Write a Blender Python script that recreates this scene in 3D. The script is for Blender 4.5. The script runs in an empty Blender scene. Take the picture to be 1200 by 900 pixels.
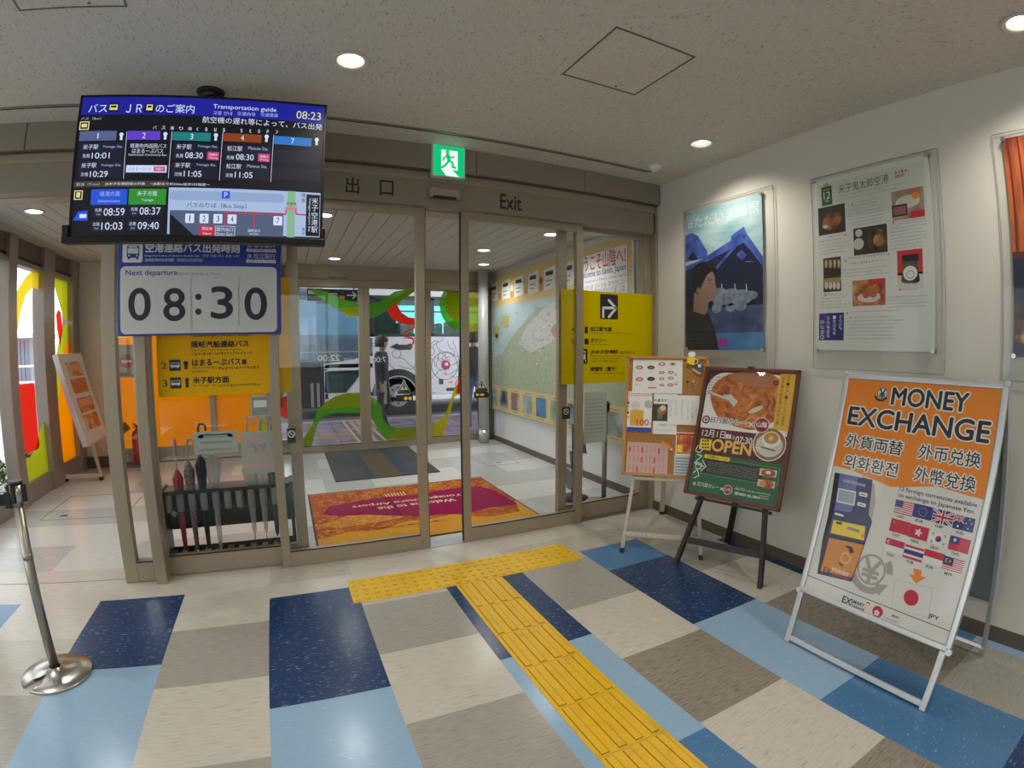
import bpy, bmesh, random
from math import *
from mathutils import Vector, Matrix
SC = bpy.context.scene
COL = SC.collection
# ---------------------------------------------------------------- camera (wide phone lens, mild barrel curve)
YAW, PIT, ROL, CAMZ = 0.436392, -0.074449, -0.003644, 1.413
LENS = (1.7011234, 0.0367737, -0.9744521, 0.7477174)      # theta = sum a_i r^i, r in sensor widths * 1.2
def rotmat():
    cr, sr, cp, sp, c, s = cos(ROL), sin(ROL), cos(PIT), sin(PIT), cos(YAW), sin(YAW)
    return Matrix(((c, s, 0), (-s, c, 0), (0, 0, 1))) @ Matrix(((1, 0, 0), (0, cp, -sp), (0, sp, cp))) @ Matrix(((cr, 0, -sr), (0, 1, 0), (sr, 0, cr)))
RC = rotmat()
cd = bpy.data.cameras.new('camera'); cam = bpy.data.objects.new('camera', cd); COL.objects.link(cam)
cd.type = 'PANO'; cd.panorama_type = 'FISHEYE_LENS_POLYNOMIAL'
cd.sensor_fit = 'HORIZONTAL'; cd.sensor_width = 36; cd.sensor_height = 27
cd.fisheye_fov = radians(175); cd.clip_start = .02; cd.clip_end = 300
cd.fisheye_polynomial_k0 = 0
for i in range(4): setattr(cd, 'fisheye_polynomial_k%d' % (i + 1), -LENS[i] / 30 ** (i + 1))
mw = Matrix.Identity(4)
for r in range(3):
    mw[r][0], mw[r][1], mw[r][2] = RC[r][0], RC[r][2], -RC[r][1]
mw[0][3], mw[1][3], mw[2][3] = 0, 0, CAMZ
cam.matrix_world = mw
SC.camera = cam
# ---------------------------------------------------------------- world, sun, exposure
SC.view_settings.view_transform = 'Standard'; SC.view_settings.look = 'None'
SC.view_settings.exposure = -0.12; SC.view_settings.gamma = 1.0; SC.view_settings.use_curve_mapping = False
SC.cycles.use_denoising = True
SC.cycles.max_bounces = 10; SC.cycles.transparent_max_bounces = 24; SC.cycles.diffuse_bounces = 5
SC.cycles.caustics_reflective = False; SC.cycles.caustics_refractive = False
SC.cycles.sample_clamp_indirect = 6.0
wd = bpy.data.worlds.new('overcast'); SC.world = wd; wd.use_nodes = True
WN = wd.node_tree.nodes; bg = WN['Background']
tc = WN.new('ShaderNodeTexCoord'); sx = WN.new('ShaderNodeSeparateXYZ'); rp = WN.new('ShaderNodeValToRGB')
rp.color_ramp.elements[0].position = .45; rp.color_ramp.elements[0].color = (.86, .9, .9, 1)
rp.color_ramp.elements[1].position = .8; rp.color_ramp.elements[1].color = (.86, .91, .96, 1)
mr = WN.new('ShaderNodeMapRange'); mr.inputs[1].default_value = -1
WL = wd.node_tree.links
WL.new(tc.outputs['Generated'], sx.inputs[0]); WL.new(sx.outputs[2], mr.inputs[0]); WL.new(mr.outputs[0], rp.inputs[0]); WL.new(rp.outputs[0], bg.inputs[0])
bg.inputs[1].default_value = 3.0
LAMP_W = 46.0           # each ceiling downlight of the lobby
VEST_W = 50.0           # each downlight of the entrance lobby between the doors
# ---------------------------------------------------------------- survey: pixel -> ray -> point on a known plane
def ray(x, y):
    dx, dy = (x - 600) / 1000, -(y - 450) / 1000
    r = hypot(dx, dy) + 1e-12
    t = LENS[0] * r + LENS[1] * r * r + LENS[2] * r ** 3 + LENS[3] * r ** 4
    s = sin(t) / r
    return RC @ Vector((dx * s, cos(t), dy * s))
def at(x, y, X=None, Y=None, Z=None):
    d = ray(x, y)
    k = X / d[0] if X is not None else Y / d[1] if Y is not None else (Z - CAMZ) / d[2]
    p = d * k; p.z += CAMZ
    return p
# ---------------------------------------------------------------- materials
MATS = {}
def nt(name):
    m = bpy.data.materials.new(name); m.use_nodes = True
    return m, m.node_tree.nodes, m.node_tree.links
def mat(name, col, rough=.5, metal=0., var=.05, scale=40., spec=.5, bump=0., emit=0., stretch=None):
    if name in MATS: return MATS[name]
    m, N, L = nt(name); b = N['Principled BSDF']
    b.inputs['Roughness'].default_value = rough; b.inputs['Metallic'].default_value = metal
    b.inputs['Specular IOR Level'].default_value = spec
    t = N.new('ShaderNodeTexCoord'); n = N.new('ShaderNodeTexNoise'); n.inputs['Scale'].default_value = scale; n.inputs['Detail'].default_value = 3
    if stretch:
        mp = N.new('ShaderNodeMapping'); mp.inputs['Scale'].default_value = stretch
        L.new(t.outputs['Object'], mp.inputs[0]); L.new(mp.outputs[0], n.inputs['Vector'])
    else: L.new(t.outputs['Object'], n.inputs['Vector'])
    x = N.new('ShaderNodeMix'); x.data_type = 'RGBA'
    x.inputs[6].default_value = (*[max(0, c * (1 - var)) for c in col], 1); x.inputs[7].default_value = (*[min(1, c * (1 + var)) for c in col], 1)
    L.new(n.outputs['Fac'], x.inputs[0]); L.new(x.outputs[2], b.inputs['Base Color'])
    if bump:
        bn = N.new('ShaderNodeBump'); bn.inputs['Strength'].default_value = bump; bn.inputs['Distance'].default_value = .01
        L.new(n.outputs['Fac'], bn.inputs['Height']); L.new(bn.outputs[0], b.inputs['Normal'])
    if emit:
        L.new(x.outputs[2], b.inputs['Emission Color']); b.inputs['Emission Strength'].default_value = emit
    MATS[name] = m
    return m
def ramp_mat(name, stops, scale=6., rough=.5, stretch=(1, 1, 1), detail=5., kind='noise', bump=0., emit=0., metal=0., spec=.5, dist=0.):
    """colours laid out by a noise or cell pattern on the object's own coordinates"""
    if name in MATS: return MATS[name]
    m, N, L = nt(name); b = N['Principled BSDF']; b.inputs['Roughness'].default_value = rough; b.inputs['Metallic'].default_value = metal
    b.inputs['Specular IOR Level'].default_value = spec
    t = N.new('ShaderNodeTexCoord'); mp = N.new('ShaderNodeMapping'); mp.inputs['Scale'].default_value = stretch
    L.new(t.outputs['Object'], mp.inputs[0])
    if kind == 'noise':
        n = N.new('ShaderNodeTexNoise'); n.inputs['Scale'].default_value = scale; n.inputs['Detail'].default_value = detail; n.inputs['Distortion'].default_value = dist; o = n.outputs['Fac']
    else:
        n = N.new('ShaderNodeTexVoronoi'); n.inputs['Scale'].default_value = scale; o = n.outputs['Color']
    L.new(mp.outputs[0], n.inputs['Vector'])
    if kind != 'noise':
        s = N.new('ShaderNodeSeparateColor'); L.new(o, s.inputs[0]); o = s.outputs[0]
    r = N.new('ShaderNodeValToRGB'); e = r.color_ramp.elements
    while len(e) < len(stops): e.new(.5)
    for k, (p, c) in enumerate(stops): e[k].position = p; e[k].color = (*c, 1)
    L.new(o, r.inputs[0]); L.new(r.outputs[0], b.inputs['Base Color'])
    if bump:
        bn = N.new('ShaderNodeBump'); bn.inputs['Strength'].default_value = bump; bn.inputs['Distance'].default_value = .01
        L.new(o, bn.inputs['Height']); L.new(bn.outputs[0], b.inputs['Normal'])
    if emit:
        L.new(r.outputs[0], b.inputs['Emission Color']); b.inputs['Emission Strength'].default_value = emit
    MATS[name] = m
    return m
def glow(name, col, strength):
    if name in MATS: return MATS[name]
    m, N, L = nt(name); b = N['Principled BSDF']; b.inputs['Base Color'].default_value = (.01, .01, .01, 1); b.inputs['Roughness'].default_value = .4; b.inputs['Specular IOR Level'].default_value = .2
    t = N.new('ShaderNodeTexCoord'); n = N.new('ShaderNodeTexNoise'); n.inputs['Scale'].default_value = 3
    L.new(t.outputs['Object'], n.inputs['Vector'])
    x = N.new('ShaderNodeMix'); x.data_type = 'RGBA'; x.inputs[6].default_value = (*[c * .94 for c in col], 1); x.inputs[7].default_value = (*col, 1)
    L.new(n.outputs['Fac'], x.inputs[0]); L.new(x.outputs[2], b.inputs['Emission Color']); b.inputs['Emission Strength'].default_value = strength
    MATS[name] = m
    return m
def glass(name, tint=(.975, .985, .98), rough=0., ior=1.34, body=0., bodycol=(.8, .8, .8)):
    if name in MATS: return MATS[name]
    m, N, L = nt(name); N.remove(N['Principled BSDF']); out = N['Material Output']
    tr = N.new('ShaderNodeBsdfTransparent'); gl = N.new('ShaderNodeBsdfGlossy'); gl.inputs['Roughness'].default_value = rough
    t = N.new('ShaderNodeTexCoord'); n = N.new('ShaderNodeTexNoise'); n.inputs['Scale'].default_value = 2; L.new(t.outputs['Object'], n.inputs['Vector'])
    x = N.new('ShaderNodeMix'); x.data_type = 'RGBA'; x.inputs[6].default_value = (*[c * .98 for c in tint], 1); x.inputs[7].default_value = (*tint, 1)
    L.new(n.outputs['Fac'], x.inputs[0]); L.new(x.outputs[2], tr.inputs[0])
    f0 = ((ior - 1) / (ior + 1)) ** 2; lw = N.new('ShaderNodeLayerWeight'); lw.inputs[0].default_value = .5   # Schlick reflectance, the same from both sides
    pw = N.new('ShaderNodeMath'); pw.operation = 'POWER'; pw.inputs[1].default_value = 5; L.new(lw.outputs['Facing'], pw.inputs[0])
    f = N.new('ShaderNodeMath'); f.operation = 'MULTIPLY_ADD'; f.inputs[1].default_value = 1 - f0; f.inputs[2].default_value = f0; L.new(pw.outputs[0], f.inputs[0])
    mx = N.new('ShaderNodeMixShader'); L.new(f.outputs[0], mx.inputs[0]); L.new(tr.outputs[0], mx.inputs[1]); L.new(gl.outputs[0], mx.inputs[2])
    last = mx
    if body:
        df = N.new('ShaderNodeBsdfDiffuse'); df.inputs[0].default_value = (*bodycol, 1)
        m2 = N.new('ShaderNodeMixShader'); m2.inputs[0].default_value = body
        L.new(mx.outputs[0], m2.inputs[1]); L.new(df.outputs[0], m2.inputs[2]); last = m2
    L.new(last.outputs[0], out.inputs[0])
    MATS[name] = m
    return m
def film(name, col, alpha=.85, trans=.6, tint=None):
    """printed window film: lets some light through, glows when lit from behind because it is translucent"""
    if name in MATS: return MATS[name]
    m, N, L = nt(name); N.remove(N['Principled BSDF']); out = N['Material Output']
    t = N.new('ShaderNodeTexCoord'); n = N.new('ShaderNodeTexNoise'); n.inputs['Scale'].default_value = 8; L.new(t.outputs['Object'], n.inputs['Vector'])
    x = N.new('ShaderNodeMix'); x.data_type = 'RGBA'; x.inputs[6].default_value = (*[c * .95 for c in col], 1); x.inputs[7].default_value = (*col, 1); L.new(n.outputs['Fac'], x.inputs[0])
    d = N.new('ShaderNodeBsdfDiffuse'); l = N.new('ShaderNodeBsdfTranslucent'); tr = N.new('ShaderNodeBsdfTransparent')
    L.new(x.outputs[2], d.inputs[0]); L.new(x.outputs[2], l.inputs[0]); tr.inputs[0].default_value = (*(tint or col), 1)
    a = N.new('ShaderNodeMixShader'); a.inputs[0].default_value = trans; L.new(d.outputs[0], a.inputs[1]); L.new(l.outputs[0], a.inputs[2])
    b = N.new('ShaderNodeMixShader'); b.inputs[0].default_value = alpha; L.new(tr.outputs[0], b.inputs[1]); L.new(a.outputs[0], b.inputs[2])
    L.new(b.outputs[0], out.inputs[0]); MATS[name] = m
    return m
# ---------------------------------------------------------------- text outlines as filled shapes
_TC = {}
def glyphs(s, bold):
    k = (s, bold)
    if k not in _TC:
        cu = bpy.data.curves.new('lettering', 'FONT'); cu.body = s; cu.resolution_u = 8 if len(s) < 3 else 4 if len(s) < 9 else 2; cu.offset = bold; cu.fill_mode = 'FRONT'
        ob = bpy.data.objects.new('lettering', cu); me = bpy.data.meshes.new_from_object(ob)
        vs = [(v.co.x, v.co.y) for v in me.vertices]; fs = [tuple(p.vertices) for p in me.polygons]
        bpy.data.objects.remove(ob); bpy.data.curves.remove(cu); bpy.data.meshes.remove(me)
        xs = [v[0] for v in vs]; ys = [v[1] for v in vs]
        _TC[k] = (vs, fs, min(xs), max(xs), min(ys), max(ys))
    return _TC[k]
# ---------------------------------------------------------------- mesh builder
class MB:
    def __init__(s, pix=None):
        s.bm = bmesh.new(); s.mats = []; s.pix = pix; s.vw = (0, 0, 1); s.left = False
    def mi(s, m):
        if m not in s.mats: s.mats.append(m)
        return s.mats.index(m)
    def face(s, pts, m, smooth=False):
        try: f = s.bm.faces.new([s.bm.verts.new(p) for p in pts])
        except ValueError: return
        f.material_index = s.mi(m); f.smooth = smooth
        return f
    def box(s, x0, x1, y0, y1, z0, z1, m):
        x0, x1 = min(x0, x1), max(x0, x1); y0, y1 = min(y0, y1), max(y0, y1); z0, z1 = min(z0, z1), max(z0, z1)
        v = [s.bm.verts.new(p) for p in ((x0, y0, z0), (x1, y0, z0), (x1, y1, z0), (x0, y1, z0), (x0, y0, z1), (x1, y0, z1), (x1, y1, z1), (x0, y1, z1))]
        i = s.mi(m)
        for q in ((3, 2, 1, 0), (4, 5, 6, 7), (0, 1, 5, 4), (1, 2, 6, 5), (2, 3, 7, 6), (3, 0, 4, 7)):
            s.bm.faces.new([v[k] for k in q]).material_index = i
        return s
    def bar(s, a, b, w, d, m, up=(0, 0, 1)):
        """square bar from a to b, w across, d deep"""
        a, b = Vector(a), Vector(b); z = (b - a).normalized(); x = Vector(up).cross(z)
        if x.length < 1e-4: x = Vector((1, 0, 0)).cross(z)
        x.normalize(); y = z.cross(x); i = s.mi(m); v = []
        for c in (a, b):
            for sx_, sy_ in ((-1, -1), (1, -1), (1, 1), (-1, 1)): v.append(s.bm.verts.new(c + x * sx_ * w / 2 + y * sy_ * d / 2))
        for q in ((3, 2, 1, 0), (4, 5, 6, 7), (0, 1, 5, 4), (1, 2, 6, 5), (2, 3, 7, 6), (3, 0, 4, 7)):
            s.bm.faces.new([v[k] for k in q]).material_index = i
        return s
    def cyl(s, a, b, r0, r1, m, n=20, caps=True):
        a, b = Vector(a), Vector(b); z = (b - a).normalized(); x = z.orthogonal().normalized(); y = z.cross(x); i = s.mi(m)
        A = [s.bm.verts.new(a + (x * cos(2 * pi * k / n) + y * sin(2 * pi * k / n)) * r0) for k in range(n)]
        B = [s.bm.verts.new(b + (x * cos(2 * pi * k / n) + y * sin(2 * pi * k / n)) * r1) for k in range(n)]
        for k in range(n):
            f = s.bm.faces.new((A[k], A[(k + 1) % n], B[(k + 1) % n], B[k])); f.material_index = i; f.smooth = True
        if caps:
            s.bm.faces.new(A[::-1]).material_index = i; s.bm.faces.new(B).material_index = i
        return s
    def tube(s, pts, r, m, n=10):
        pts = [Vector(p) for p in pts]; i = s.mi(m); rings = []; x = None
        for k, p in enumerate(pts):
            t = (pts[min(k + 1, len(pts) - 1)] - pts[max(k - 1, 0)]).normalized()
            if x is None: x = t.orthogonal().normalized()
            x = (x - t * x.dot(t)).normalized(); y = t.cross(x); rr = r[k] if isinstance(r, (list, tuple)) else r
            rings.append([s.bm.verts.new(p + (x * cos(2 * pi * j / n) + y * sin(2 * pi * j / n)) * rr) for j in range(n)])
        for A, B in zip(rings, rings[1:]):
            for j in range(n):
                f = s.bm.faces.new((A[j], A[(j + 1) % n], B[(j + 1) % n], B[j])); f.material_index = i; f.smooth = True
        s.bm.faces.new(rings[0][::-1]).material_index = i; s.bm.faces.new(rings[-1]).material_index = i
        return s
    def lathe(s, prof, m, c=(0, 0, 0), n=28, ripple=0, rn=8, sharp=False, caps=True):
        i = s.mi(m); rings = []
        for r, z in prof:
            rings.append([s.bm.verts.new((c[0] + r * (1 + ripple * cos(rn * 2 * pi * j / n)) * cos(2 * pi * j / n), c[1] + r * (1 + ripple * cos(rn * 2 * pi * j / n)) * sin(2 * pi * j / n), c[2] + z)) for j in range(n)])
        for A, B in zip(rings, rings[1:]):
            for j in range(n):
                f = s.bm.faces.new((A[j], A[(j + 1) % n], B[(j + 1) % n], B[j])); f.material_index = i; f.smooth = not sharp
        if caps: s.bm.faces.new(rings[0][::-1]).material_index = i; s.bm.faces.new(rings[-1]).material_index = i
        return s
    def prism(s, pts, y0, y1, m, axis='y'):
        """outline in the plane across the axis, given depth"""
        def P(u, v, d): return (u, d, v) if axis == 'y' else (d, u, v) if axis == 'x' else (u, v, d)
        i = s.mi(m)
        A = [s.bm.verts.new(P(u, v, y0)) for u, v in pts]; B = [s.bm.verts.new(P(u, v, y1)) for u, v in pts]
        f1 = s.bm.faces.new(A); f2 = s.bm.faces.new(B[::-1]); f1.material_index = f2.material_index = i
        for k in range(len(pts)):
            q = s.bm.faces.new((A[k], B[k], B[(k + 1) % len(pts)], A[(k + 1) % len(pts)])); q.material_index = i
        return s
    # ---- flat print on the sheet's own plane: u across, v up, d out of the sheet towards the reader
    def view(s, ox, oy, sc): s.vw = (ox, oy, sc); return s
    def p(s, x, y): return s.pix(s.vw[0] + x / s.vw[2], s.vw[1] + y / s.vw[2])
    def poly(s, pts, m, d=.0006): return s.face([(u, -d, v) for u, v in pts], m)
    def rect(s, u0, v0, u1, v1, m, d=.0006): return s.poly(((min(u0, u1), min(v0, v1)), (max(u0, u1), min(v0, v1)), (max(u0, u1), max(v0, v1)), (min(u0, u1), max(v0, v1))), m, d)
    def disc(s, u, v, r, m, d=.0006, n=24, ry=None, rot=0, a0=0, a1=2 * pi):
        ry = ry or r; P = []
        for k in range(n + (0 if a1 - a0 > 6.28 else 1)):
            a = a0 + (a1 - a0) * k / n; x, y = r * cos(a), ry * sin(a)
            P.append((u + x * cos(rot) - y * sin(rot), v + x * sin(rot) + y * cos(rot)))
        return s.poly(P, m, d)
    def ring(s, u, v, r0, r1, m, d=.0006, n=28, a0=0., a1=2 * pi):
        for k in range(n):
            a, b = a0 + (a1 - a0) * k / n, a0 + (a1 - a0) * (k + 1) / n
            s.poly(((u + r0 * cos(a), v + r0 * sin(a)), (u + r1 * cos(a), v + r1 * sin(a)), (u + r1 * cos(b), v + r1 * sin(b)), (u + r0 * cos(b), v + r0 * sin(b))), m, d)
    def rrect(s, u0, v0, u1, v1, r, m, d=.0006):
        P = []
        for cx, cy, a in ((u1 - r, v1 - r, 0), (u0 + r, v1 - r, pi / 2), (u0 + r, v0 + r, pi), (u1 - r, v0 + r, 1.5 * pi)):
            for k in range(6): P.append((cx + r * cos(a + k * pi / 10), cy + r * sin(a + k * pi / 10)))
        return s.poly(P, m, d)
    def stroke(s, pts, w, m, d=.0006):
        for (a, b), (c, e) in zip(pts, pts[1:]):
            L = hypot(c - a, e - b) or 1; x, y = -(e - b) / L * w / 2, (c - a) / L * w / 2; tx, ty = (c - a) / L * w * .3, (e - b) / L * w * .3
            s.poly(((a - tx + x, b - ty + y), (c + tx + x, e + ty + y), (c + tx - x, e + ty - y), (a - tx - x, b - ty - y)), m, d)
    def text(s, t, u0, v0, u1, v1, m, d=.0009, bold=0., mirror=False, rot=0):
        """fits the lettering's own box into u0..u1, v0..v1"""
        cjk = max(map(ord, t)) > 0x2e7f
        if bold and (cjk or bold >= .03):                       # heavier strokes: a few slightly shifted copies
            h = (u1 - u0) / max(1, len(t)) * bold * (.8 if cjk else 1.1)
            for k, (a, b) in enumerate(((-h, 0), (h, 0), (0, -h), (0, h))): s.text(t, u0 + a, v0 + b, u1 + a, v1 + b, m, d + k * .00004, 0., mirror, rot)
            return
        vs, fs, x0, x1, y0, y1 = glyphs(t, bold)
        vv = []
        for x, y in vs:
            a = (x - x0) / (x1 - x0 or 1); b = (y - y0) / (y1 - y0 or 1)
            if mirror: a = 1 - a
            if rot == 1: a, b = b, 1 - a          # reads downwards
            if rot == 2: a, b = 1 - a, 1 - b      # upside down
            vv.append(s.bm.verts.new((u0 + (u1 - u0) * a, -d, v0 + (v1 - v0) * b)))
        i = s.mi(m)
        for f in fs:
            try: s.bm.faces.new([vv[k] for k in f]).material_index = i
            except ValueError: pass
    # ---- the same, measured on the picture of the sheet
    def R(s, x0, y0, x1, y1, m, d=.0006, r=None):
        a, b = s.p(x0, y0), s.p(x1, y1)
        if r: return s.rrect(min(a[0], b[0]), min(a[1], b[1]), max(a[0], b[0]), max(a[1], b[1]), r, m, d)
        return s.rect(a[0], a[1], b[0], b[1], m, d)
    def G(s, pts, m, d=.0006): return s.poly([s.p(*q) for q in pts], m, d)
    def S(s, pts, w, m, d=.0006): return s.stroke([s.p(*q) for q in pts], w, m, d)
    def D(s, x, y, r, m, d=.0006, **k):
        a = s.p(x, y); b = s.p(x, y - r); return s.disc(a[0], a[1], hypot(b[0] - a[0], b[1] - a[1]), m, d, **k)
    def T(s, t, xl, yl, xr, yr, h, m, d=.0009, bold=0., **k):
        """left end (xl,yl) and right end (xr,yr) at mid height, h high"""
        a, b = s.p(xl, yl), s.p(xr, yr); xm, ym = (xl + xr) / 2, (yl + yr) / 2
        hh = abs(s.p(xm, ym - h / 2)[1] - s.p(xm, ym + h / 2)[1]); v = (a[1] + b[1]) / 2
        s.text(t, a[0], v - hh / 2, b[0], v + hh / 2, m, d, bold, **k)
    def HT(s, t, xl, yl, xr, yr, h, m, halo, d=.0009, bold=0., w=1.2):
        """lettering with an outline in a second colour"""
        for k in range(8):
            a = k * pi / 4; s.T(t, xl + w * cos(a) * s.vw[2], yl + w * sin(a) * s.vw[2], xr + w * cos(a) * s.vw[2], yr + w * sin(a) * s.vw[2], h, halo, d + k * .00005, bold)
        s.T(t, xl, yl, xr, yr, h, m, d + .0008, bold)
    def VT(s, t, xt, yt, xb, yb, m, d=.0009, bold=0., w=None):
        """a column of characters read downwards"""
        a, b = s.p(xt, yt), s.p(xb, yb); n = len(t); st = (a[1] - b[1]) / n; w = w or st * .85; u = (a[0] + b[0]) / 2
        for k, c in enumerate(t):
            if c.strip(): s.text('丨' if c == 'ー' else c, u - w / 2, a[1] - st * (k + .92), u + w / 2, a[1] - st * (k + .08), m, d, bold)
    def lines(s, x0, y0, x1, y1, n, m, d=.0009, seed=1, fill=.5, ragged=.25):
        """rows of print too small to read"""
        rd = random.Random(seed); a, b = s.p(x0, y0), s.p(x1, y1)
        if s.left: b = (b[0], s.p(x0, y1)[1])
        h = (a[1] - b[1]) / n
        k0 = abs(s.p((x0 + x1) / 2, (y0 + y1) / 2)[1] - s.p((x0 + x1) / 2, (y0 + y1) / 2 + 1)[1])
        if h < 4 * k0: h = 8 * k0; a = (a[0], (a[1] + b[1]) / 2 + h * n / 2)
        for k in range(n):
            v = a[1] - h * (k + .5); e = b[0] - (b[0] - a[0]) * ragged * rd.random(); u = a[0]
            while u < e:
                w = h * fill * rd.uniform(.35, 1.1); q = h * fill / 2; (s.rect(u, v - q * rd.uniform(.3, 1), min(u + w * .8, e), v - q * .1, m, d), s.rect(u + w * .1, v + q * .2, min(u + w, e), v + q * rd.uniform(.5, 1), m, d)); u += w + h * .2
    def obj(s, name, parent=None, bevel=0., seg=2, solid=None, loc=None):
        bmesh.ops.recalc_face_normals(s.bm, faces=[f for f in s.bm.faces if solid])
        me = bpy.data.meshes.new(name); s.bm.to_mesh(me); s.bm.free()
        for m in s.mats: me.materials.append(m)
        o = bpy.data.objects.new(name, me); COL.objects.link(o)
        if parent: o.parent = parent
        if loc: o.location = loc
        if bevel:
            md = o.modifiers.new('soft edges', 'BEVEL'); md.width = bevel; md.segments = seg; md.limit_method = 'ANGLE'; md.angle_limit = radians(50)
        return o
# ---------------------------------------------------------------- things
def tag(o, label=None, cat=None, group=None, kind=None):
    if label: o['label'] = label
    if cat: o['category'] = cat
    if group: o['group'] = group
    if kind: o['kind'] = kind
    return o
def root(name, O, label, cat, u=(1, 0, 0), v=(0, 0, 1), group=None, kind=None):
    e = bpy.data.objects.new(name, None); COL.objects.link(e); e.empty_display_size = .1
    u, v = Vector(u).normalized(), Vector(v).normalized(); y = v.cross(u); M = Matrix.Identity(4)
    for r in range(3): M[r][0], M[r][1], M[r][2], M[r][3] = u[r], y[r], v[r], O[r]
    e.matrix_world = M
    tag(e, label, cat, group, kind)
    return e
def struct(o): o['kind'] = 'structure'; return o
def plane_pix(O, u=(1, 0, 0), v=(0, 0, 1)):
    """pixel -> (u, v) on the plane through O"""
    O, u, v = Vector(O), Vector(u).normalized(), Vector(v).normalized(); n = u.cross(v)
    def f(x, y):
        d = ray(x, y); o = Vector((0, 0, CAMZ)); q = o + d * ((O - o).dot(n) / d.dot(n)) - O
        return q.dot(u), q.dot(v)
    return f
def copy_tree(o, parent=None):
    c = o.copy(); COL.objects.link(c); c.parent = parent
    for ch in list(o.children): copy_tree(ch, c)
    return c
# common colours
ALU = mat('bronze_anodised_aluminium', (.38, .315, .23), .38, .35, .05, 60)
ALU2 = mat('bronze_fascia_panel', (.29, .245, .19), .45, .2, .04, 20)
STEEL = mat('brushed_steel', (.55, .53, .5), .28, 1., .08, 30, stretch=(40, 40, 1))
SILV = mat('satin_silver_aluminium', (.62, .63, .64), .35, .85, .05, 50)
BLK = mat('black_plastic', (.012, .012, .014), .35)
BLKM = mat('black_rubber', (.02, .02, .02), .7)
WHT = mat('white_print', (.82, .82, .8), .45, var=.02)
PAPER = mat('paper_white', (.84, .83, .79), .6, var=.02)
INK = mat('black_ink', (.02, .02, .022), .5)
GREY = mat('grey_ink', (.3, .3, .3), .5)
RED = mat('red_ink', (.62, .03, .04), .45)
NAVY = mat('navy_ink', (.03, .05, .3), .45)
ORANGE = mat('orange_ink', (.88, .27, .02), .4)
YELLOW = mat('yellow_ink', (.9, .66, .03), .45)
GLASS = glass('clear_glass')
ACRYL = glass('clear_acrylic', (.994, .996, .994), ior=1.22)
# ================================================================ the setting
def fleck(name, base, fl, th=.64, scale=26., st=(1, 7, 1), rough=.22, var=.1):
    d = tuple(c * (1 - var) for c in base); l = tuple(min(1, c * (1 + var)) for c in base)
    return ramp_mat(name, [(0, d), (.42, base), (th, l), (min(th + .035, .99), fl)], scale, rough, st, 6., spec=.45)
F_NAVY = fleck('floor_tile_navy', (.013, .042, .125), (.24, .36, .44), .63, 26, (1, 6, 1))
F_BLUE = fleck('floor_tile_blue', (.07, .19, .38), (.3, .45, .58), .66, 30, (1, 4.5, 1))
F_PALE = fleck('floor_tile_pale_blue', (.28, .44, .62), (.46, .6, .72), .68, 28, (1, 4, 1), var=.06)
F_WHITE = ramp_mat('floor_tile_cream', [(.28, (.34, .31, .26)), (.36, (.52, .49, .42)), (.5, (.575, .545, .475)), (.75, (.61, .585, .52))], 14, .22, (1, 9, 1), 7, spec=.45)
F_BEIGE = ramp_mat('floor_tile_beige', [(.28, (.28, .255, .21)), (.36, (.44, .41, .345)), (.5, (.5, .47, .4)), (.75, (.54, .51, .445))], 14, .22, (1, 9, 1), 7, spec=.45)
F_GREY = ramp_mat('floor_tile_grey', [(.28, (.21, .2, .175)), (.36, (.32, .305, .275)), (.5, (.365, .35, .315)), (.75, (.41, .395, .36))], 16, .22, (1, 11, 1), 7, spec=.45)
F_BROWN = ramp_mat('floor_tile_taupe', [(.3, (.11, .09, .07)), (.4, (.235, .2, .16)), (.52, (.29, .255, .21)), (.75, (.34, .3, .25))], 16, .22, (1, 12, 1), 7, spec=.45)
F_V1 = ramp_mat('floor_tile_lobby_white', [(.3, (.52, .52, .49)), (.5, (.62, .615, .59)), (.75, (.66, .655, .63))], 14, .2, (1, 9, 1), 6, spec=.45)
F_V2 = ramp_mat('floor_tile_lobby_grey', [(.3, (.4, .4, .385)), (.5, (.48, .48, .465)), (.75, (.53, .53, .51))], 14, .2, (1, 9, 1), 6, spec=.45)
m = MB()
def tile(x0, x1, y0, y1, mt): m.face(((x0, y0, 0), (x1, y0, 0), (x1, y1, 0), (x0, y1, 0)), mt)
X0, TW = -1.189, .5
def column(i, rows, top=3.06):
    """rows: (front edge y, material) from the door towards the camera"""
    y = top
    for yb, mt in rows: tile(X0 + TW * i, X0 + TW * (i + 1), yb, y, mt); y = yb
alt = [F_GREY, F_WHITE, F_BROWN, F_BEIGE, F_GREY, F_WHITE, F_BROWN, F_BEIGE, F_GREY, F_WHITE, F_BROWN]
def cont(y, k): return [(y - .5 * (j + 1), alt[(k + j) % len(alt)]) for j in range(11)]
def blues(y, seq): return [(y - .75 * (j + 1), c) for j, c in enumerate(seq * 3)]
column(-6, cont(3.06, 1)); column(-5, blues(3.06, [F_PALE, F_NAVY, F_BLUE])); column(-4, cont(3.06, 1)); column(-3, cont(3.06, 0))
column(-2, [(2.62, F_BLUE)] + blues(2.62, [F_BLUE, F_NAVY, F_PALE]))
column(-1, [(2.624, F_WHITE), (2.122, F_BEIGE)] + cont(2.122, 0))
column(0, [(2.318, F_NAVY)] + blues(2.318, [F_PALE, F_PALE, F_BLUE, F_NAVY]))
column(1, [(2.624, F_WHITE), (2.122, F_GREY), (1.61, F_WHITE), (1.11, F_GREY)] + cont(1.11, 1))
column(2, [(2.885, F_WHITE), (1.885, F_NAVY), (.885, F_PALE)] + blues(.885, [F_BLUE, F_NAVY, F_PALE]))
column(3, [(2.885, F_WHITE), (2.63, F_BEIGE), (2.133, F_GREY), (1.631, F_WHITE), (1.13, F_GREY)] + cont(1.13, 1))
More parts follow.
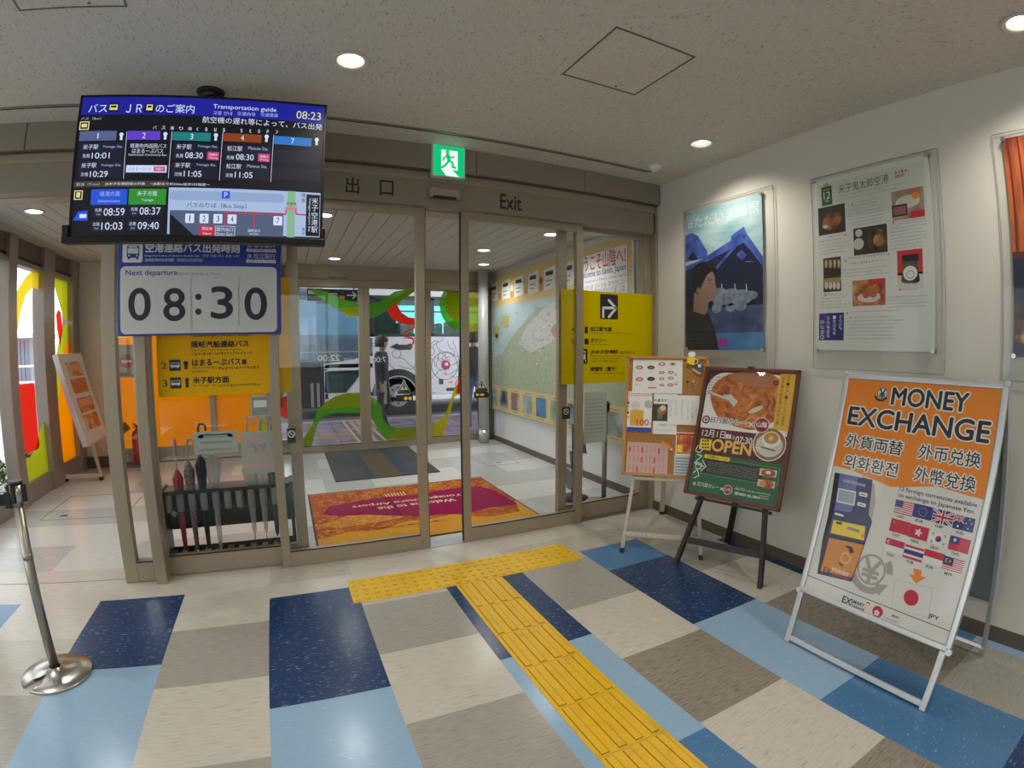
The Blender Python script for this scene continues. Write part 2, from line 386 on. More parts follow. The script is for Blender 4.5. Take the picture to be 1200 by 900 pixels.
column(4, [(2.7, F_WHITE), (1.88, F_NAVY), (1.1, F_PALE), (.35, F_BLUE)] + blues(.35, [F_NAVY, F_PALE, F_BLUE]))
column(5, [(2.7, F_BEIGE), (2.135, F_GREY), (1.635, F_WHITE), (1.13, F_BROWN), (.63, F_WHITE), (.13, F_BROWN)] + cont(.13, 1))
column(6, [(2.79, F_BEIGE), (2.44, F_BLUE), (1.69, F_NAVY), (.935, F_PALE), (.2, F_BLUE)] + blues(.2, [F_NAVY, F_PALE, F_BLUE]))
column(7, [(2.63, F_BEIGE), (2.13, F_GREY), (1.63, F_WHITE), (1.13, F_BROWN), (.63, F_BROWN), (.13, F_GREY)] + cont(.13, 1))
y = 3.06
for j, c in enumerate([F_GREY, F_NAVY, F_NAVY, F_BLUE, F_PALE, F_BLUE, F_PALE, F_NAVY]):
    tile(X0 + TW * 8, 2.96, y - .6, y, c); y -= .6
rd = random.Random(5)
for r in range(8):
    ya, yb = 3.06 + .5 * r, 3.06 + .5 * (r + 1)
    for c in range(-4, 9):
        xa = X0 + TW * c; tile(xa, min(xa + TW, 2.96) if c < 8 else 2.96, ya, min(yb, 7.06), (F_V1, F_V2)[(r + (rd.random() < .12)) % 2] if r else (F_WHITE, F_BEIGE)[rd.random() < .3])
fl = struct(m.obj('floor'))
# thin brass joint and floor service lids
m = MB(); JT = mat('floor_joint_brown', (.2, .13, .08), .5)
def lid(x0, x1, y0, y1):
    for a in ((x0, x1, y0, y0 + .008), (x0, x1, y1 - .008, y1), (x0, x0 + .008, y0, y1), (x1 - .008, x1, y0, y1)): m.box(a[0], a[1], a[2], a[3], 0, .0012, JT)
    m.box(x0 + .16, x0 + .22, y0 + .1, y0 + .13, 0, .002, INK)
lid(-2.28, -1.5, 4.75, 5.55); lid(2.2, 2.62, 5.4, 6.1)
m.box(-2.6, -1.09, 3.36, 3.366, 0, .0012, JT)
struct(m.obj('trim_1'))

CZ = 2.777
CEIL = None
def ceiling_mat():
    mm, N, L = nt('ceiling_board_rock_wool'); b = N['Principled BSDF']; b.inputs['Roughness'].default_value = .9; b.inputs['Specular IOR Level'].default_value = .15
    t = N.new('ShaderNodeTexCoord'); n = N.new('ShaderNodeTexNoise'); n.inputs['Scale'].default_value = 105; n.inputs['Detail'].default_value = 2
    mp = N.new('ShaderNodeMapping'); mp.inputs['Rotation'].default_value = (0, 0, .6); mp.inputs['Scale'].default_value = (1, .38, 1); L.new(t.outputs['Object'], mp.inputs[0]); L.new(mp.outputs[0], n.inputs['Vector'])
    r = N.new('ShaderNodeValToRGB'); e = r.color_ramp.elements; e[0].position = .3; e[0].color = (.48, .45, .39, 1); e[1].position = .41; e[1].color = (.7, .67, .6, 1)
    L.new(n.outputs['Fac'], r.inputs[0]); L.new(r.outputs[0], b.inputs['Base Color'])
    bn = N.new('ShaderNodeBump'); bn.inputs['Strength'].default_value = .35; bn.inputs['Distance'].default_value = .006; L.new(r.outputs[0], bn.inputs['Height']); L.new(bn.outputs[0], b.inputs['Normal'])
    return mm
CEIL = ceiling_mat()
LIGHTS = [(.257, 2.335), (2.505, 2.372), (2.48, .405), (.257, .4), (-2.05, 2.335), (-2.05, .4), (.257, -1.55), (2.48, -1.55), (-2.05, -1.55), (-3.6, .4)]  # first three are in view; the others are unseen, added to light the lobby
def holed(m, x0, x1, y0, y1, z, holes, R, mt):
    xs = sorted({x0, x1, *[round(h[0] + d, 4) for h in holes for d in (-.15, .15)]}); ys = sorted({y0, y1, *[round(h[1] + d, 4) for h in holes for d in (-.15, .15)]})
    for xa, xb in zip(xs, xs[1:]):
        for ya, yb in zip(ys, ys[1:]):
            cx, cy = (xa + xb) / 2, (ya + yb) / 2; h = [q for q in holes if abs(q[0] - cx) < .149 and abs(q[1] - cy) < .149]
            if not h: m.face(((xa, ya, z), (xa, yb, z), (xb, yb, z), (xb, ya, z)), mt)
    n = 32
    for hx, hy in holes:
        xa = [x for x in xs if x < hx - .1][-1]; 
        def sq(a):
            c, s_ = cos(a), sin(a); k = .15 / max(abs(c), abs(s_)); return hx + c * k, hy + s_ * k
        for k in range(n):
            a, b = 2 * pi * (k + .5) / n, 2 * pi * (k + 1.5) / n
            A, B = sq(a), sq(b)
            pts = [(hx + R * cos(b), hy + R * sin(b), z), (hx + R * cos(a), hy + R * sin(a), z), (*A, z)]
            # keep the square's corners
            for cx, cy in ((1, 1), (-1, 1), (-1, -1), (1, -1)):
                ca = atan2(cy, cx) % (2 * pi)
                if a < ca < b: pts.append((hx + .15 * cx, hy + .15 * cy, z))
            pts.append((*B, z)); m.face(pts[::-1] if False else pts, mt)
m = MB(); holed(m, -4.6, 3.0, -3.6, 3.3, CZ, LIGHTS, .068, CEIL)
struct(m.obj('ceiling'))
m = MB(); m.box(-4.6, 3.0, -3.6, 3.5, CZ + .16, CZ + .2, mat('ceiling_void', (.1, .1, .1), .9)); struct(m.obj('ceiling_slab'))
# long shutter slot in the ceiling
m = MB(); SL = mat('shutter_slot_black', (.01, .009, .008), .8)
m.box(-2.6, 2.6, 3.004, 3.022, CZ - .003, CZ + .001, SL); m.box(-2.6, 2.6, 2.985, 3.004, CZ - .006, CZ + .001, ALU2); m.box(2.575, 2.62, 2.985, 3.03, CZ - .005, CZ, WHT)
struct(m.obj('trim_2'))

WALLM = mat('wall_warm_white_vinyl', (.66, .635, .575), .75, var=.02, scale=180, bump=.03, spec=.25)
WX = 2.893
m = MB(); m.box(WX, WX + .12, -3.6, 3.34, 0, CZ + .1, WALLM); struct(m.obj('wall_right'))
m = MB(); m.box(-4.6, 3.0, -3.7, -3.6, 0, .5, WALLM); m.box(-4.6, 3.0, -3.7, -3.6, 2.5, CZ + .1, WALLM)
for x, w in ((-4.6, .3), (-2.8, 2.2), (1.0, 2.0)): m.box(x, x + w, -3.7, -3.6, .5, 2.5, WALLM)
m.box(-4.6, 3.0, -3.7, -3.6, .5, 1.0, WALLM)
o = struct(m.obj('wall_back'))
for k, x in enumerate((-4.3, -.6)):  # unseen windows behind the viewer, added for fill daylight and reflections
    m = MB(); m.box(x, x + 1.6, -3.66, -3.65, 1.0, 2.5, GLASS); q = struct(m.obj('window_%d' % (7 + k)))
    m = MB(); m.box(x, x + .05, -3.68, -3.62, .5, 2.5, ALU); m.box(x + 1.35, x + 1.4, -3.68, -3.62, .5, 2.5, ALU); m.box(x, x + 1.4, -3.68, -3.62, 1.0, 1.05, ALU); m.box(x, x + 1.4, -3.68, -3.62, 2.45, 2.5, ALU); m.obj('frame', q)
m = MB(); m.box(-4.7, -4.6, -3.7, 3.4, 0, .5, WALLM); m.box(-4.7, -4.6, -3.7, 3.4, 2.5, CZ + .1, WALLM); m.box(-4.7, -4.6, -3.7, -3.0, .5, 2.5, WALLM); m.box(-4.7, -4.6, 2.8, 3.4, .5, 2.5, WALLM); m.box(-4.7, -4.6, -.2, .2, .5, 2.5, WALLM); m.box(-4.6, -2.68, 3.3, 3.4, 0, CZ + .1, WALLM); struct(m.obj('wall_left'))  # unseen side wall, its openings added to let in more daylight
BASE = mat('baseboard_brown_vinyl', (.11, .082, .06), .5, var=.06)
m = MB(); m.box(WX - .009, WX, -3.6, 3.30, 0, .078, BASE); struct(m.obj('baseboard_right'))

# beam over the doors: fascia, stepped moulding, header
m = MB(); Y1 = 3.249
for xa, xb in ((-2.68, -1.592), (-1.586, 1.233), (1.239, 2.122), (2.128, 2.87)): m.box(xa, xb, Y1 - .03, Y1 + .1, 2.605, CZ, ALU2)
m.box(-2.68, 2.87, Y1 - .02, Y1 + .1, 2.596, CZ - .01, mat('bronze_joint_and_shadow', (.1, .085, .07), .5, .3))  # dark joints between panels, plus a painted shadow line under the fascia
m.box(-2.68, 2.85, Y1 + .012, Y1 + .1, 2.535, 2.60, ALU); m.box(-2.68, 2.85, Y1 + .002, Y1 + .1, 2.535, 2.562, ALU)
m.box(-2.68, 2.83, Y1, Y1 + .23, 2.357, 2.532, ALU2); m.box(-2.68, 2.83, Y1 + .006, Y1 + .23, 2.525, 2.54, ALU)
m.box(-2.68, 2.893, Y1 + .1, Y1 + .25, 2.35, CZ, ALU)
HDR = struct(m.obj('trim_3', bevel=.002))
# black lettering and two screw heads on the header
m = MB(plane_pix((0, Y1, 0)))
def hdr(t, pxl, pxr, py0, py1, bold):
    a, b = m.pix(pxl, py1), m.pix(pxr, py0)
    m.text(t, a[0], a[1], b[0], b[1], INK, -(Y1 - .0015), bold)
hdr('出', 405, 421, 208.5, 226, .018); hdr('口', 445, 461, 212.5, 228.5, .02); hdr('Exit', 586, 611, 230, 244.5, .012)
m.obj('lettering', HDR)
# jamb at the right, post and small side light at the left
m = MB(); m.box(2.80, WX, 3.335, 3.43, 0, 2.36, ALU); m.box(2.868, WX, 3.27, 3.335, 0, 2.60, ALU); struct(m.obj('trim_4', bevel=.003))
m = MB(); m.box(-.888, -.822, 3.235, 3.40, 0, 2.36, ALU); m.box(-.905, -.888, 3.30, 3.38, 0, 2.36, ALU); struct(m.obj('trim_5', bevel=.004))
def leaf(name, x0, x1, y, z1, sl, sr, bot, top, th=.045, mt=ALU, gl=GLASS, z0=.004):
    """glazed leaf: stiles, rails and one pane"""
    m = MB()
    m.box(x0, x0 + sl, y, y + th, z0, z1, mt); m.box(x1 - sr, x1, y, y + th, z0, z1, mt)
    m.box(x0 + sl, x1 - sr, y + .002, y + th - .002, z0, bot, mt)
    if top: m.box(x0 + sl, x1 - sr, y + .002, y + th - .002, z1 - top, z1, mt)
    if bot > .06: m.box(x0 + sl, x1 - sr, y - .001, y + .006, bot - .008, bot, BLK)
    o = struct(m.obj(name, bevel=.002))
    m = MB(); m.box(x0 + sl - .005, x1 - sr + .005, y + th / 2 - .004, y + th / 2 + .004, bot - .005, z1 - (top or 0) + .005, gl)
    m.obj('pane', o)
    return o
D1 = leaf('door_1', -.106, .892, 3.289, 2.36, .056, .062, .112, .058)
D2 = leaf('door_2', 1.151, 2.15, 3.289, 2.36, .056, .062, .112, .058)
W1 = leaf('window_1', -.83, .073, 3.35, 2.36, .012, .072, .137, .03)
W3 = leaf('window_3', 1.962, 2.80, 3.35, 2.36, .075, .012, .137, .03)
W2 = leaf('window_2', -1.093, -.895, 3.29, 2.36, .082, .012, .137, .03, .07)
# leaf edge gasket and floor-guide caps
for D, xg, xc in ((D1, .894, .845), (D2, 1.149, 1.2)):
    m = MB(); m.box(xg - .004, xg + .004, 3.3, 3.322, .01, 2.355, BLKM); m.obj('gasket', D)
    m = MB(); m.cyl((xc, 3.29, .055), (xc, 3.282, .055), .011, .010, ALU2, 14); m.obj('floor_bolt_cap', D)
m = MB(); m.box(-.106, 2.9, 3.29, 3.42, 0, .004, mat('steel_threshold', (.5, .5, .52), .3, .9)); struct(m.obj('trim_6'))

# ---------------------------------------------------------------- entrance lobby between the two door lines
LC = 2.53
PLANK = mat('lobby_ceiling_plank', (.50, .49, .46), .6, var=.03)
m = MB(); rnd = random.Random(3); x = -2.75
while x < 2.98: m.box(x, x + .143, 3.48, 7.1, LC, LC + .02, PLANK); x += .15
m.box(-2.8, 3.0, 3.48, 7.1, LC + .012, LC + .04, mat('plank_gap_dark', (.03, .028, .025), .8)); struct(m.obj('ceiling_far'))
VX = 2.95
VW = mat('lobby_wall_white', (.68, .68, .69), .6, var=.02, spec=.3)
m = MB(); m.box(VX, VX + .1, 3.34, 7.2, 0, LC + .1, VW); m.box(WX, VX + .05, 3.34, 3.47, 0, LC + .2, VW); struct(m.obj('wall_far_right'))
m = MB(); m.box(VX - .01, VX, 3.47, 7.1, 0, .075, BASE); struct(m.obj('baseboard_far_right'))
m = MB(); m.box(-.02, 2.95, 6.98, 7.12, 2.24, LC + .02, ALU); m.box(-.02, 2.95, 6.965, 6.985, 2.33, 2.345, ALU2); m.box(.55, .8, 6.93, 6.98, 2.36, 2.42, ALU2)
m.box(-.02, .13, 6.98, 7.12, 0, 2.3, ALU); m.box(2.84, 2.95, 6.98, 7.12, 0, 2.3, mat('dark_bronze_post', (.09, .08, .07), .4, .4)); struct(m.obj('trim_7', bevel=.003))
D3 = leaf('door_3', .1, 1.03, 7.01, 2.26, .07, .075, .1, .03)
D4 = leaf('door_4', 1.032, 1.94, 7.01, 2.26, .075, .12, .1, .03)
W5 = leaf('window_5', 1.94, 2.85, 7.06, 2.26, .06, .05, .1, .03)
# glazed return in orange film at the far left
m = MB(); OY = 7.15
m.box(-2.30, .1, OY, OY + .08, 0, .18, ALU); m.box(-2.3, .1, OY, OY + .08, 2.36, LC + .02, ALU2)
W4 = struct(m.obj('window_4', bevel=.003))
for xa in (-2.28, -1.02, -.3):
    m = MB(); m.box(xa, xa + .07, OY - .02, OY + .08, .18, 2.36, ALU); m.obj('mullion', W4)
m = MB(); m.box(-2.25, .1, OY + .036, OY + .044, .18, 2.36, GLASS); m.obj('pane', W4)
# left glazed wall, with its posts and dark roller-blind boxes
LX = -2.62
m = MB(); POST = mat('window_post_mauve_bronze', (.36, .3, .27), .45, .3)
m.box(LX - .06, LX + .02, 3.4, 6.95, 0, .2, POST); m.box(LX - .06, LX, 3.4, 6.95, 2.36, LC + .03, mat('blind_box_bronze', (.17, .14, .11), .5, .2)); m.box(LX - .08, LX + .03, 3.4, 6.95, 2.27, 2.32, POST)
m.box(LX - .03, LX + .012, 3.4, 6.95, 2.325, 2.355, BLK)
W6 = struct(m.obj('window_6', bevel=.003))
for ya, yb in ((4.0, 4.13), (5.10, 5.27), (5.90, 6.18), (6.72, 6.93)):
    m = MB(); m.box(LX - .09, LX + .045, ya, yb, 0, LC, POST); m.obj('mullion', W6, bevel=.004)
m = MB(); m.box(LX - .03, LX - .022, 3.4, 6.9, .19, 2.28, GLASS); m.obj('pane', W6)
m = MB(); PIL = mat('beige_pillar_panel', (.66, .62, .55), .5, var=.03); m.box(LX - .1, -2.3, 6.93, 7.2, 0, LC + .03, PIL); struct(m.obj('wall_far_left', bevel=.004))
m = MB(); m.box(LX, -2.3, 6.9, 6.93, 0, .14, BASE); struct(m.obj('baseboard_far_left'))
m = MB(); m.box(-2.75, 3.0, 3.4, 7.2, LC + .3, LC + .34, VW); m.box(-2.75, 3.0, 3.5, 3.54, LC + .03, CZ + .25, VW); m.box(-2.75, 3.05, 7.1, 7.16, LC, LC + .34, ALU); m.box(-2.78, -2.7, 3.4, 7.2, LC, LC + .34, ALU); struct(m.obj('ceiling_far_slab'))

# ---------------------------------------------------------------- outside
PAV = ramp_mat('pavement_mauve_block', [(0, (.09, .065, .09)), (.45, (.13, .095, .13)), (.7, (.17, .12, .165)), (1, (.2, .15, .19))], 3.2, .6, (1, 1, 1), kind='cell')
PAV2 = mat('pavement_joint', (.06, .05, .06), .8); PAVG = mat('forecourt_pale_concrete', (.5, .5, .5), .7, var=.08, scale=4)
m = MB(); m.face(((-2.7, 7.06, -.012), (30, 7.06, -.012), (30, 9.9, -.012), (-2.7, 9.9, -.012)), PAV2)
for i in range(40):
    for j in range(9):
        x, y = -2.6 + i * .305, 7.13 + j * .305
        m.box(x, x + .295, y, y + .295, -.012, 0, PAV)
OCH = mat('tactile_ochre', (.36, .22, .12), .7, var=.15)
for k in range(6): m.box(.98 + k * .13, 1.03 + k * .13, 7.3, 9.85, 0, .006, OCH)
for k in range(4): m.box(.4, .95, 8.0 + k * .14, 8.05 + k * .14, 0, .006, OCH)
m.box(-2.7, 12, 9.88, 10.0, -.15, .004, mat('kerb_grey', (.3, .3, .3), .7)); struct(m.obj('pavement'))
m = MB(); m.face(((-40, -8, -.02), (-2.7, -8, -.02), (-2.7, 60, -.02), (-40, 60, -.02)), PAVG); m.face(((-2.7, 10, -.02), (40, 10, -.02), (40, 60, -.02), (-2.7, 60, -.02)), mat('asphalt', (.09, .09, .1), .85, var=.15, scale=20)); struct(m.obj('road'))
CAN = mat('canopy_soffit_white', (.55, .55, .55), .6)
m = MB(); m.box(.1, 20, 7.1, 9.4, 3.5, 3.7, CAN); m.box(.1, 20, 9.3, 9.4, 3.4, 3.75, SILV); struct(m.obj('shade_canopy_roof'))  # unseen canopy, sized to hold skylight off the pavement and coach
FARW = mat('far_building_pale', (.55, .57, .6), .7, var=.1, scale=.5)
m = MB(); m.box(-6, 40, 34, 38, 0, 2.3, FARW)
for k in range(14): m.box(-5 + k * 3, -3.4 + k * 3, 33.95, 34, .7, 1.7, mat('far_window_dark', (.08, .1, .13), .2))
tag(m.obj('terminal_building'), 'long pale low building across the road behind the bus', 'building')
# ================================================================ ceiling fittings
BULB = glow('lamp_white_glow', (1, .95, .86), 12)
REFL = mat('downlight_reflector', (.75, .73, .68), .25, .6, .03)
TRIMW = mat('downlight_trim_white', (.7, .68, .62), .4)
def downlight(x, y, z, label, grp, W, spot=radians(140), col=(1, .92, .8)):
    r = root('ceiling_downlight', (x, y, z), label, 'ceiling light', group=grp)
    m = MB(); m.lathe([(.066, -.002), (.086, -.002), (.09, -.0065), (.085, -.009), (.07, -.007), (.066, -.002)], TRIMW, n=36, caps=False); m.obj('trim_ring', r)
    if z > 2.6:
        m = MB(); n = 32
        m.lathe([(.0655, -.003), (.06, .03), (.05, .075), (.036, .095)], REFL, n=n, caps=False); m.obj('reflector', r)
        m = MB(); m.lathe([(.004, .035), (.02, .037), (.03, .045), (.034, .062), (.033, .09)], BULB, n=20); m.obj('bulb', r)
    else:
        m = MB(); m.cyl((0, 0, -.004), (0, 0, .004), .066, .066, glow('lamp_disc_glow', (1, .97, .9), 7), 32); m.obj('diffuser', r)
    ld = bpy.data.lights.new('lamp_beam', 'SPOT'); ld.energy = W; ld.spot_size = spot; ld.spot_blend = .9; ld.shadow_soft_size = .05; ld.color = col
    lo = bpy.data.objects.new('lamp_beam', ld); COL.objects.link(lo); lo.parent = r; lo.location = (0, 0, -.02)
    return r
DLL = ['round ceiling downlight between the hanging screen and the exit sign', 'round ceiling downlight above the man-and-roof poster', 'round ceiling downlight in the top corner above the red poster']
for k, (x, y) in enumerate(LIGHTS):
    downlight(x, y, CZ, DLL[k] if k < 3 else 'unseen round ceiling downlight added over the rest of the lobby', 'lobby ceiling downlights', LAMP_W)
for (x, y, l) in ((-2.02, 4.37, 'flat round downlight in the plank ceiling above the passage with the display board'), (.586, 6.456, 'flat round downlight in the plank ceiling over the outer sliding doors'),
                  (2.159, 5.383, 'flat round downlight in the plank ceiling in front of the round column'), (2.531, 6.311, 'flat round downlight in the plank ceiling nearest the round column'), (2.462, 4.344, 'flat round downlight in the plank ceiling nearest the wall map'),
                  (.3, 4.35, 'flat round downlight in the plank ceiling above the red carpet')):
    downlight(x, y, LC, l, 'entrance ceiling downlights', VEST_W, col=(1, .985, .96))
def hatch(x0, x1, y0, y1, label):
    r = root('ceiling_hatch', ((x0 + x1) / 2, (y0 + y1) / 2, CZ), label, 'ceiling hatch'); a, b = (x1 - x0) / 2, (y1 - y0) / 2
    m = MB(); F = mat('hatch_frame_grey', (.2, .18, .15), .5, .4); w = .007
    m.box(-a, a, -b, -b + w, -.004, .001, F); m.box(-a, a, b - w, b, -.004, .001, F); m.box(-a, -a + w, -b, b, -.004, .001, F); m.box(a - w, a, -b, b, -.004, .001, F); m.obj('frame', r)
    m = MB(); m.box(-a + .009, a - .009, -b + .009, b - .009, -.002, .001, CEIL); m.obj('hatch_panel', r)
    m = MB(); m.cyl((a * .35, b - .03, -.004), (a * .35, b - .03, -.001), .008, .008, F, 10); m.obj('latch', r)
hatch(1.246, 1.703, 1.615, 2.075, 'square ceiling hatch with grey frame in front of the exit sign')
hatch(-1.155, -.69, 1.59, 2.052, 'square ceiling hatch at the top edge above the hanging screen')
r = root('motion_sensor', (2.54, 2.888, CZ), 'small white dome motion sensor on the ceiling beside the door beam', 'motion sensor')
m = MB(); m.lathe([(.02, -.02), (.045, -.018), (.05, -.006), (.05, 0)], WHT, n=28); m.obj('base', r)
m = MB(); m.lathe([(.002, -.045), (.018, -.042), (.028, -.033), (.032, -.02), (.03, -.015)], mat('sensor_lens', (.72, .72, .7), .3), n=24); m.obj('dome', r)
# sensor box and exit sign on the beam
r = root('door_sensor', (1.006, Y1, 2.4455), 'bronze door sensor box on the header under the exit sign', 'door sensor')
m = MB(); m.box(-.105, .105, -.045, 0, -.033, .033, mat('sensor_box_champagne', (.42, .36, .28), .35, .4)); m.obj('housing', r, bevel=.006)
m = MB(); m.box(-.08, .08, -.047, -.02, -.036, -.022, BLK); m.obj('sensor_window', r)
EXG = glow('exit_green', (.0, .62, .2), 1.0); EXW = glow('exit_white', (.85, 1, .9), 1.15)
EO = (1.028, 3.212, 2.665)
r = root('exit_sign', EO, 'lit green emergency exit sign with running figure over the doors', 'exit sign')
m = MB(); m.box(-.117, .117, -.022, .036, -.112, .112, mat('exit_sign_housing', (.72, .74, .7), .4)); m.obj('housing', r, bevel=.004)
m = MB(plane_pix((EO[0], EO[1] - .023, EO[2]))); m.view(480, 150, 10.)
m.rect(-.108, -.104, .108, .104, EXG, .0235)
# doorway opening and floor streak in white, figure in green over it
m.poly([(-.055, -.06), (-.055, .075), (.06, .075), (.06, -.06)], EXW, .0242); m.poly([(-.055, -.06), (.02, -.06), (.072, -.104), (-.02, -.104)], EXW, .0242)
g = .0249
m.disc(-.012, .062, .0135, EXG, g); m.stroke([(-.012, .042), (.0, .005)], .026, EXG, g); m.stroke([(-.008, .035), (-.034, .02), (-.042, .0)], .011, EXG, g)
m.stroke([(-.004, .038), (.02, .024), (.034, .036)], .011, EXG, g); m.stroke([(.0, .005), (.024, -.012), (.026, -.04), (.046, -.042)], .015, EXG, g); m.stroke([(-.002, .002), (-.022, -.028), (-.05, -.052)], .015, EXG, g)
m.obj('sign_face', r)
# ================================================================ hanging screen
S = 1.127
TA, TB, TC_ = Vector((-.938, 2.373, 2.533)), Vector((.161, 2.335, 2.529)), Vector((-.94, 2.388, 1.885))
def sc3(q): return Vector((q.x * S, q.y * S, CAMZ + (q.z - CAMZ) * S))
TA, TB, TC_ = sc3(TA), sc3(TB), sc3(TC_)
tu = (TB - TA).normalized(); tv = (TA - TC_); tv = (tv - tu * tv.dot(tu)).normalized(); tw, tht = (TB - TA).length, .735
TO = TC_ + tu * tw / 2
TR = root('hanging_screen', TO, 'large black flat screen hanging from the ceiling with blue bus and train times', 'television', u=tu, v=tv)
w2 = tw / 2
m = MB(); m.box(-w2, w2, .012, .05, 0, tht, BLK); m.box(-w2 * .6, w2 * .6, .05, .085, .12, .6, BLK); m.obj('rear_case', TR, bevel=.006)
m = MB(); BZ = mat('screen_bezel_black', (.01, .01, .011), .4, spec=.25)
m.box(-w2, w2, -.004, .012, tht - .012, tht, BZ); m.box(-w2, w2, -.004, .012, 0, .026, BZ); m.box(-w2, -w2 + .012, -.004, .012, 0, tht, BZ); m.box(w2 - .012, w2, -.004, .012, 0, tht, BZ)
m.obj('bezel', TR, bevel=.002)
m = MB(); m.box(-w2 - .028, w2 + .012, -.024, .05, -.008, .024, BZ); m.box(-w2 - .028, -w2 + .006, -.02, .04, 0, .08, BZ); m.box(w2 - .012, w2 + .012, -.02, .04, 0, .08, BZ); m.obj('support_shelf', TR, bevel=.004)
pc = Vector((-.428, 2.807, CZ)); loc = TR.matrix_world.inverted() @ pc
m = MB(); dn = (TR.matrix_world.inverted().to_3x3() @ Vector((0, 0, -1))).normalized()
m.cyl(loc + dn * .02, loc + dn * .5, .024, .024, BLK, 20); m.obj('pole', TR)
m = MB(); m.cyl(loc, loc + dn * .015, .075, .07, BLK, 28); m.cyl(loc + dn * .015, loc + dn * .05, .07, .026, BLK, 28); m.obj('ceiling_plate', TR)
m = MB(); m.box(loc.x - .06, loc.x + .06, .08, .16, .25, .5, BLK); m.obj('bracket', TR)
def sg(n, c, k=1.): return glow('screen_' + n, c, k)
sBK = sg('black', (.006, .006, .012)); sBL = sg('blue', (.012, .014, .33)); sBL2 = sg('bright_blue', (.02, .1, .75)); sWH = sg('white', (.72, .8, 1)); sLV = sg('lavender', (.4, .5, .9))
sYE = sg('yellow', (.8, .75, .35)); sG1 = sg('slate', (.1, .13, .3)); sPU = sg('purple', (.13, .05, .62)); sTE = sg('teal', (.01, .23, .22)); sBR = sg('brown', (.26, .055, .015)); sCY = sg('azure', (.02, .2, .6))
sPK = sg('pink', (.62, .05, .2)); sOL = sg('olive', (.06, .05, .025)); sGR = sg('green', (.03, .3, .03)); sMP = sg('map_pale', (.42, .55, .8)); sMG = sg('map_grey', (.09, .12, .22)); sDK = sg('dark_cell', (.012, .013, .03)); sRD = sg('red', (.6, .03, .06)); sGS = sg('green_strip', (.25, .5, .3))
m = MB(plane_pix(TO, tu, tv)); m.view(80, 90, 3.75)
m.rect(-w2 + .011, .024, w2 - .011, tht - .011, sBK, .0005)
a = m.p(443, 484); b = m.p(58, 168)
m.rect(-w2 + .012, b[1], w2 - .012, tht - .012, sBL, .001)
m.T('バス', 90, 138, 172, 139, 36, sWH, .0016); m.R(180, 115, 220, 155, sBK, .0014); m.R(184, 123, 216, 146, sYE, .0017); m.R(188, 127, 212, 136, sBK, .002)
m.T('ＪＲ', 255, 139, 325, 140, 36, sWH, .0016); m.R(338, 118, 378, 158, sBK, .0014); m.R(346, 122, 370, 148, sYE, .0017); m.R(350, 127, 366, 136, sBK, .002)
m.T('のご案内', 385, 139, 555, 142, 38, sWH, .0016)
m.T('Transportation guide', 637, 137, 915, 145, 24, sWH, .0016); m.T('교통 안내', 637, 160, 720, 161, 17, sLV, .0016); m.T('交通向导', 743, 163, 823, 165, 17, sLV, .0016); m.T('交通嚮導', 845, 167, 922, 170, 17, sLV, .0016)
m.T('08:23', 1003, 168, 1110, 174, 34, sYE, .0016); m.T('バス（Bus）', 57, 184, 145, 184, 13, sLV, .0016)
m.R(52, 197, 90, 233, sYE, .0012); m.R(56, 201, 86, 229, sBK, .0015); m.R(60, 207, 82, 222, sYE, .0018)
m.T('航空機の遅れ等によって、バス出発', 590, 190, 1116, 220, 28, sWH, .0016)
for k, ch in enumerate('バス乗り場（Bus Stop）'):
    if ch != ' ': x = 372 + k * 38.5; m.T(ch, x, 223 + k * 1.4, x + (17 if k < 5 else 9), 223 + k * 1.4, 15, sWH, .0016)
for (x0, y0, x1, y1, c, t) in ((52, 240, 210, 280, sG1, '1'), (263, 238, 403, 278, sPU, '2'), (460, 242, 625, 284, sTE, '3'), (683, 247, 848, 291, sBR, '4'), (905, 259, 1068, 307, sCY, '7')):
    m.R(x0, y0, x1, y1, c, .001); xm, ym = (x0 + x1) / 2, (y0 + y1) / 2; q_ = 2.5 if t == '1' else 7; m.T(t, xm - q_, ym, xm + q_, ym, 24, sWH, .0016)
    m.D(x1 + 24, ym - 6, 9, sWH, .0012, n=10); m.R(x1 + 18, ym + 2, x1 + 28, ym + 18, sWH, .0012)
for (x0, y0, x1, y1) in ((258, 242, 243, 448), (456, 240, 440, 446), (680, 244, 664, 455), (903, 256, 890, 462)): m.S([(x0, y0), (x1, y1)], .0022, sWH, .0012)
for (x0, y0, x1, y1) in ((52, 290, 240, 362), (46, 370, 236, 446), (462, 292, 660, 368), (456, 376, 652, 450), (684, 298, 888, 376), (678, 384, 884, 458), (904, 316, 1108, 386), (900, 396, 1106, 462)): m.R(x0, y0, x1, y1, sDK, .0008)
def row(x, y, st, en, k1, tm, xs, tag_=False):
    m.T(st, x, y, x + 66, y + 1, 22, sWH, .0016); m.T(en, x + xs, y - 1, x + xs + 88, y + 2, 14, sLV, .0016)
    m.T(k1, x - 3, y + 40, x + 30, y + 40, 17, sWH, .0016); m.T(tm, x + 38, y + 38, x + 116, y + 39, 26, sWH, .0016)
    if tag_: m.R(x + 136, y + 22, x + 185, y + 60, sPK, .001); m.T('待機中', x + 141, y + 36, x + 180, y + 36, 12, sWH, .0016); m.T('Waiting', x + 141, y + 51, x + 180, y + 51, 10, sWH, .0016)
row(66, 308, '米子駅', 'Yonago Sta.', '先発', '10:01', 86); row(58, 389, '米子駅', 'Yonago Sta.', '次発', '10:29', 86)
row(476, 307, '米子駅', 'Yonago Sta.', '先発', '08:30', 92, True); row(470, 388, '米子駅', 'Yonago Sta.', '次発', '11:05', 92)
row(699, 315, '松江駅', 'Matsue Sta.', '先発', '08:30', 92, True); row(694, 393, '松江駅', 'Matsue Sta.', '次発', '11:05', 92)
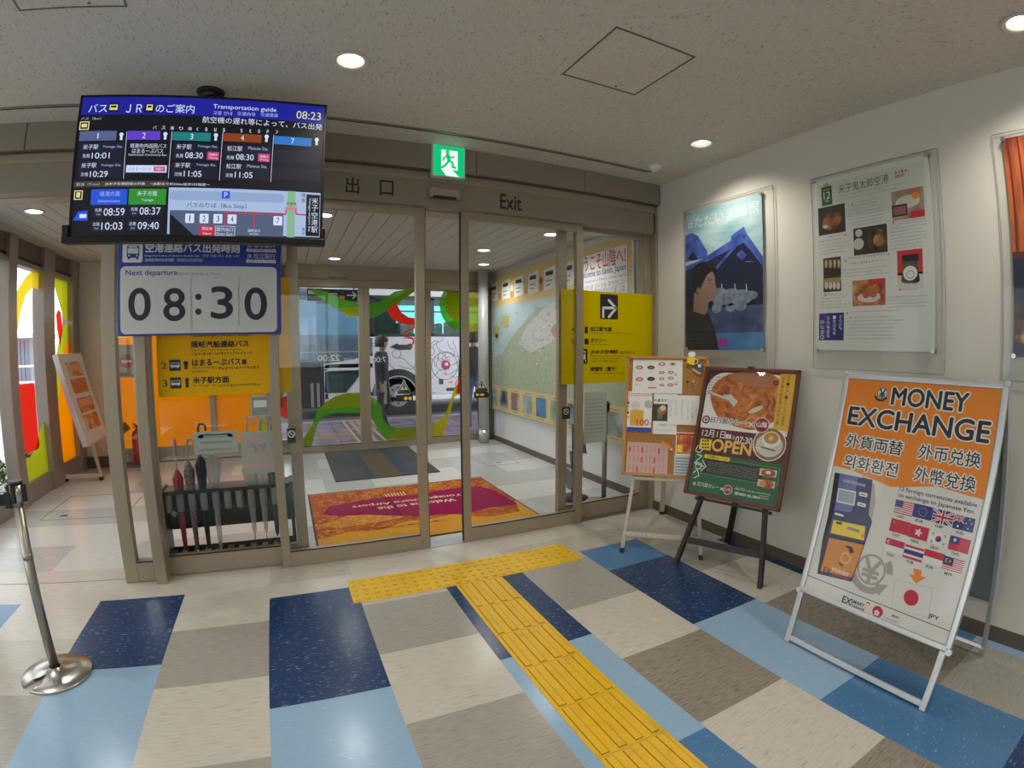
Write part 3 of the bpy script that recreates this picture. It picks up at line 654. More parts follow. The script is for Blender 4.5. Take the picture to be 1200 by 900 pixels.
m.T('境港市内巡回バス', 272, 303, 432, 305, 20, sWH, .0016); m.T('はまるーぷバス', 281, 325, 418, 327, 20, sWH, .0016); m.T('Sakaiminato Community Bus', 264, 343, 432, 346, 11, sWH, .0016)
m.R(255, 388, 432, 422, sMP, .001); m.R(258, 391, 429, 419, sWH, .0013); m.T('はまるーぷバス', 266, 404, 365, 406, 14, sBL2, .0016); m.R(376, 395, 425, 416, sPK, .0016); m.T('待機中', 382, 405, 418, 406, 12, sWH, .002)
m.R(25, 460, 440, 484, sOL, .001); m.T('鉄道（Train）', 36, 472, 138, 473, 14, sLV, .0016); m.T('JR米子空港駅発の列車', 162, 471, 338, 472, 15, sWH, .0016); m.T('ーJR駅まで約250m徒歩5分程度ー', 358, 472, 622, 475, 14, sWH, .0016)
m.R(27, 500, 62, 540, sYE, .001); m.R(31, 504, 58, 536, sBK, .0013); m.R(37, 508, 52, 530, sYE, .0016)
m.G([(20, 632), (44, 592), (84, 588), (86, 632)], sBL2, .001); m.R(50, 604, 80, 620, sWH, .0014)
m.R(102, 495, 257, 562, sBL2, .001); m.T('境港方面', 138, 514, 228, 515, 22, sLV, .0016); m.T('Sakaiminato', 131, 545, 228, 546, 13, sLV, .0016)
m.R(268, 492, 428, 562, sGR, .001); m.T('米子方面', 303, 512, 391, 513, 22, sWH, .0016); m.T('Yonago', 322, 542, 374, 543, 13, sWH, .0016)
for (x, y, k1, e1, tm) in ((118, 592, '先発', '1st', '08:59'), (276, 588, '先発', '1st', '08:37'), (108, 654, '次発', '2nd', '10:03'), (268, 652, '次発', '2nd', '09:40')):
    m.R(x - 10, y - 26, x + 140, y + 26, sDK, .0008); m.T(k1, x, y - 6, x + 30, y - 6, 16, sWH, .0016); m.T(e1, x + 6, y + 12, x + 24, y + 12, 10, sLV, .0016); m.T(tm, x + 38, y + 2, x + 130, y + 2, 32, sWH, .0016)
m.R(443, 486, 1104, 706, sMP, .001); m.R(446, 500, 948, 556, sg('map_lilac', (.3, .42, .68)), .0012, r=.02); m.R(447, 586, 944, 704, sMG, .0012); m.G([(447, 600), (447, 704), (560, 704)], sBK, .0013)
m.R(676, 502, 710, 536, sBL2, .0015); m.T('P', 686, 519, 700, 519, 22, sWH, .0019)
m.T('バスのりば（Bus Stop）', 520, 566, 783, 570, 26, sBK, .0016)
for (x, y, t) in ((534, 622, '1'), (597, 623, '2'), (658, 624, '3'), (720, 626, '4'), (921, 633, '7')): m.R(x - 19, y - 21, x + 19, y + 21, sWH, .0016, r=.004); q_ = 2.2 if t == '1' else 6; m.T(t, x - q_, y, x + q_, y, 26, sBK, .002)
m.S([(690, 655), (690, 597), (955, 605), (960, 580), (998, 580), (1002, 604), (1045, 608)], .007, sRD, .0015); m.S([(818, 602), (818, 662)], .007, sRD, .0015)
m.R(965, 502, 994, 706, sGS, .0014); m.R(955, 570, 1005, 588, sg('rose', (.6, .25, .35)), .0017); m.T('歩道橋', 957, 557, 1003, 559, 14, sBK, .0018)
m.R(575, 655, 643, 700, sRD, .0016); m.T('現在地', 588, 667, 633, 668, 14, sWH, .002); m.T('Here', 592, 688, 628, 689, 10, sWH, .002)
m.R(646, 655, 732, 702, sWH, .0014); m.R(648, 657, 730, 700, sMG, .0017); m.T('国内出口', 652, 670, 724, 672, 17, sWH, .002); m.T('Dom Exit', 652, 690, 724, 692, 13, sWH, .002)
m.T('国際出口', 790, 676, 842, 677, 13, sWH, .002); m.T('Int Exit', 798, 690, 836, 691, 9, sWH, .002)
m.R(1047, 517, 1102, 702, sBK, .0016); a = m.p(1068, 532); b = m.p(1098, 680)
m.VT('米子空港駅', 1083, 530, 1083, 688, sWH, .002); a = m.p(1055, 532); b = m.p(1064, 680); m.text('Yonago-airport Sta', a[0], b[1], b[0], a[1], sWH, .002, rot=1)
m.VT('境港', 1033, 510, 1033, 555, sBK, .0016); m.VT('米子', 1033, 660, 1033, 700, sBK, .0016)
m.obj('screen', TR)

# ================================================================ departure board with number cards
BO = (-.50, 3.18, 1.51)
BR_ = root('departure_board', BO, 'blue and white departure time board with large card digits under the hanging screen', 'sign')
PX = plane_pix((BO[0], BO[1], BO[2]))
BLUE = mat('sign_blue', (.025, .055, .34), .4)
x0, x1 = PX(137, 340)[0], PX(329, 340)[0]; zb = PX(230, 392.5)[1]; zt = zb + .63
m = MB(PX); m.box(x0, x1, 0, .02, zb, zt, BLUE); m.obj('backing_panel', BR_, bevel=.006)
m = MB(PX); m.view(80, 270, 3.75)
WPL = mat('sign_white_enamel', (.68, .69, .68), .4, var=.02)
a, b = m.p(229, 158), m.p(918, 446); m.rrect(a[0], b[1], b[0], a[1], .03, WPL, .001)
m.R(240, 52, 326, 141, WHT, .001, r=.012); m.R(258, 66, 312, 120, BLUE, .0015, r=.012); m.R(262, 78, 308, 102, WHT, .002, r=.004); m.R(266, 69, 304, 75, WHT, .002); m.R(262, 118, 272, 127, BLUE, .0015); m.R(298, 118, 308, 127, BLUE, .0015); m.D(268, 111, 4, WHT, .002, n=10); m.D(302, 111, 4, WHT, .002, n=10)
m.T('空港連絡バス出発時刻', 340, 76, 752, 80, 40, WHT, .0015, .05); m.T('Departure time of airport shuttle bus   공항 셔틀 버스 출발 시간', 337, 112, 752, 114, 13, WHT, .0015)
m.T('機場區專線出發時間　机场巴士出发时间', 338, 130, 590, 131, 14, WHT, .0015)
m.T('JR 米子駅行', 785, 70, 910, 74, 22, WHT, .0015); m.R(783, 81, 912, 97, WHT, .0012); m.T('to JR Yonago Station', 790, 89, 906, 89, 11, BLUE, .0018)
m.T('JR 松江駅行', 785, 114, 910, 117, 26, WHT, .0015); m.R(783, 128, 912, 144, WHT, .0012); m.T('to JR Matsue Station', 790, 136, 906, 136, 11, BLUE, .0018)
m.T('Next departure', 252, 190, 481, 188, 32, BLUE, .0015, .012); m.T('(Japan Standard Time)', 485, 191, 669, 193, 17, GREY, .0015)
m.D(572, 292, 14, INK, .0015, n=24); m.D(572, 357, 14, INK, .0015, n=24)
m.obj('printed_face', BR_)
CARD = mat('number_card_grey_white', (.66, .67, .66), .5, var=.02)
for (xa, ya, xb, yb, t, dx0, dy0, dx1, dy1, th) in ((247, 215, 391, 431, '0', 268, 255, 360, 395, .0022), (395, 213, 540, 431, '8', 422, 256, 512, 397, .006), (603, 211, 748, 419, '3', 630, 249, 721, 387, .006), (753, 214, 897, 428, '0', 778, 254, 870, 391, .0022)):
    m = MB(PX); m.view(80, 270, 3.75); a, b = m.p(xa, ya), m.p(xb, yb)
    m.box(a[0], b[0], -th, -.0005, b[1], a[1], CARD)
    o = m.obj('number_card', BR_); m = MB(PX); m.view(80, 270, 3.75); a, b = m.p(dx0, dy1), m.p(dx1, dy0); m.text(t, a[0], a[1], b[0], b[1], INK, th + .0008, .03); m.obj('digit', o)
for s, e in ((x0 - .012, x0 + .02), (x1 - .02, x1 + .012)):
    m = MB(PX); m.box(s, e, -.006, .03, zb - .014, zb + .02, ACRYL); m.box(*((s, s + .008) if s < x0 else (e - .008, e)), -.006, .03, zb, zb + .14, ACRYL); m.obj('acrylic_holder', BR_)
for x in (-.355, .44): m = MB(); m.box(x - .03, x + .03, .02, .11, .1, .14, ALU); m.obj('bracket', BR_)

# ================================================================ yellow direction signs on the side lights
YF = film('yellow_sign_film', (.97, .66, .03), .93, .35); YF2 = film('lemon_sign_film', (.8, .66, .0), .94, .35)
def flat_sign(name, O, label, cat='sign', u=(1, 0, 0), v=(0, 0, 1), **k):
    return root(name, O, label, cat, u, v, **k), plane_pix(O, u, v)
O = (-.38, 3.337, 1.14); r, P = flat_sign('direction_sign', O, 'amber bus direction sign on glass below the departure board', group='yellow direction signs')
m = MB(P); m.box(-.40, .405, 0, .004, 0, .72, YF); m.view(80, 270, 3.75)
m.T('隠岐汽船連絡バス', 541, 500, 793, 499, 28, INK, .001, .05); m.T('Oki Kisen Ferry Connecting Bus', 541, 526, 760, 526, 11, INK, .001); m.lines(541, 535, 828, 547, 1, INK, .001, 4, .6); m.lines(541, 458, 820, 467, 1, INK, .001, 4, .6)
def busicon(x0, y0, x1, y1):
    m.R(x0, y0, x1, y1, INK, .001, r=.004); w, h = x1 - x0, y1 - y0
    m.R(x0 + w * .1, y0 + h * .28, x1 - w * .1, y0 + h * .66, WHT, .0014, r=.002); m.R(x0 + w * .14, y0 + h * .33, x1 - w * .14, y0 + h * .46, INK, .0018); m.D(x0 + w * .27, y0 + h * .68, h * .08, WHT, .0014, n=10); m.D(x0 + w * .73, y0 + h * .68, h * .08, WHT, .0014, n=10)
m.T('2', 408, 595, 433, 595, 28, INK, .001); busicon(443, 569, 495, 617); m.D(517, 584, 11, INK, .001, n=12); m.R(510, 592, 525, 610, INK, .001)
m.T('はまるーぷバス', 545, 580, 757, 577, 28, INK, .001, .05); m.R(764, 567, 783, 588, INK, .001); m.T('Hama Loop Bus', 545, 604, 652, 603, 11, INK, .001); m.lines(660, 597, 875, 610, 1, INK, .001, 5, .6); m.lines(545, 614, 630, 626, 1, INK, .001, 6, .6)
m.T('3', 413, 672, 436, 672, 28, INK, .001); busicon(447, 647, 498, 694); m.D(522, 656, 9, INK, .001, n=12); m.R(515, 662, 530, 690, INK, .001)
m.T('米子駅方面', 548, 658, 706, 656, 28, INK, .001, .05); m.T('To Yonago Sta.', 548, 682, 652, 680, 11, INK, .001); m.lines(660, 674, 865, 684, 1, INK, .001, 7, .6)
m.obj('sign_panel', r)
O = (2.44, 3.322, 1.12); r, P = flat_sign('direction_sign', O, 'lemon yellow exit direction sign with black arrow box on glass behind the cork board', group='yellow direction signs')
m = MB(P); m.box(-.47, .43, 0, .004, 0, .735, YF2); m.view(640, 350, 6.92)
m.R(437, -40, 582, 170, INK, .001, r=.012) ; s_ = .0014
m.S([(462, 150), (462, 75), (560, 75)], .021, WHT, s_); m.S([(507, 12), (566, 78), (507, 150)], .021, WHT, s_)
m.T('松江駅方面', 360, 248, 531, 246, 36, INK, .001, .05); m.T('To Matsue Sta.', 360, 278, 470, 279, 13, INK, .001); m.lines(478, 274, 700, 288, 1, INK, .001, 3, .6)
m.T('タクシー', 360, 340, 487, 338, 34, INK, .001, .05); m.T('Taxi', 360, 372, 392, 372, 13, INK, .001); m.lines(400, 366, 525, 380, 1, INK, .001, 3, .6)
m.T('JR米子空港駅', 360, 436, 582, 432, 34, INK, .001, .05); m.T('（徒歩約5分）', 592, 436, 716, 436, 22, INK, .001); m.lines(360, 456, 650, 514, 3, INK, .001, 8, .5)
m.T('喫煙所（屋外）', 360, 572, 568, 568, 36, INK, .001, .05); m.T('Smoking Area (Outdoors)', 360, 606, 552, 604, 13, INK, .001); m.lines(566, 598, 636, 610, 1, INK, .001, 3, .6)
m.T('4', 204, 250, 226, 250, 34, INK, .001, .01); m.T('5', 204, 350, 226, 350, 34, INK, .001, .01); m.R(312, 228, 338, 282, INK, .001); m.R(310, 325, 344, 372, INK, .001)
m.R(262, 408, 335, 526, INK, .001, r=.006); m.R(282, 424, 318, 490, WHT, .0014, r=.004); m.R(288, 434, 312, 455, INK, .0018); m.S([(286, 492), (276, 515)], .006, WHT, .0014); m.S([(314, 492), (324, 515)], .006, WHT, .0014)
m.obj('sign_panel', r)
# ================================================================ stickers on the doors (parts of the leaf they are stuck to)
def sticker(parent, pts_fn):
    m = MB(plane_pix((0, 3.287, 0))); pts_fn(m); o = m.obj('sticker', parent); return o
DG = mat('sticker_dark_green', (.01, .06, .03), .5); PALEG = mat('sticker_pale', (.62, .66, .58), .5)
def tri(m, x, y, s, d):
    m.G([(x, y - s), (x + s * .95, y + s * .8), (x - s * .95, y + s * .8)], PALEG, d); m.G([(x, y - s * .72), (x + s * .7, y + s * .45), (x - s * .7, y + s * .45)], INK, d + .0005); m.G([(x, y - s * .5), (x + s * .5, y + s * .33), (x - s * .5, y + s * .33)], PALEG, d + .001)
    m.R(x - 1, y - s * .28, x + 1, y + s * .2, INK, d + .0015); m.R(x - s * .85, y + s * .5, x + s * .85, y + s * .78, DG, d + .0006)
def s1(m):
    d = -(3.30); m.view(0, 0, 1); tri(m, 474, 454, 9, d); m.R(464.5, 463.5, 484.5, 470, INK, d, r=.006); m.D(476, 467, 2.2, YELLOW, d + .0006, n=10); m.D(481, 467, 2.2, YELLOW, d + .0006, n=10)
sticker(D1, s1)
def s2(m):
    d = -(3.30); m.view(0, 0, 1); tri(m, 565, 452, 8.5, d); m.R(556, 459.5, 572, 466, INK, d, r=.006); m.G([(571, 459), (576, 462.8), (571, 466.5)], INK, d + .0004); m.R(558.5, 461.5, 562, 464, YELLOW, d + .0006); m.R(563.5, 461.5, 568, 464, YELLOW, d + .0006)
sticker(D2, s2)
def touch(m, x, y, s, d):
    m.R(x - s, y - s * 1.5, x + s, y + s * 1.5, INK, d); m.D(x, y - s * .35, s * .8, PALEG, d + .0006); m.D(x, y - s * .35, s * .55, DG, d + .001); m.S([(x - s * .45, y - s * .75), (x + s * .45, y)], .006, PALEG, d + .0014); m.R(x - s * .85, y + s * .8, x + s * .85, y + s * 1.3, DG, d + .0008)
sticker(D1, lambda m: touch(m, 341.5, 510.5, 5.4, -3.286)); sticker(W3, lambda m: touch(m, 668, 485, 4.6, -3.346))
# ================================================================ wall posters on the right
def wall_poster(name, ya, yb, z0, z1, label, mk, acr, cat='poster', grp='posters on the lobby wall'):
    """ya: far edge, yb: near edge (the reader looks towards +x, so u runs from far to near)"""
    O = (WX - .022, (ya + yb) / 2, z0); r, P = flat_sign(name, O, label, cat, u=(0, -1, 0), group=grp); w = (ya - yb) / 2
    m = MB(P); m.box(-w, w, 0, .003, 0, z1 - z0, PAPER); mk(m, w, z1 - z0); m.obj('poster_sheet', r)
    l, rr, bt, tp = acr
    m = MB(); m.box(-w - l, w + rr, .006, .010, -bt, z1 - z0 + tp, ACRYL); t_ = .0035; zz = z1 - z0 + tp
    for q in ((-w - l - t_, -w - l, -bt, zz), (w + rr, w + rr + t_, -bt, zz), (-w - l, w + rr, -bt - t_, -bt), (-w - l, w + rr, zz, zz + t_)): m.box(q[0], q[1], .0055, .0105, q[2], q[3], EDGE)
    bk = m.obj('acrylic_backing', r, bevel=.001)
    m = MB(); m.box(-w - .004, w + .004, -.006, -.0035, -.004, z1 - z0 + .004, ACRYL); m.obj('acrylic_cover', r)
    for u, v in ((-w + .005, .004), (w - .005, .004), (-w + .005, z1 - z0 - .004), (w - .005, z1 - z0 - .004)):
        m = MB(); m.cyl((u, .022, v), (u, -.012, v), .011, .011, STEEL, 16); m.obj('standoff', bk)
    return r
EDGE = glass('acrylic_polished_edge', (.8, .84, .82), .1, 1.4, .45, (.42, .46, .44))
SKY = ramp_mat('poster_sky_teal', [(.35, (.2, .4, .46)), (.65, (.5, .66, .68))], 3, .4, (1, 1, 3)); ROOF = ramp_mat('poster_roof_blue', [(.35, (.03, .06, .28)), (.65, (.08, .14, .5))], 12, .4)
DKB = mat('poster_night_blue', (.012, .018, .05), .4); MIDB = ramp_mat('poster_dusk_blue', [(.3, (.03, .05, .14)), (.7, (.08, .12, .3))], 8, .4); SKIN = mat('poster_skin', (.3, .19, .15), .4); HAIRM = mat('poster_hair', (.012, .01, .012), .4); SHIRT = mat('poster_shirt_black', (.02, .025, .035), .4); ROPE = ramp_mat('poster_straw_rope', [(.3, (.12, .17, .25)), (.7, (.3, .37, .45))], 20, .4)
def poster_shrine(m, w, h):
    m.view(780, 200, 3.914); m.rect(-w, 0, w, h, SKY, .0004)
    m.G([(92, 300), (120, 285), (150, 300), (192, 372), (192, 400), (92, 420)], ROOF, .0007)
    m.G([(92, 440), (160, 410), (300, 320), (300, 300), (360, 255), (370, 285), (447, 395), (447, 820), (92, 820)], ROOF, .001)
    m.G([(150, 440), (240, 390), (360, 330), (447, 440), (447, 640), (92, 640), (92, 460)], DKB, .0013); m.G([(325, 385), (350, 362), (372, 388), (352, 412)], ROOF, .0016); m.G([(100, 405), (124, 372), (150, 405), (125, 412)], DKB, .0013)
    m.S([(235, 445), (360, 300), (440, 420)], .02, ROOF, .0016)
    m.R(92, 640, 447, 750, MIDB, .0016); m.G([(225, 745), (447, 740), (447, 822), (225, 822)], ramp_mat('poster_floor_blue', [(.3, (.05, .14, .4)), (.7, (.1, .3, .6))], 6, .4), .0019)
    for (x, y, rx, ry) in ((250, 580, 26, 36), (300, 580, 34, 32), (350, 580, 34, 28), (390, 572, 22, 16), (235, 630, 16, 20), (300, 628, 16, 16), (345, 622, 18, 16)):
        a = m.p(x, y); m.disc(a[0], a[1], rx * .0029, ROPE, .0022 + .0001 * (x % 7), ry=ry * .0019)
    for x in (258, 318, 370): m.S([(x, 520), (x + 4, 560)], .005, WHT, .0024)
    # man in profile: shirt, neck, face, hair
    m.G([(96, 822), (96, 640), (130, 622), (172, 632), (200, 660), (228, 730), (245, 822)], SHIRT, .0027); m.G([(128, 645), (132, 560), (200, 590), (196, 640), (180, 662)], SKIN, .003)
    m.G([(150, 470), (205, 450), (226, 480), (228, 515), (236, 545), (230, 556), (232, 575), (222, 590), (205, 602), (180, 600), (150, 570)], SKIN, .0033); m.disc(*m.p(143, 548), .014, SKIN, .0034, ry=.022)
    m.G([(118, 500), (130, 440), (165, 418), (205, 418), (232, 440), (234, 480), (214, 462), (190, 480), (172, 520), (160, 545), (148, 530), (140, 560), (126, 540)], HAIRM, .0036); m.S([(196, 502), (216, 500)], .005, HAIRM, .0037); m.disc(*m.p(208, 514), .006, HAIRM, .0037, ry=.004); m.S([(214, 568), (228, 566)], .004, RED, .0037)
    PALE2 = mat('poster_pale_lettering', (.72, .82, .82), .4)
    m.T('#ただいま島根', 102, 236, 432, 176, 52, PALE2, .003)
    m.lines(100, 725, 220, 800, 4, MIDB, .0038, 4, .4); m.R(240, 768, 282, 808, mat('poster_stamp_magenta', (.3, .05, .3), .4), .0038)
wall_poster('wall_poster', 2.907, 2.186, 1.394, 2.458, 'blue dusk poster of a man in profile before a shrine roof', poster_shrine, (.03, .09, .13, .03))
FO1 = ramp_mat('food_photo_roast', [(.3, (.05, .02, .01)), (.5, (.3, .1, .03)), (.7, (.55, .25, .1))], 14, .4); FO2 = ramp_mat('food_photo_hotpot', [(.3, (.5, .42, .33)), (.55, (.35, .25, .18)), (.72, (.6, .1, .07))], 10, .4)
FO3 = ramp_mat('food_photo_black_bowl', [(.35, (.02, .015, .012)), (.55, (.12, .1, .05)), (.72, (.4, .3, .15))], 12, .4); FO4 = ramp_mat('food_photo_croquette', [(.35, (.25, .03, .02)), (.5, (.5, .14, .04)), (.66, (.62, .4, .15))], 12, .4); FO5 = ramp_mat('food_photo_curry', [(.3, (.2, .05, .015)), (.48, (.45, .13, .03)), (.6, (.55, .22, .05)), (.75, (.62, .4, .18))], 9, .4, dist=1.)
FOB = mat('food_photo_backdrop', (.05, .04, .035), .4); FOW = mat('food_photo_dish_white', (.66, .62, .56), .4)
def poster_news(m, w, h):
    m.left = True; m.rect(-w, 0, w, h, mat('poster_pale_green', (.72, .74, .68), .5, var=.02), .0003); m.rect(-w + .025, .04, w - .025, h - .03, mat('poster_green_tint', (.64, .68, .6), .5, var=.03), .0006) ; m.rect(-w + .025, .04, w - .025, h - .26, mat('poster_pale_green2', (.73, .74, .69), .5, var=.02), .0009)
    m.view(930, 160, 3.215)
    GT = mat('poster_green_tag', (.02, .12, .04), .5); BRN = mat('poster_brown_ink', (.14, .1, .08), .5); PKI = mat('poster_rose_ink', (.45, .16, .17), .5)
    m.R(104, 194, 147, 255, GT, .0013); m.D(124, 186, 12, mat('poster_gold', (.5, .4, .12), .5), .0011); m.T('12', 114, 223, 138, 220, 26, WHT, .0017); m.T('月号', 118, 243, 134, 242, 11, WHT, .0017); m.lines(112, 200, 138, 208, 1, WHT, .0017)
    m.T('米子鬼太郎空港', 168, 194, 358, 164, 34, BRN, .0015); m.lines(160, 222, 445, 236, 1, GREY, .0014, 4, .35); m.lines(160, 236, 440, 248, 1, GREY, .0014, 5, .35)
    m.T('お土産＆', 380, 134, 427, 130, 13, RED, .0015, .02); m.T('NEWS', 384, 150, 416, 147, 12, RED, .0015, .03)
    def photo(x0, y0, x1, y1, mt, d=.0014): m.R(x0, y0, x1, y1, mt, d)
    photo(92, 272, 197, 358, FOB); m.disc(*m.p(144, 318), .065, FO1, .0018, ry=.05, rot=.3); m.disc(*m.p(120, 340), .018, FOW, .002, ry=.01)
    photo(367, 210, 496, 300, FO2); m.disc(*m.p(430, 245), .07, FOW, .0018, ry=.035); m.R(370, 262, 430, 296, FOB, .002); m.R(376, 268, 424, 290, mat('food_photo_meat_pink', (.4, .12, .13), .4), .0023); m.disc(*m.p(460, 222), .02, ORANGE, .0023); m.R(440, 282, 494, 300, RED, .0023)
    photo(225, 348, 355, 434, FOB); m.disc(*m.p(316, 388), .06, FO3, .0018); m.disc(*m.p(245, 405), .033, FOW, .0018); m.disc(*m.p(246, 364), .022, FOW, .0018); m.disc(*m.p(322, 390), .035, FO1, .0021)
    photo(112, 460, 180, 582, FOB)
    for k in range(4): m.R(118 + k * 16, 466, 128 + k * 16, 494, ramp_mat('food_photo_roll', [(.4, (.5, .3, .12)), (.6, (.65, .5, .3))], 20, .4), .0018); m.disc(*m.p(124 + k * 15, 562), .012, FOW, .0018, ry=.022)
    m.R(112, 536, 180, 548, mat('food_photo_board', (.4, .28, .12), .4), .0017)
    photo(222, 544, 347, 634, FO4); m.disc(*m.p(284, 605), .07, FOW, .0017, ry=.03)
    for x, y in ((262, 582), (286, 576), (310, 580), (274, 596), (300, 594)): m.disc(*m.p(x, y), .022, FO5, .002 + x * 1e-6, ry=.019)
    m.R(284, 538, 347, 552, RED, .0024)
    photo(390, 432, 488, 516, RED); photo(392, 516, 490, 572, FOW); m.R(408, 448, 472, 468, INK, .0018, r=.006); m.G([(412, 468), (468, 468), (476, 545), (462, 553), (416, 553), (406, 545)], FO3, .0019); m.D(440, 515, 28, WHT, .0022); m.D(441, 520, 16, GREY, .0026); m.D(441, 520, 13, WHT, .003)
    photo(97, 667, 189, 768, mat('poster_indigo', (.02, .03, .2), .4)); m.VT('それは、', 178, 672, 176, 730, WHT, .0018); m.VT('一体の石像', 155, 674, 153, 748, WHT, .0018); m.VT('から始まる', 132, 676, 130, 758, WHT, .0018); m.VT('妙な旅。', 110, 690, 106, 765, WHT, .0018)
    for (x0, y0, x1, y1, n, c, s) in ((250, 240, 312, 252, 1, PKI, 1), (205, 262, 355, 345, 7, GREY, 2), (388, 318, 505, 330, 1, PKI, 3), (362, 330, 515, 432, 8, GREY, 4), (132, 372, 200, 384, 1, PKI, 5), (95, 392, 220, 404, 1, PKI, 6), (98, 406, 220, 450, 4, GREY, 7), (208, 450, 372, 490, 2, PKI, 8), (186, 500, 385, 534, 3, GREY, 9), (118, 592, 180, 603, 1, PKI, 10), (104, 606, 205, 652, 4, GREY, 11), (412, 572, 470, 584, 1, PKI, 12), (355, 600, 518, 650, 4, GREY, 13), (212, 655, 405, 668, 1, PKI, 14), (202, 676, 420, 768, 7, GREY, 15)): m.lines(x0, y0, x1, y1, n, c, .0014, s, .42)
    for (x, y) in ((222, 257), (196, 371), (196, 468), (376, 325), (118, 598), (402, 577), (203, 666)): m.D(x, y, 5, ORANGE, .0015, n=10)
wall_poster('wall_poster', 1.786, 1.072, 1.404, 2.433, 'white airport newsletter poster with food photos and green month tag', poster_news, (.02, .05, .11, .02))
REDW = ramp_mat('poster_red_slats', [(.4, (.2, .03, .015)), (.5, (.55, .13, .03)), (.62, (.5, .09, .02))], 10, .4, (1, 1, .15)); AMB = ramp_mat('poster_amber_night', [(.4, (.015, .01, .008)), (.56, (.12, .05, .015)), (.72, (.6, .3, .07))], 18, .4)
def poster_red(m, w, h):
    m.rect(-w, 0, w, h, DKB, .0004); m.rect(-w, h * .45, w, h, REDW, .0007)
    for k in range(14): m.rect(-w + .02 + k * .05, h * .45, -w + .03 + k * .05, h, mat('poster_red_dark', (.15, .015, .01), .4), .001)
    m.rect(-w, h * .06, w, h * .24, AMB, .0007); m.rect(-w, h * .44, w, h * .47, mat('poster_red_beam', (.12, .02, .012), .4), .0013)
wall_poster('wall_poster', .678, -.036, 1.394, 2.427, 'red and orange slatted night poster past the airport newsletter', poster_red, (.05, .05, .11, .03))
# ================================================================ money exchange A-board
def leaning(fl, fr, deg):
    """foot points on the floor, lean from vertical -> origin, u, v"""
    fl, fr = Vector((*fl, 0)), Vector((*fr, 0)); u = (fr - fl).normalized(); nb = Vector((-u.y, u.x, 0)); a = radians(deg)
    return fl, u, nb * sin(a) + Vector((0, 0, cos(a)))
fo, u, v = leaning((2.08, 1.324), (2.071, .587), 13.5)
AB = root('a_board', fo, 'orange and white money exchange A-board in a silver frame', 'sign board', u=u, v=v)
P = plane_pix(fo, u, v); ua, ub, va, vb = 0., .752, .26, 1.334; FW = .03
m = MB()
for a in ((ua, ua + FW, va, vb), (ub - FW, ub, va, vb), (ua, ub, va, va + FW), (ua, ub, vb - FW, vb)): m.box(a[0], a[1], -.012, .012, a[2], a[3], SILV)
SF_ = m.obj('snap_frame', AB, bevel=.008, seg=3)
for x in (ua + .006, ub - .006):
    for z in (va + .006, vb - .006): m = MB(); m.cyl((x, -.0135, z), (x, .013, z), .0135, .0135, SILV, 16); m.obj('corner_cap', SF_)
for x in (.016, .721):
    m = MB(); m.box(x - .014, x + .014, -.006, .012, 0, va + .03, SILV); m.obj('leg', AB, bevel=.003)
m = MB(); m.box(.02, .72, -.004, .01, .012, .04, SILV); m.obj('stretcher', AB, bevel=.003)
# rear panel, hinged at the top edge
inv = AB.matrix_world.inverted(); top = Vector((ua, .02, vb))
def rear(x, z0): # world floor point behind -> local
    return inv @ Vector((x, z0, 0))
RB = Vector((2.70, .0, 0)); bl, br = inv @ Vector((2.70, 1.31, 0)), inv @ Vector((2.70, .568, 0))
tl, tr = Vector((.015, .022, vb - .01)), Vector((.735, .022, vb - .01))
m = MB(); GB = mat('a_board_back_greygreen', (.2, .235, .215), .4, var=.04)
def lerp(a, b, t): return a + (b - a) * t
def panel(t0, t1, th, mt):
    A, B, C_, D = lerp(tl, bl, t0), lerp(tr, br, t0), lerp(tr, br, t1), lerp(tl, bl, t1); n = (B - A).cross(D - A).normalized() * th
    for q in ((A, B, C_, D), (A + n, D + n, C_ + n, B + n), (A, A + n, B + n, B), (D, C_, C_ + n, D + n), (A, D, D + n, A + n), (B, B + n, C_ + n, C_)): m.face(q, mt)
panel(.03, .77, .016, GB); m.obj('rear_panel', AB)
for a, b in ((tl, bl), (tr, br)):
    m = MB(); m.bar(a, b, .026, .022, SILV, up=(1, 0, 0)); m.obj('leg', AB, bevel=.003)
for t_ in (.96, .02, .77): m = MB(); m.bar(lerp(tl, bl, t_), lerp(tr, br, t_), .026, .016, SILV); m.obj('stretcher', AB)
m = MB(P); m.view(900, 420, 2.0933)
AOR = mat('exchange_orange', (.9, .26, .012), .4, var=.02); APP = mat('exchange_paper', (.76, .75, .71), .4, var=.02)
m.rect(ua + FW - .004, va + FW - .004, ub - FW + .004, vb - FW + .004, APP, .004)
L0, R0 = ua + FW - .003, ub - FW + .003; T0 = vb - FW + .003
def vv(x, y): return m.p(x, y)[1]
m.poly([(L0, T0), (L0, vv(157, 262)), (L0 + .10, vv(157, 262) - .004), (L0 + .3, vv(157, 262) - .04), (R0 - .2, vv(540, 348) + .012), (R0, vv(540, 350)), (R0, T0)], AOR, .0044)
def otext(t, xl, yl, xr, yr, h, bold, halo=1.6, d=.005):
    m.HT(t, xl, yl, xr, yr, h, INK, WHT, d, bold, halo)
otext('MONEY', 306, 95, 493, 107, 44, .035); otext('EXCHANGE', 200, 140, 545, 182, 48, .03)
otext('外貨両替', 193, 203, 333, 219, 34, .008); otext('外币兑换', 370, 232, 524, 247, 38, .008); otext('외화환전', 188, 254, 320, 272, 34, .008); otext('外幣兌換', 360, 286, 512, 306, 38, .008)
a = m.p(282, 86); m.disc(*a, .027, WHT, .005); m.ring(*a, .0225, .026, INK, .0056); m.T('¥', 274, 87, 290, 88, 24, INK, .0056, .02); m.ring(a[0] - .004, a[1] - .002, .027, .036, INK, .0058, 16, pi * 1.12, pi * 1.85)
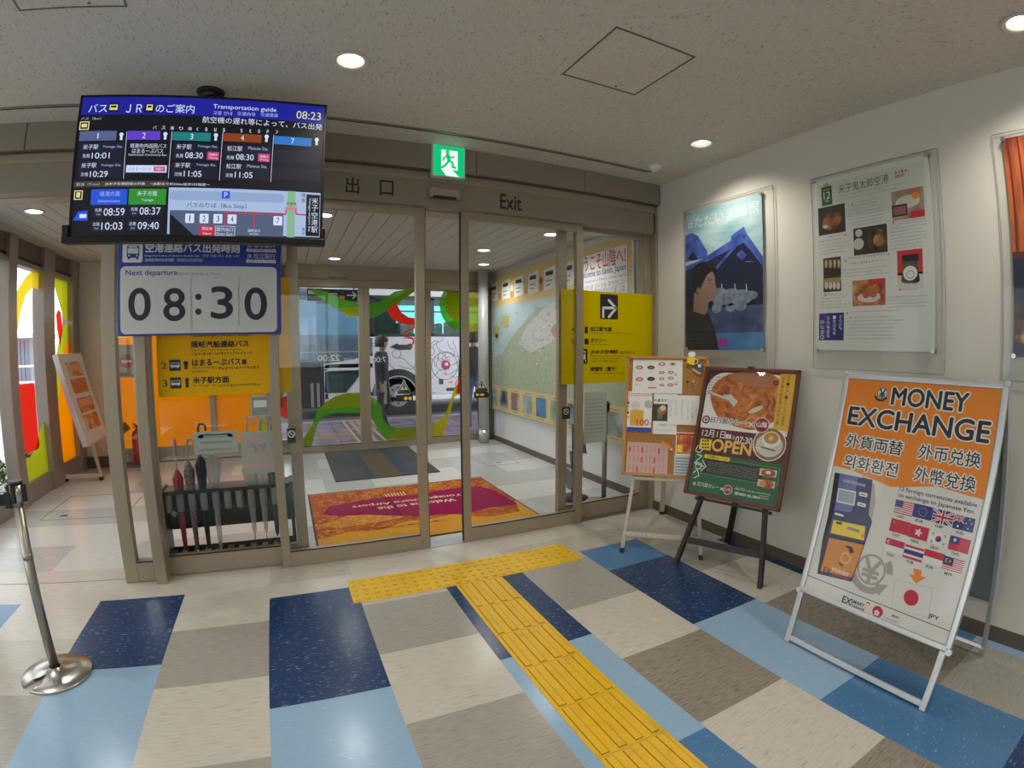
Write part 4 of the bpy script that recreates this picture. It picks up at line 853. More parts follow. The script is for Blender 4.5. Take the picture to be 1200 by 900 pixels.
# the machine
MN = mat('machine_navy', (.03, .035, .14), .4); MN2 = mat('machine_dark', (.012, .012, .03), .4); MLB = mat('machine_blue_sheen', (.14, .18, .42), .4); BEI = mat('machine_shadow_beige', (.5, .44, .41), .4)
m.G([(232, 285), (262, 310), (266, 350), (258, 390), (240, 420), (232, 430)], BEI, .0046)
m.G([(165, 280), (258, 298), (248, 382), (257, 400), (240, 452), (206, 548), (122, 528), (135, 445), (150, 380)], MN, .005); m.G([(165, 280), (176, 282), (132, 530), (122, 528), (135, 445), (150, 380)], MN2, .0054)
m.G([(178, 284), (222, 292), (206, 378), (164, 372)], MLB, .0054); m.T('SMART EXCHANGE', 186, 300, 240, 312, 7, WHT, .0058)
m.G([(174, 318), (218, 327), (213, 362), (169, 352)], WHT, .0058); m.G([(177, 322), (215, 330), (211, 358), (172, 349)], mat('machine_screen', (.35, .42, .5), .3), .0062)
for (x, y) in ((226, 327), (222, 352)): m.R(x, y, x + 18, y + 14, WHT, .0058); m.R(x + 3, y + 5, x + 15, y + 10, INK, .0062)
m.R(166, 378, 186, 389, WHT, .0058); m.R(218, 395, 240, 402, GREY, .0058)
m.G([(162, 396), (240, 412), (237, 447), (155, 428)], YELLOW, .0056); m.R(196, 412, 225, 428, GREY, .006); m.D(234, 435, 5, ORANGE, .006); m.G([(168, 400), (184, 402), (182, 408), (170, 406)], MN2, .006)
m.G([(152, 440), (237, 458), (208, 538), (130, 521)], mat('machine_amber', (.7, .26, .03), .4), .0056); m.G([(150, 432), (240, 451), (239, 457), (149, 438)], MN2, .0058)
a = m.p(192, 490); m.ring(a[0], a[1], .02, .026, mat('machine_swirl', (.75, .5, .2), .4), .006); m.ring(a[0] + .003, a[1] + .028, .02, .03, INK, .0061, 14, .2, 2.2); m.G([(198, 463), (208, 470), (204, 482)], INK, .0062); m.ring(a[0] - .012, a[1] - .022, .01, .018, INK, .0061, 12, 3.6, 5.4)
m.T('EX', 138, 518, 156, 524, 15, MN2, .0062, .03); m.T('MONEY', 158, 519, 201, 528, 9, WHT, .0062, .03); m.T('CHANGE', 160, 531, 198, 538, 7, RED, .0062, .03)
# grey coin and arrow
SG_ = mat('exchange_soft_grey', (.43, .38, .36), .4)
a = m.p(254, 518); m.ring(a[0], a[1], .058, .068, SG_, .0046, 40); m.T('¥', 232, 515, 275, 527, 62, SG_, .0047, .03); m.ring(a[0], a[1] - .006, .07, .1, SG_, .0045, 20, pi * 1.1, pi * 1.72); m.G([(262, 552), (296, 556), (272, 582)], SG_, .0048); m.ring(a[0], a[1], .07, .1, SG_, .0045, 12, pi * .02, pi * .22)
m.T('12 foreign currencies available', 323, 321, 514, 361, 14, INK, .0048, .012); m.T('to exchange to Japanese Yen.', 321, 335, 508, 379, 14, INK, .0048, .012)
FB = mat('flag_blue', (.02, .035, .22), .4); FR_ = mat('flag_red', (.6, .012, .05), .4); FWh = WHT; FY = mat('flag_yellow', (.8, .55, .05), .4)
def flag(xc, yc, kind, code):
    a = m.p(xc, yc); W, Hh = .0425, .0275; x0, y0, x1, y1 = a[0] - W, a[1] - Hh, a[0] + W, a[1] + Hh; d = .0048
    def q(fx0, fy0, fx1, fy1, mt, dd=.0004): m.rect(x0 + (x1 - x0) * fx0, y0 + (y1 - y0) * fy0, x0 + (x1 - x0) * fx1, y0 + (y1 - y0) * fy1, mt, d + dd)
    def at_(fx, fy): return x0 + (x1 - x0) * fx, y0 + (y1 - y0) * fy
    def star(fx, fy, r, mt, n=5, dd=.0009):
        cx, cy = at_(fx, fy); m.poly([(cx + (r if k % 2 == 0 else r * .42) * sin(pi * k / n), cy + (r if k % 2 == 0 else r * .42) * cos(pi * k / n)) for k in range(2 * n)], mt, d + dd)
    def jack(fx0, fy0, fx1, fy1, dd):
        q(fx0, fy0, fx1, fy1, FB, dd); A, B, C_, D = at_(fx0, fy0), at_(fx1, fy1), at_(fx0, fy1), at_(fx1, fy0); k = (fx1 - fx0)
        m.stroke([A, B], .011 * k, FWh, d + dd + .0002); m.stroke([C_, D], .011 * k, FWh, d + dd + .0002); m.stroke([A, B], .004 * k, FR_, d + dd + .0004); m.stroke([C_, D], .004 * k, FR_, d + dd + .0004)
        xm, ym = (fx0 + fx1) / 2, (fy0 + fy1) / 2; q(xm - .09 * k, fy0, xm + .09 * k, fy1, FWh, dd + .0005); q(fx0, ym - .14 * k, fx1, ym + .14 * k, FWh, dd + .0005); q(xm - .05 * k, fy0, xm + .05 * k, fy1, FR_, dd + .0007); q(fx0, ym - .085 * k, fx1, ym + .085 * k, FR_, dd + .0007)
    m.rect(x0 - .0006, y0 - .0006, x1 + .0006, y1 + .0006, GREY, d - .0002); q(0, 0, 1, 1, FWh, 0)
    if kind == 'US':
        for k in range(7): q(0, (2 * k) / 13, 1, (2 * k + 1) / 13, FR_)
        q(0, 6 / 13, .42, 1, FB, .0007)
        for i in range(4):
            for j in range(3): star(.06 + i * .1, .56 + j * .16, .0022, FWh, 5, .001)
    elif kind == 'EU':
        q(0, 0, 1, 1, FB)
        for k in range(12): star(.5 + .2 * sin(k * pi / 6), .5 + .31 * cos(k * pi / 6), .0028, FY)
    elif kind == 'GB': jack(0, 0, 1, 1, .0004)
    elif kind == 'AU':
        q(0, 0, 1, 1, FB); jack(0, .5, .5, 1, .0005); star(.25, .22, .007, FWh, 7, .0014)
        for fx, fy in ((.75, .2), (.75, .85), (.62, .55), (.88, .6)): star(fx, fy, .004, FWh, 7, .0014)
    elif kind == 'CN':
        q(0, 0, 1, 1, FR_); star(.17, .75, .006, FY)
        for fx, fy in ((.32, .9), (.38, .78), (.38, .65), (.32, .54)): star(fx, fy, .002, FY)
    elif kind == 'HK':
        q(0, 0, 1, 1, FR_)
        for k in range(5): cx, cy = at_(.5, .5); m.disc(cx + .009 * sin(k * 2 * pi / 5 + .3), cy + .009 * cos(k * 2 * pi / 5 + .3), .0075, FWh, d + .0008 + k * .0001, n=12, ry=.0042, rot=pi / 2 - k * 2 * pi / 5 - .1)
        star(.5, .5, .003, FR_, 5, .0016)
    elif kind == 'KR':
        cx, cy = at_(.5, .5); m.disc(cx, cy, .0125, FR_, d + .0005); m.disc(cx, cy, .0125, FB, d + .0008, n=14, a0=pi * .85, a1=pi * 1.85); m.disc(cx - .006, cy + .002, .0062, FR_, d + .0011); m.disc(cx + .006, cy - .002, .0062, FB, d + .0011)
        for fx, fy, s_ in ((.2, .8, 1), (.8, .2, 1), (.2, .2, -1), (.8, .8, -1)):
            cx, cy = at_(fx, fy)
            for k in (-1, 0, 1): dx, dy = (.0022 * k, .0022 * k * -s_); m.stroke([(cx + dx - .004, cy + dy - .005 * s_), (cx + dx + .004, cy + dy + .005 * s_)], .0014, INK, d + .0006)
    elif kind == 'TW': q(0, 0, 1, 1, FR_); q(0, .5, .5, 1, FB, .0007); star(.25, .75, .0095, FWh, 12, .001); m.disc(*at_(.25, .75), .004, FWh, d + .0012)
    elif kind == 'SG': q(0, .5, 1, 1, FR_); m.disc(*at_(.17, .75), .0085, FWh, d + .0007); m.disc(*at_(.22, .75), .0075, FR_, d + .001); [star(.27 + .06 * sin(k * 2 * pi / 5), .75 + .1 * cos(k * 2 * pi / 5), .0016, FWh, 5, .0013) for k in range(5)]
    elif kind == 'TH': q(0, 0, 1, 1 / 6, FR_); q(0, 5 / 6, 1, 1, FR_); q(0, 1 / 3, 1, 2 / 3, FB)
    elif kind == 'ID': q(0, .5, 1, 1, FR_)
    elif kind == 'MY':
        for k in range(7): q(0, (2 * k + 1) / 14, 1, (2 * k + 2) / 14, FR_)
        q(0, 6 / 14, .5, 1, FB, .0007); m.disc(*at_(.2, .71), .009, FY, d + .001); m.disc(*at_(.24, .71), .0078, FB, d + .0013); star(.33, .71, .0065, FY, 11, .0014)
    m.text(code, a[0] - .024, y0 - .0175, a[0] + .01, y0 - .006, INK, d + .0002, .02)
for xc, yc, k, c in ((335, 367, 'US', 'USD'), (381, 377, 'EU', 'EUR'), (430, 390, 'GB', 'GBP'), (481, 405, 'AU', 'AUD'), (324, 413, 'CN', 'CNY'), (370, 427, 'HK', 'HKD'), (419, 443, 'KR', 'KRW'), (470, 457, 'TW', 'TWD'), (311, 461, 'SG', 'SGD'), (358, 478, 'TH', 'THB'), (407, 490, 'ID', 'IDR'), (454, 507, 'MY', 'MYR')): flag(xc, yc, k, c)
m.G([(358, 515), (378, 519), (376, 534), (389, 537), (364, 552), (346, 528), (359, 531)], ORANGE, .0048)
m.S([(313, 543), (405, 563), (394, 636), (304, 612), (313, 543)], .0012, SG_, .0048); m.D(352, 587, 19.5, FR_, .0048, n=36); m.T('JPY', 393, 633, 421, 638, 15, INK, .0048, .02)
c0 = m.p(93, 531); c1 = m.p(450, 668); m.rect(L0, (c0[1] + c1[1]) / 2 - .0015, R0, (c0[1] + c1[1]) / 2 + .0015, INK, .0048)
m.T('EX', 184, 590, 206, 597, 17, MN2, .005, .03); m.T('SMART', 205, 596, 238, 605, 9, MN2, .005, .02); m.T('CHANGE', 202, 608, 238, 616, 9, MN2, .005, .02); a = m.p(243, 609); m.ring(a[0], a[1], .006, .011, YELLOW, .005, 14, .5, 5); m.ring(a[0] + .002, a[1] + .012, .006, .01, INK, .005, 10, 0, 2.6)
m.D(270, 621, 14, FR_, .005); [m.disc(m.p(268, 624)[0] + .008 * sin(k * 1.2566), m.p(268, 624)[1] + .008 * cos(k * 1.2566), .0055, WHT, .0054 + k * .0001, n=10) for k in range(5)]
m.T('Japan.', 304, 630, 324, 636, 9, INK, .005, .03); m.T('Cool Japan.', 283, 634, 322, 648, 9, SG_, .005, .01)
m.obj('poster_print', AB)
m = MB(); m.box(ua + .03, ub - .03, -.0105, -.0085, va + .03, vb - .03, ACRYL); m.obj('clear_cover', AB)

# ================================================================ black easel with the curry poster board
fo, u, v = leaning((2.238, 2.31), (2.412, 1.759), 18)
EA = root('easel', fo, 'black wooden easel carrying the curry opening poster', 'easel', u=u, v=v)
WD = mat('easel_black_wood', (.018, .015, .013), .55, var=.2, scale=30, stretch=(6, 6, 1))
ei = EA.matrix_world.inverted(); DX = .032
m = MB(); m.bar((.0, DX, 0), (.165, DX, .9), .042, .026, WD); m.obj('leg', EA, bevel=.003)
m = MB(); m.bar((.578, DX, 0), (.455, DX, .9), .042, .026, WD); m.obj('leg', EA, bevel=.003)
rf = ei @ Vector((2.862, 2.40, 0)); m = MB(); m.bar(rf, (.31, DX + .03, .95), .044, .026, WD); m.obj('leg', EA, bevel=.003)
m = MB(); m.bar((.03, DX - .002, .175), (.555, DX - .002, .2), .042, .022, WD, up=(0, 1, 0)); m.obj('crossbar', EA, bevel=.002)
m = MB(); m.box(.1, .52, DX - .03, DX + .012, .45, .468, WD); m.obj('ledge', EA, bevel=.002); m = MB(); m.bar((.14, DX + .02, .82), (.48, DX + .02, .82), .05, .02, WD); m.obj('crossbar', EA, bevel=.002)
for x in (.07, .545):
    m = MB(); m.cyl((x, DX - .045, .455), (x, DX + .02, .455), .011, .011, WD, 12); m.obj('peg', EA)
u0, u1, v0, v1 = -.033, .612, .472, 1.343
PB = root('poster_board', fo + v * v0, 'brown framed curry poster with yellow OPEN lettering on the black easel', 'poster board', u=u, v=v)
P = plane_pix(fo + v * v0, u, v); hh = v1 - v0; FR2 = mat('poster_frame_red_brown', (.115, .032, .014), .4, var=.15, scale=25, stretch=(3, 3, 3)); fw = .026
m = MB()
for a in ((u0, u0 + fw, 0, hh), (u1 - fw, u1, 0, hh), (u0, u1, 0, fw), (u0, u1, hh - fw, hh)): m.box(a[0], a[1], -.012, .016, a[2], a[3], FR2)
m.obj('frame', PB, bevel=.004)
m = MB(); m.box(u0 + .01, u1 - .01, 0, .014, .01, hh - .01, BLK); m.obj('backing', PB)
m = MB(); x = (u0 + u1) / 2; m.box(x - .022, x + .022, -.014, .022, hh - .012, hh + .008, BLK); m.tube([(x - .014, -.012, hh), (x - .014, -.03, hh + .018), (x + .014, -.03, hh + .018), (x + .014, -.012, hh)], .002, STEEL, 6); m.obj('binder_clip', PB)
MAR = mat('curry_maroon', (.11, .02, .025), .4, var=.03); GRN = mat('curry_green', (.02, .13, .055), .4, var=.03); CUR = ramp_mat('curry_photo', [(.25, (.12, .025, .01)), (.4, (.4, .09, .015)), (.55, (.6, .19, .03)), (.7, (.72, .36, .1)), (.8, (.45, .1, .03))], 11, .35, dist=1.6); BOARD = mat('curry_dark_panel', (.022, .03, .025), .5)
m = MB(P); m.view(700, 400, 3.)
A, B = u0 + fw - .002, u1 - fw + .002; Tv = hh - fw + .002; Bv = fw - .002
s1v = (m.p(362, 300)[1] + m.p(690, 368)[1] * 0 + m.p(640, 335)[1]) / 2; s2v = (m.p(345, 395)[1] + m.p(672, 430)[1]) / 2
m.rect(A, Bv, B, s2v, GRN, .001); m.rect(A, s2v, B, Tv, MAR, .001); m.rrect(A + .008, s1v, B - .008, Tv - .012, .12, PAPER, .0014)
m.poly([(A + .008, s1v), (B - .008, s1v), (B - .008, s1v + .1), (A + .008, s1v + .1)], PAPER, .0015)
cu, cv = m.p(545, 235); cu2 = (A + B) / 2 + .01
m.poly([(cu2 + .265 * cos(t) * (1 + .05 * sin(3 * t)), s1v + .015 + max(0, (.20 + .195 * sin(t) * (1 + .03 * cos(5 * t)))) - .0) for t in [2 * pi * k / 40 for k in range(40)]], CUR, .0018)
m.disc(cu2 + .02, s1v + .345, .15, mat('curry_cutlet_top', (.42, .16, .08), .4), .0021, ry=.045, rot=-.1); m.disc(cu2 + .05, s1v + .19, .14, CUR, .0023, ry=.09, rot=-.3)
m.disc(cu2 + .06, s1v + .15, .05, mat('curry_rice', (.66, .6, .42), .4), .0026, ry=.016, rot=.5)
m.G([(378, 178), (390, 172), (440, 192), (470, 186), (495, 212), (480, 230), (462, 208)], mat('spoon_silver_print', (.6, .6, .58), .3), .0026)
for t, x, y, x2, y2 in (('極道が', 467, 113, 455, 165), ('作った', 446, 118, 436, 172), ('欧風の', 424, 122, 410, 182), ('カレーっ', 402, 128, 382, 190)): m.lines(x - 5, y, x + 5, y2, 6, mat('curry_brush_brown', (.16, .08, .06), .5), .003, len(t) + x, .55)
m.R(645, 112, 684, 318, mat('curry_gold_strip', (.76, .44, .04), .4), .003); m.VT('日本一のカレーグランプリ優勝店', 675, 122, 650, 298, INK, .0035); m.VT('米子鬼太郎空港山陰初上陸', 655, 124, 632, 296, INK, .0035)
m.D(628, 146, 9, BLK, .0026); m.D(628, 146, 5, RED, .003); m.D(383, 275, 14, INK, .003); m.D(383, 275, 9.5, PAPER, .0034); m.D(383, 275, 5.5, RED, .0038)
m.HT('日乃屋カレー', 400, 275, 526, 289, 19, INK, WHT, .003, .006, .9); m.S([(533, 285), (548, 300)], .008, WHT, .003); m.S([(548, 285), (533, 300)], .008, WHT, .003)
m.D(579, 295, 27, PAPER, .0036); m.D(579, 295, 24.5, mat('curry_logo_red', (.35, .02, .04), .4), .004); m.T('山陰', 561, 291, 598, 295, 20, WHT, .0044, .03); m.R(566, 306, 592, 312, INK, .0044)
m.T('12月1日', 370, 319, 450, 332, 26, WHT, .002, .02); m.R(453, 326, 469, 344, WHT, .002); m.T('土', 455, 335, 467, 336, 12, MAR, .0024); m.T('AM', 474, 338, 483, 340, 15, WHT, .002); m.T('07:30', 486, 344, 545, 353, 24, WHT, .002, .015)
m.R(364, 341, 397, 384, YELLOW, .002)
for i in range(3):
    for j in range(3): m.R(369 + i * 9, 346 + j * 12, 374 + i * 9, 353 + j * 12, MAR, .0024)
m.T('OPEN', 405, 362, 540, 383, 42, mat('curry_open_gold', (.85, .52, .1), .4), .002, .045)
a = m.p(605, 362); m.disc(*a, .105, PAPER, .0028, n=40); m.disc(*a, .099, mat('curry_coffee_brown', (.3, .16, .07), .4), .0032, n=40); m.disc(a[0], a[1] - .008, .085, FOW, .0036, n=40, ry=.072); m.disc(a[0] + .006, a[1] + .03, .058, PAPER, .004, ry=.05); m.disc(a[0] + .006, a[1] + .038, .046, mat('coffee_latte', (.55, .27, .06), .3), .0044, ry=.036); m.disc(a[0] + .006, a[1] + .036, .016, mat('coffee_foam', (.75, .55, .25), .3), .0048); m.S([(577, 372), (625, 385)], .008, mat('coffee_spoon', (.2, .13, .09), .3), .005)
m.R(372, 405, 632, 512, mat('curry_green_line', (.2, .33, .1), .4), .0014, r=.01); m.R(374, 407, 630, 510, GRN, .0018, r=.01); m.R(380, 412, 575, 496, BOARD, .0022); m.lines(390, 420, 565, 490, 7, mat('curry_panel_lettering', (.5, .5, .45), .5), .0026, 3, .42, .05)
m.R(378, 396, 466, 424, YELLOW, .0026, r=.014); m.T('日乃屋カレーとは', 388, 406, 458, 414, 12, INK, .003, .01)
for (x, y) in ((573, 446), (566, 484)): m.R(x, y, x + 56, y + 34, FOW, .0026); m.disc(*m.p(x + 29, y + 18), .045, CUR, .003, ry=.026)
m.disc(*m.p(602, 462), .016, PAPER, .0034, ry=.01)
for pts in ([(355, 365), (345, 385), (360, 392), (372, 380), (360, 372)], [(352, 398), (368, 402), (342, 428), (375, 440)], [(345, 440), (352, 425), (368, 432), (362, 448), (345, 446)], [(372, 420), (382, 440), (366, 455)], [(338, 462), (352, 450), (358, 472), (340, 480)]): m.S(pts, .006, WHT, .0026)
m.D(342, 500, 8, INK, .002); m.D(342, 500, 6, WHT, .0024); m.D(342, 500, 3.6, RED, .0028); m.T('日乃屋カレー', 353, 500, 428, 515, 14, WHT, .002, .01); m.T('×', 432, 518, 444, 520, 10, WHT, .002, .02); m.D(459, 522, 17, WHT, .002); m.D(459, 522, 15, mat('curry_logo_red', (.35, .02, .04)), .0024); m.T('山陰', 448, 520, 470, 523, 12, WHT, .0028)
m.lines(486, 514, 520, 520, 1, YELLOW, .002, 4, .6); m.lines(484, 525, 612, 534, 1, PAPER, .002, 5, .6, .02); m.T('☎0859-45-3803', 481, 534, 571, 550, 13, WHT, .002, .02); m.lines(572, 545, 612, 556, 2, PAPER, .002, 6, .5)
m.obj('poster_print', PB)
m = MB(); m.box(u0 + fw - .004, u1 - fw + .004, -.0075, -.006, fw - .004, hh - fw + .004, ACRYL); m.obj('clear_cover', PB)

# ================================================================ cork board on the pale easel
fo, u, v = leaning((2.043, 2.637), (2.44, 2.248), 15)
EB = root('easel', fo, 'pale wooden easel with black rubber feet carrying the cork board', 'easel', u=u, v=v)
PW = ramp_mat('easel_pale_wood', [(.35, (.46, .38, .28)), (.6, (.56, .48, .38)), (.8, (.6, .53, .43))], 16, .5, (8, 8, 1)); ei = EB.matrix_world.inverted()
for a, b in (((.012, .028, .0), (.115, .028, 1.1)), ((.548, .028, .0), (.44, .028, 1.1))):
    A, B = Vector(a), Vector(b); q = A + (B - A).normalized() * .035
    m = MB(); m.bar(q, B, .04, .024, PW); o = m.obj('leg', EB, bevel=.003)
    m = MB(); m.bar(A, q, .045, .029, BLKM); m.obj('rubber_foot', o)
rf = ei @ Vector((2.862, 3.13, 0)); tp = Vector((.28, .05, 1.12)); dr = (tp - rf).normalized(); q = rf + dr * .035
m = MB(); m.bar(q, tp, .04, .024, PW); o = m.obj('leg', EB, bevel=.003); m = MB(); m.bar(rf, q, .045, .029, BLKM); m.obj('rubber_foot', o)
m = MB(); m.bar((.03, .022, .135), (.535, .022, .135), .034, .024, PW, up=(0, 1, 0)); m.obj('crossbar', EB, bevel=.006)
m = MB(); m.box(.05, .5, .0, .04, .512, .535, PW); m.obj('ledge', EB, bevel=.003)
cu0, cu1, cv0, cv1 = -.024, .556, .541, 1.391; CO = fo + v * cv0
CB = root('cork_board', CO, 'wood framed cork notice board with pinned menus on the pale easel', 'notice board', u=u, v=v)
P = plane_pix(CO, u, v); hh = cv1 - cv0; fw = .022; CF = mat('cork_frame_honey_wood', (.5, .25, .07), .4, var=.12, scale=20, stretch=(4, 4, 4))
m = MB()
for a in ((cu0, cu0 + fw, 0, hh), (cu1 - fw, cu1, 0, hh), (cu0, cu1, 0, fw), (cu0, cu1, hh - fw, hh)): m.box(a[0], a[1], -.01, .012, a[2], a[3], CF)
m.obj('frame', CB, bevel=.004)
m = MB(); m.box(cu0 + .01, cu1 - .01, 0, .01, .01, hh - .01, ramp_mat('cork', [(.3, (.22, .09, .02)), (.5, (.42, .2, .05)), (.7, (.52, .27, .08))], 120, .9, bump=.3)); m.obj('cork_panel', CB)
def sheet(name, label, x0, y0, x1, y1, mk, dd=.002, mt=None, cat='notice', tilt=0):
    p0, p1 = P(700 + x0 / 3, 400 + y1 / 3), P(700 + x1 / 3, 400 + y0 / 3)
    O = CO + u * p0[0] + v * p0[1] - v.cross(u) * dd
    r = root(name, O, label, cat, u=u, v=v, group='sheets pinned on the cork board'); w, h = p1[0] - p0[0], p1[1] - p0[1]
    m = MB(plane_pix(O, u, v)); m.box(0, w, 0, .0008, 0, h, mt or PAPER); m.view(690, 400, 8.); mk(m, w, h); m.obj('paper', r)
    if tilt: r.matrix_world = r.matrix_world @ Matrix.Rotation(tilt, 4, 'Y')
    return r
def mk1(m, w, h):
    for (x, y, mt, rx) in ((475, 245, FO5, .026), (583, 245, FOB, .026), (685, 213, RED, .024), (787, 213, FOW, .026), (475, 355, RED, .026), (583, 352, FOB, .028), (683, 292, FO5, .02), (770, 292, FO5, .02), (683, 350, FO5, .018), (770, 345, FO4, .02), (685, 410, RED, .016), (765, 408, RED, .02)):
        a = m.p(x, y); m.disc(a[0], a[1], rx, mt, .0006, ry=rx * .55); m.disc(a[0], a[1], rx * .6, FO1 if mt in (FOB, FOW) else FOW, .001, ry=rx * .3)
    for (x0, y0, x1, y1, s) in ((430, 195, 490, 215, 1), (545, 195, 628, 212, 2), (430, 285, 515, 305, 3), (545, 282, 620, 300, 4), (430, 395, 515, 425, 5), (545, 395, 625, 415, 6), (645, 245, 710, 258, 7), (740, 250, 800, 262, 8), (700, 455, 795, 468, 9), (805, 270, 845, 440, 10)): m.lines(x0, y0, x1, y1, 2, GREY, .0006, s, .4)
    m.R(555, 430, 635, 442, RED, .0006)
def mk2(m, w, h):
    m.lines(335, 480, 600, 520, 2, RED, .0006, 3, .7, .02); m.R(390, 640, 510, 795, mat('beer_photo_amber', (.75, .42, .03), .4), .0006, r=.01); m.D(440, 600, 40, mat('beer_photo_foam', (.66, .64, .58), .4), .0008); m.D(560, 590, 38, mat('beer_photo_glass', (.5, .5, .48), .4), .0009); m.VT('オールフリー', 372, 540, 366, 680, INK, .001); m.VT('が', 372, 690, 370, 730, RED, .001)
    m.T('100', 448, 758, 562, 762, 60, RED, .0012, .01); m.T('円', 568, 775, 592, 776, 20, RED, .0012); m.rect(0, 0, w, .03, mat('beer_sheet_blue', (.03, .05, .4), .4), .0008)
def mk3(m, w, h):
    m.R(602, 585, 745, 750, FOB, .0006); m.disc(*m.p(685, 650), .032, FO1, .0009); m.disc(*m.p(695, 625), .02, FOW, .0012); m.disc(*m.p(665, 705), .02, mat('food_green_onion', (.1, .2, .05), .5), .0012)
    m.lines(606, 530, 745, 580, 1, INK, .0006, 2, .6, .02); m.S([(508, 590), (545, 530), (580, 580)], .006, INK, .0006); m.T('770円', 655, 785, 722, 788, 28, GREY, .0006); m.lines(600, 815, 800, 850, 2, GREY, .0006, 4, .4)
def mk4(m, w, h):
    for k, (x, a, b) in enumerate(((975, 555, 740), (935, 555, 735), (880, 550, 725), (820, 548, 715), (770, 545, 710), (1010, 620, 740))): m.lines(x - 9, a, x + 9, b, 9, INK, .0006, k + 3, .45, .5)
def mk5(m, w, h):
    for r_ in range(3):
        for c in range(9):
            x, y = .012 + c * (w - .024) / 9, h - .012 - r_ * (h - .02) / 3; m.rect(x, y - (h - .03) / 3, x + (w - .024) / 9 * .8, y, mat('pink_table_cell', (.68, .4, .36), .5), .0005)
            m.rect(x + .004, y - (h - .03) / 3 * .9, x + .007, y - .006, GREY, .0008); m.rect(x + .011, y - (h - .03) / 3 * .8, x + .013, y - .008, GREY, .0008)
            if (c * 3 + r_ * 5) % 7 in (0, 2): m.rect(x + .002, y - (h - .03) / 3 * .95, x + .011, y - (h - .03) / 3 * .35, RED, .0011)
def mk6(m, w, h):
    m.rect(.006, .01, w, h - .018, ramp_mat('red_menu_photo', [(.35, (.5, .04, .02)), (.5, (.6, .12, .04)), (.65, (.62, .35, .1))], 18, .4), .0005); m.rect(.01, h * .12, w * .35, h * .45, YELLOW, .0008); m.rect(.0, h - .02, w, h - .006, RED, .0008)
def mk7(m, w, h):
    for k in range(6): m.rect(.008, .012 + k * (h - .02) / 6, w, .012 + (k + .55) * (h - .02) / 6, mat('glossy_sheet_blue_grey', (.3, .38, .45), .15), .0005)
sheet('menu_sheet', 'white menu sheet with twelve dish photos, topmost on the cork board', 122, 66, 300, 180, mk1)
sheet('drink_offer_sheet', 'sheet with a beer glass and a red 100 yen price on the cork board', 92, 178, 194, 315, mk2, .006)
sheet('noodle_offer_sheet', 'sheet with a noodle bowl photo between beer sheet and handwritten sheet', 194, 186, 282, 325, mk3, .004)
sheet('handwritten_sheet', 'white sheet with vertical handwriting beside the noodle bowl photo', 246, 192, 360, 292, mk4, .0075)
sheet('price_table_sheet', 'pink sheet with a table of small rows at the cork board bottom', 100, 360, 250, 465, mk5, .002, mat('pink_paper', (.66, .42, .38), .6, var=.02))
sheet('red_menu_sheet', 'red and yellow food sheet half hidden by the curry poster', 274, 322, 345, 400, mk6, .002)
sheet('glossy_sheet', 'glossy pale blue sheet below the red food sheet', 268, 402, 335, 470, mk7, .002, mat('glossy_sheet_white', (.62, .66, .68), .08))
def stuck(name, label, cat, cx, cy, mk, dd):
    p0 = P(700 + cx / 3, 400 + cy / 3); r = root(name, CO + u * p0[0] + v * p0[1] - v.cross(u) * dd, label, cat, u=u, v=v); mk(r); return r
def beer(r):
    m = MB(); m.prism([(-.03, -.03), (.02, -.045), (.032, .01), (-.02, .028)], -.004, 0, YELLOW); m.obj('glass_body', r); m = MB(); m.prism([(.006 + .026 * cos(t), .034 + .02 * sin(t)) for t in [2 * pi * k / 16 for k in range(16)]], -.005, 0, WHT); m.obj('foam', r); m = MB(); m.tube([(.024, -.003, -.035), (.045, -.003, -.03), (.048, -.003, -.005), (.03, -.003, 0)], .004, WHT, 6); m.obj('handle', r)
stuck('beer_mug_cutout', 'small beer mug cut-out on the cork board top corner', 'decoration', 329, 64, beer, .012)
def blob(r):
    m = MB(); m.prism([(-.05, .015), (-.01, .04), (.035, .015), (.03, -.035), (-.01, -.03)], -.003, 0, mat('cutout_grey', (.09, .1, .11), .5)); m.prism([(-.04, -.005), (.02, -.04), (.005, -.05), (-.045, -.02)], -.005, -.0031, mat('cutout_pink', (.66, .4, .38), .5)); m.disc(.005, .012, .012, WHT, .0055); m.obj('card', r)
stuck('grey_cutout', 'grey and pink paper cut-out beside the beer mug cut-out', 'decoration', 356, 93, blob, .004)
def clip(r): m = MB(); m.bar((-.035, -.006, .02), (.03, -.006, -.022), .018, .006, ORANGE, up=(0, 1, 0)); m.cyl((.035, -.012, -.03), (.035, 0, -.03), .009, .009, YELLOW, 12); m.obj('clip_body', r)
stuck('orange_clip', 'orange clip pinned between the pink price table and red sheet', 'clip', 243, 364, clip, .003)
for k, (x, y, c, l) in enumerate(((317, 143, BLK, 'dark push pin on bare cork beside the white pin'), (337, 142, WHT, 'white push pin on bare cork beside the dark pin'))):
    def pin(r): m = MB(); m.cyl((0, 0, 0), (0, -.012, 0), .003, .0045, c, 10); m.cyl((0, -.012, 0), (0, -.015, 0), .007, .006, c, 12); m.obj('pin_head', r)
    stuck('push_pin', l, 'push pin', x, y, pin, .001)

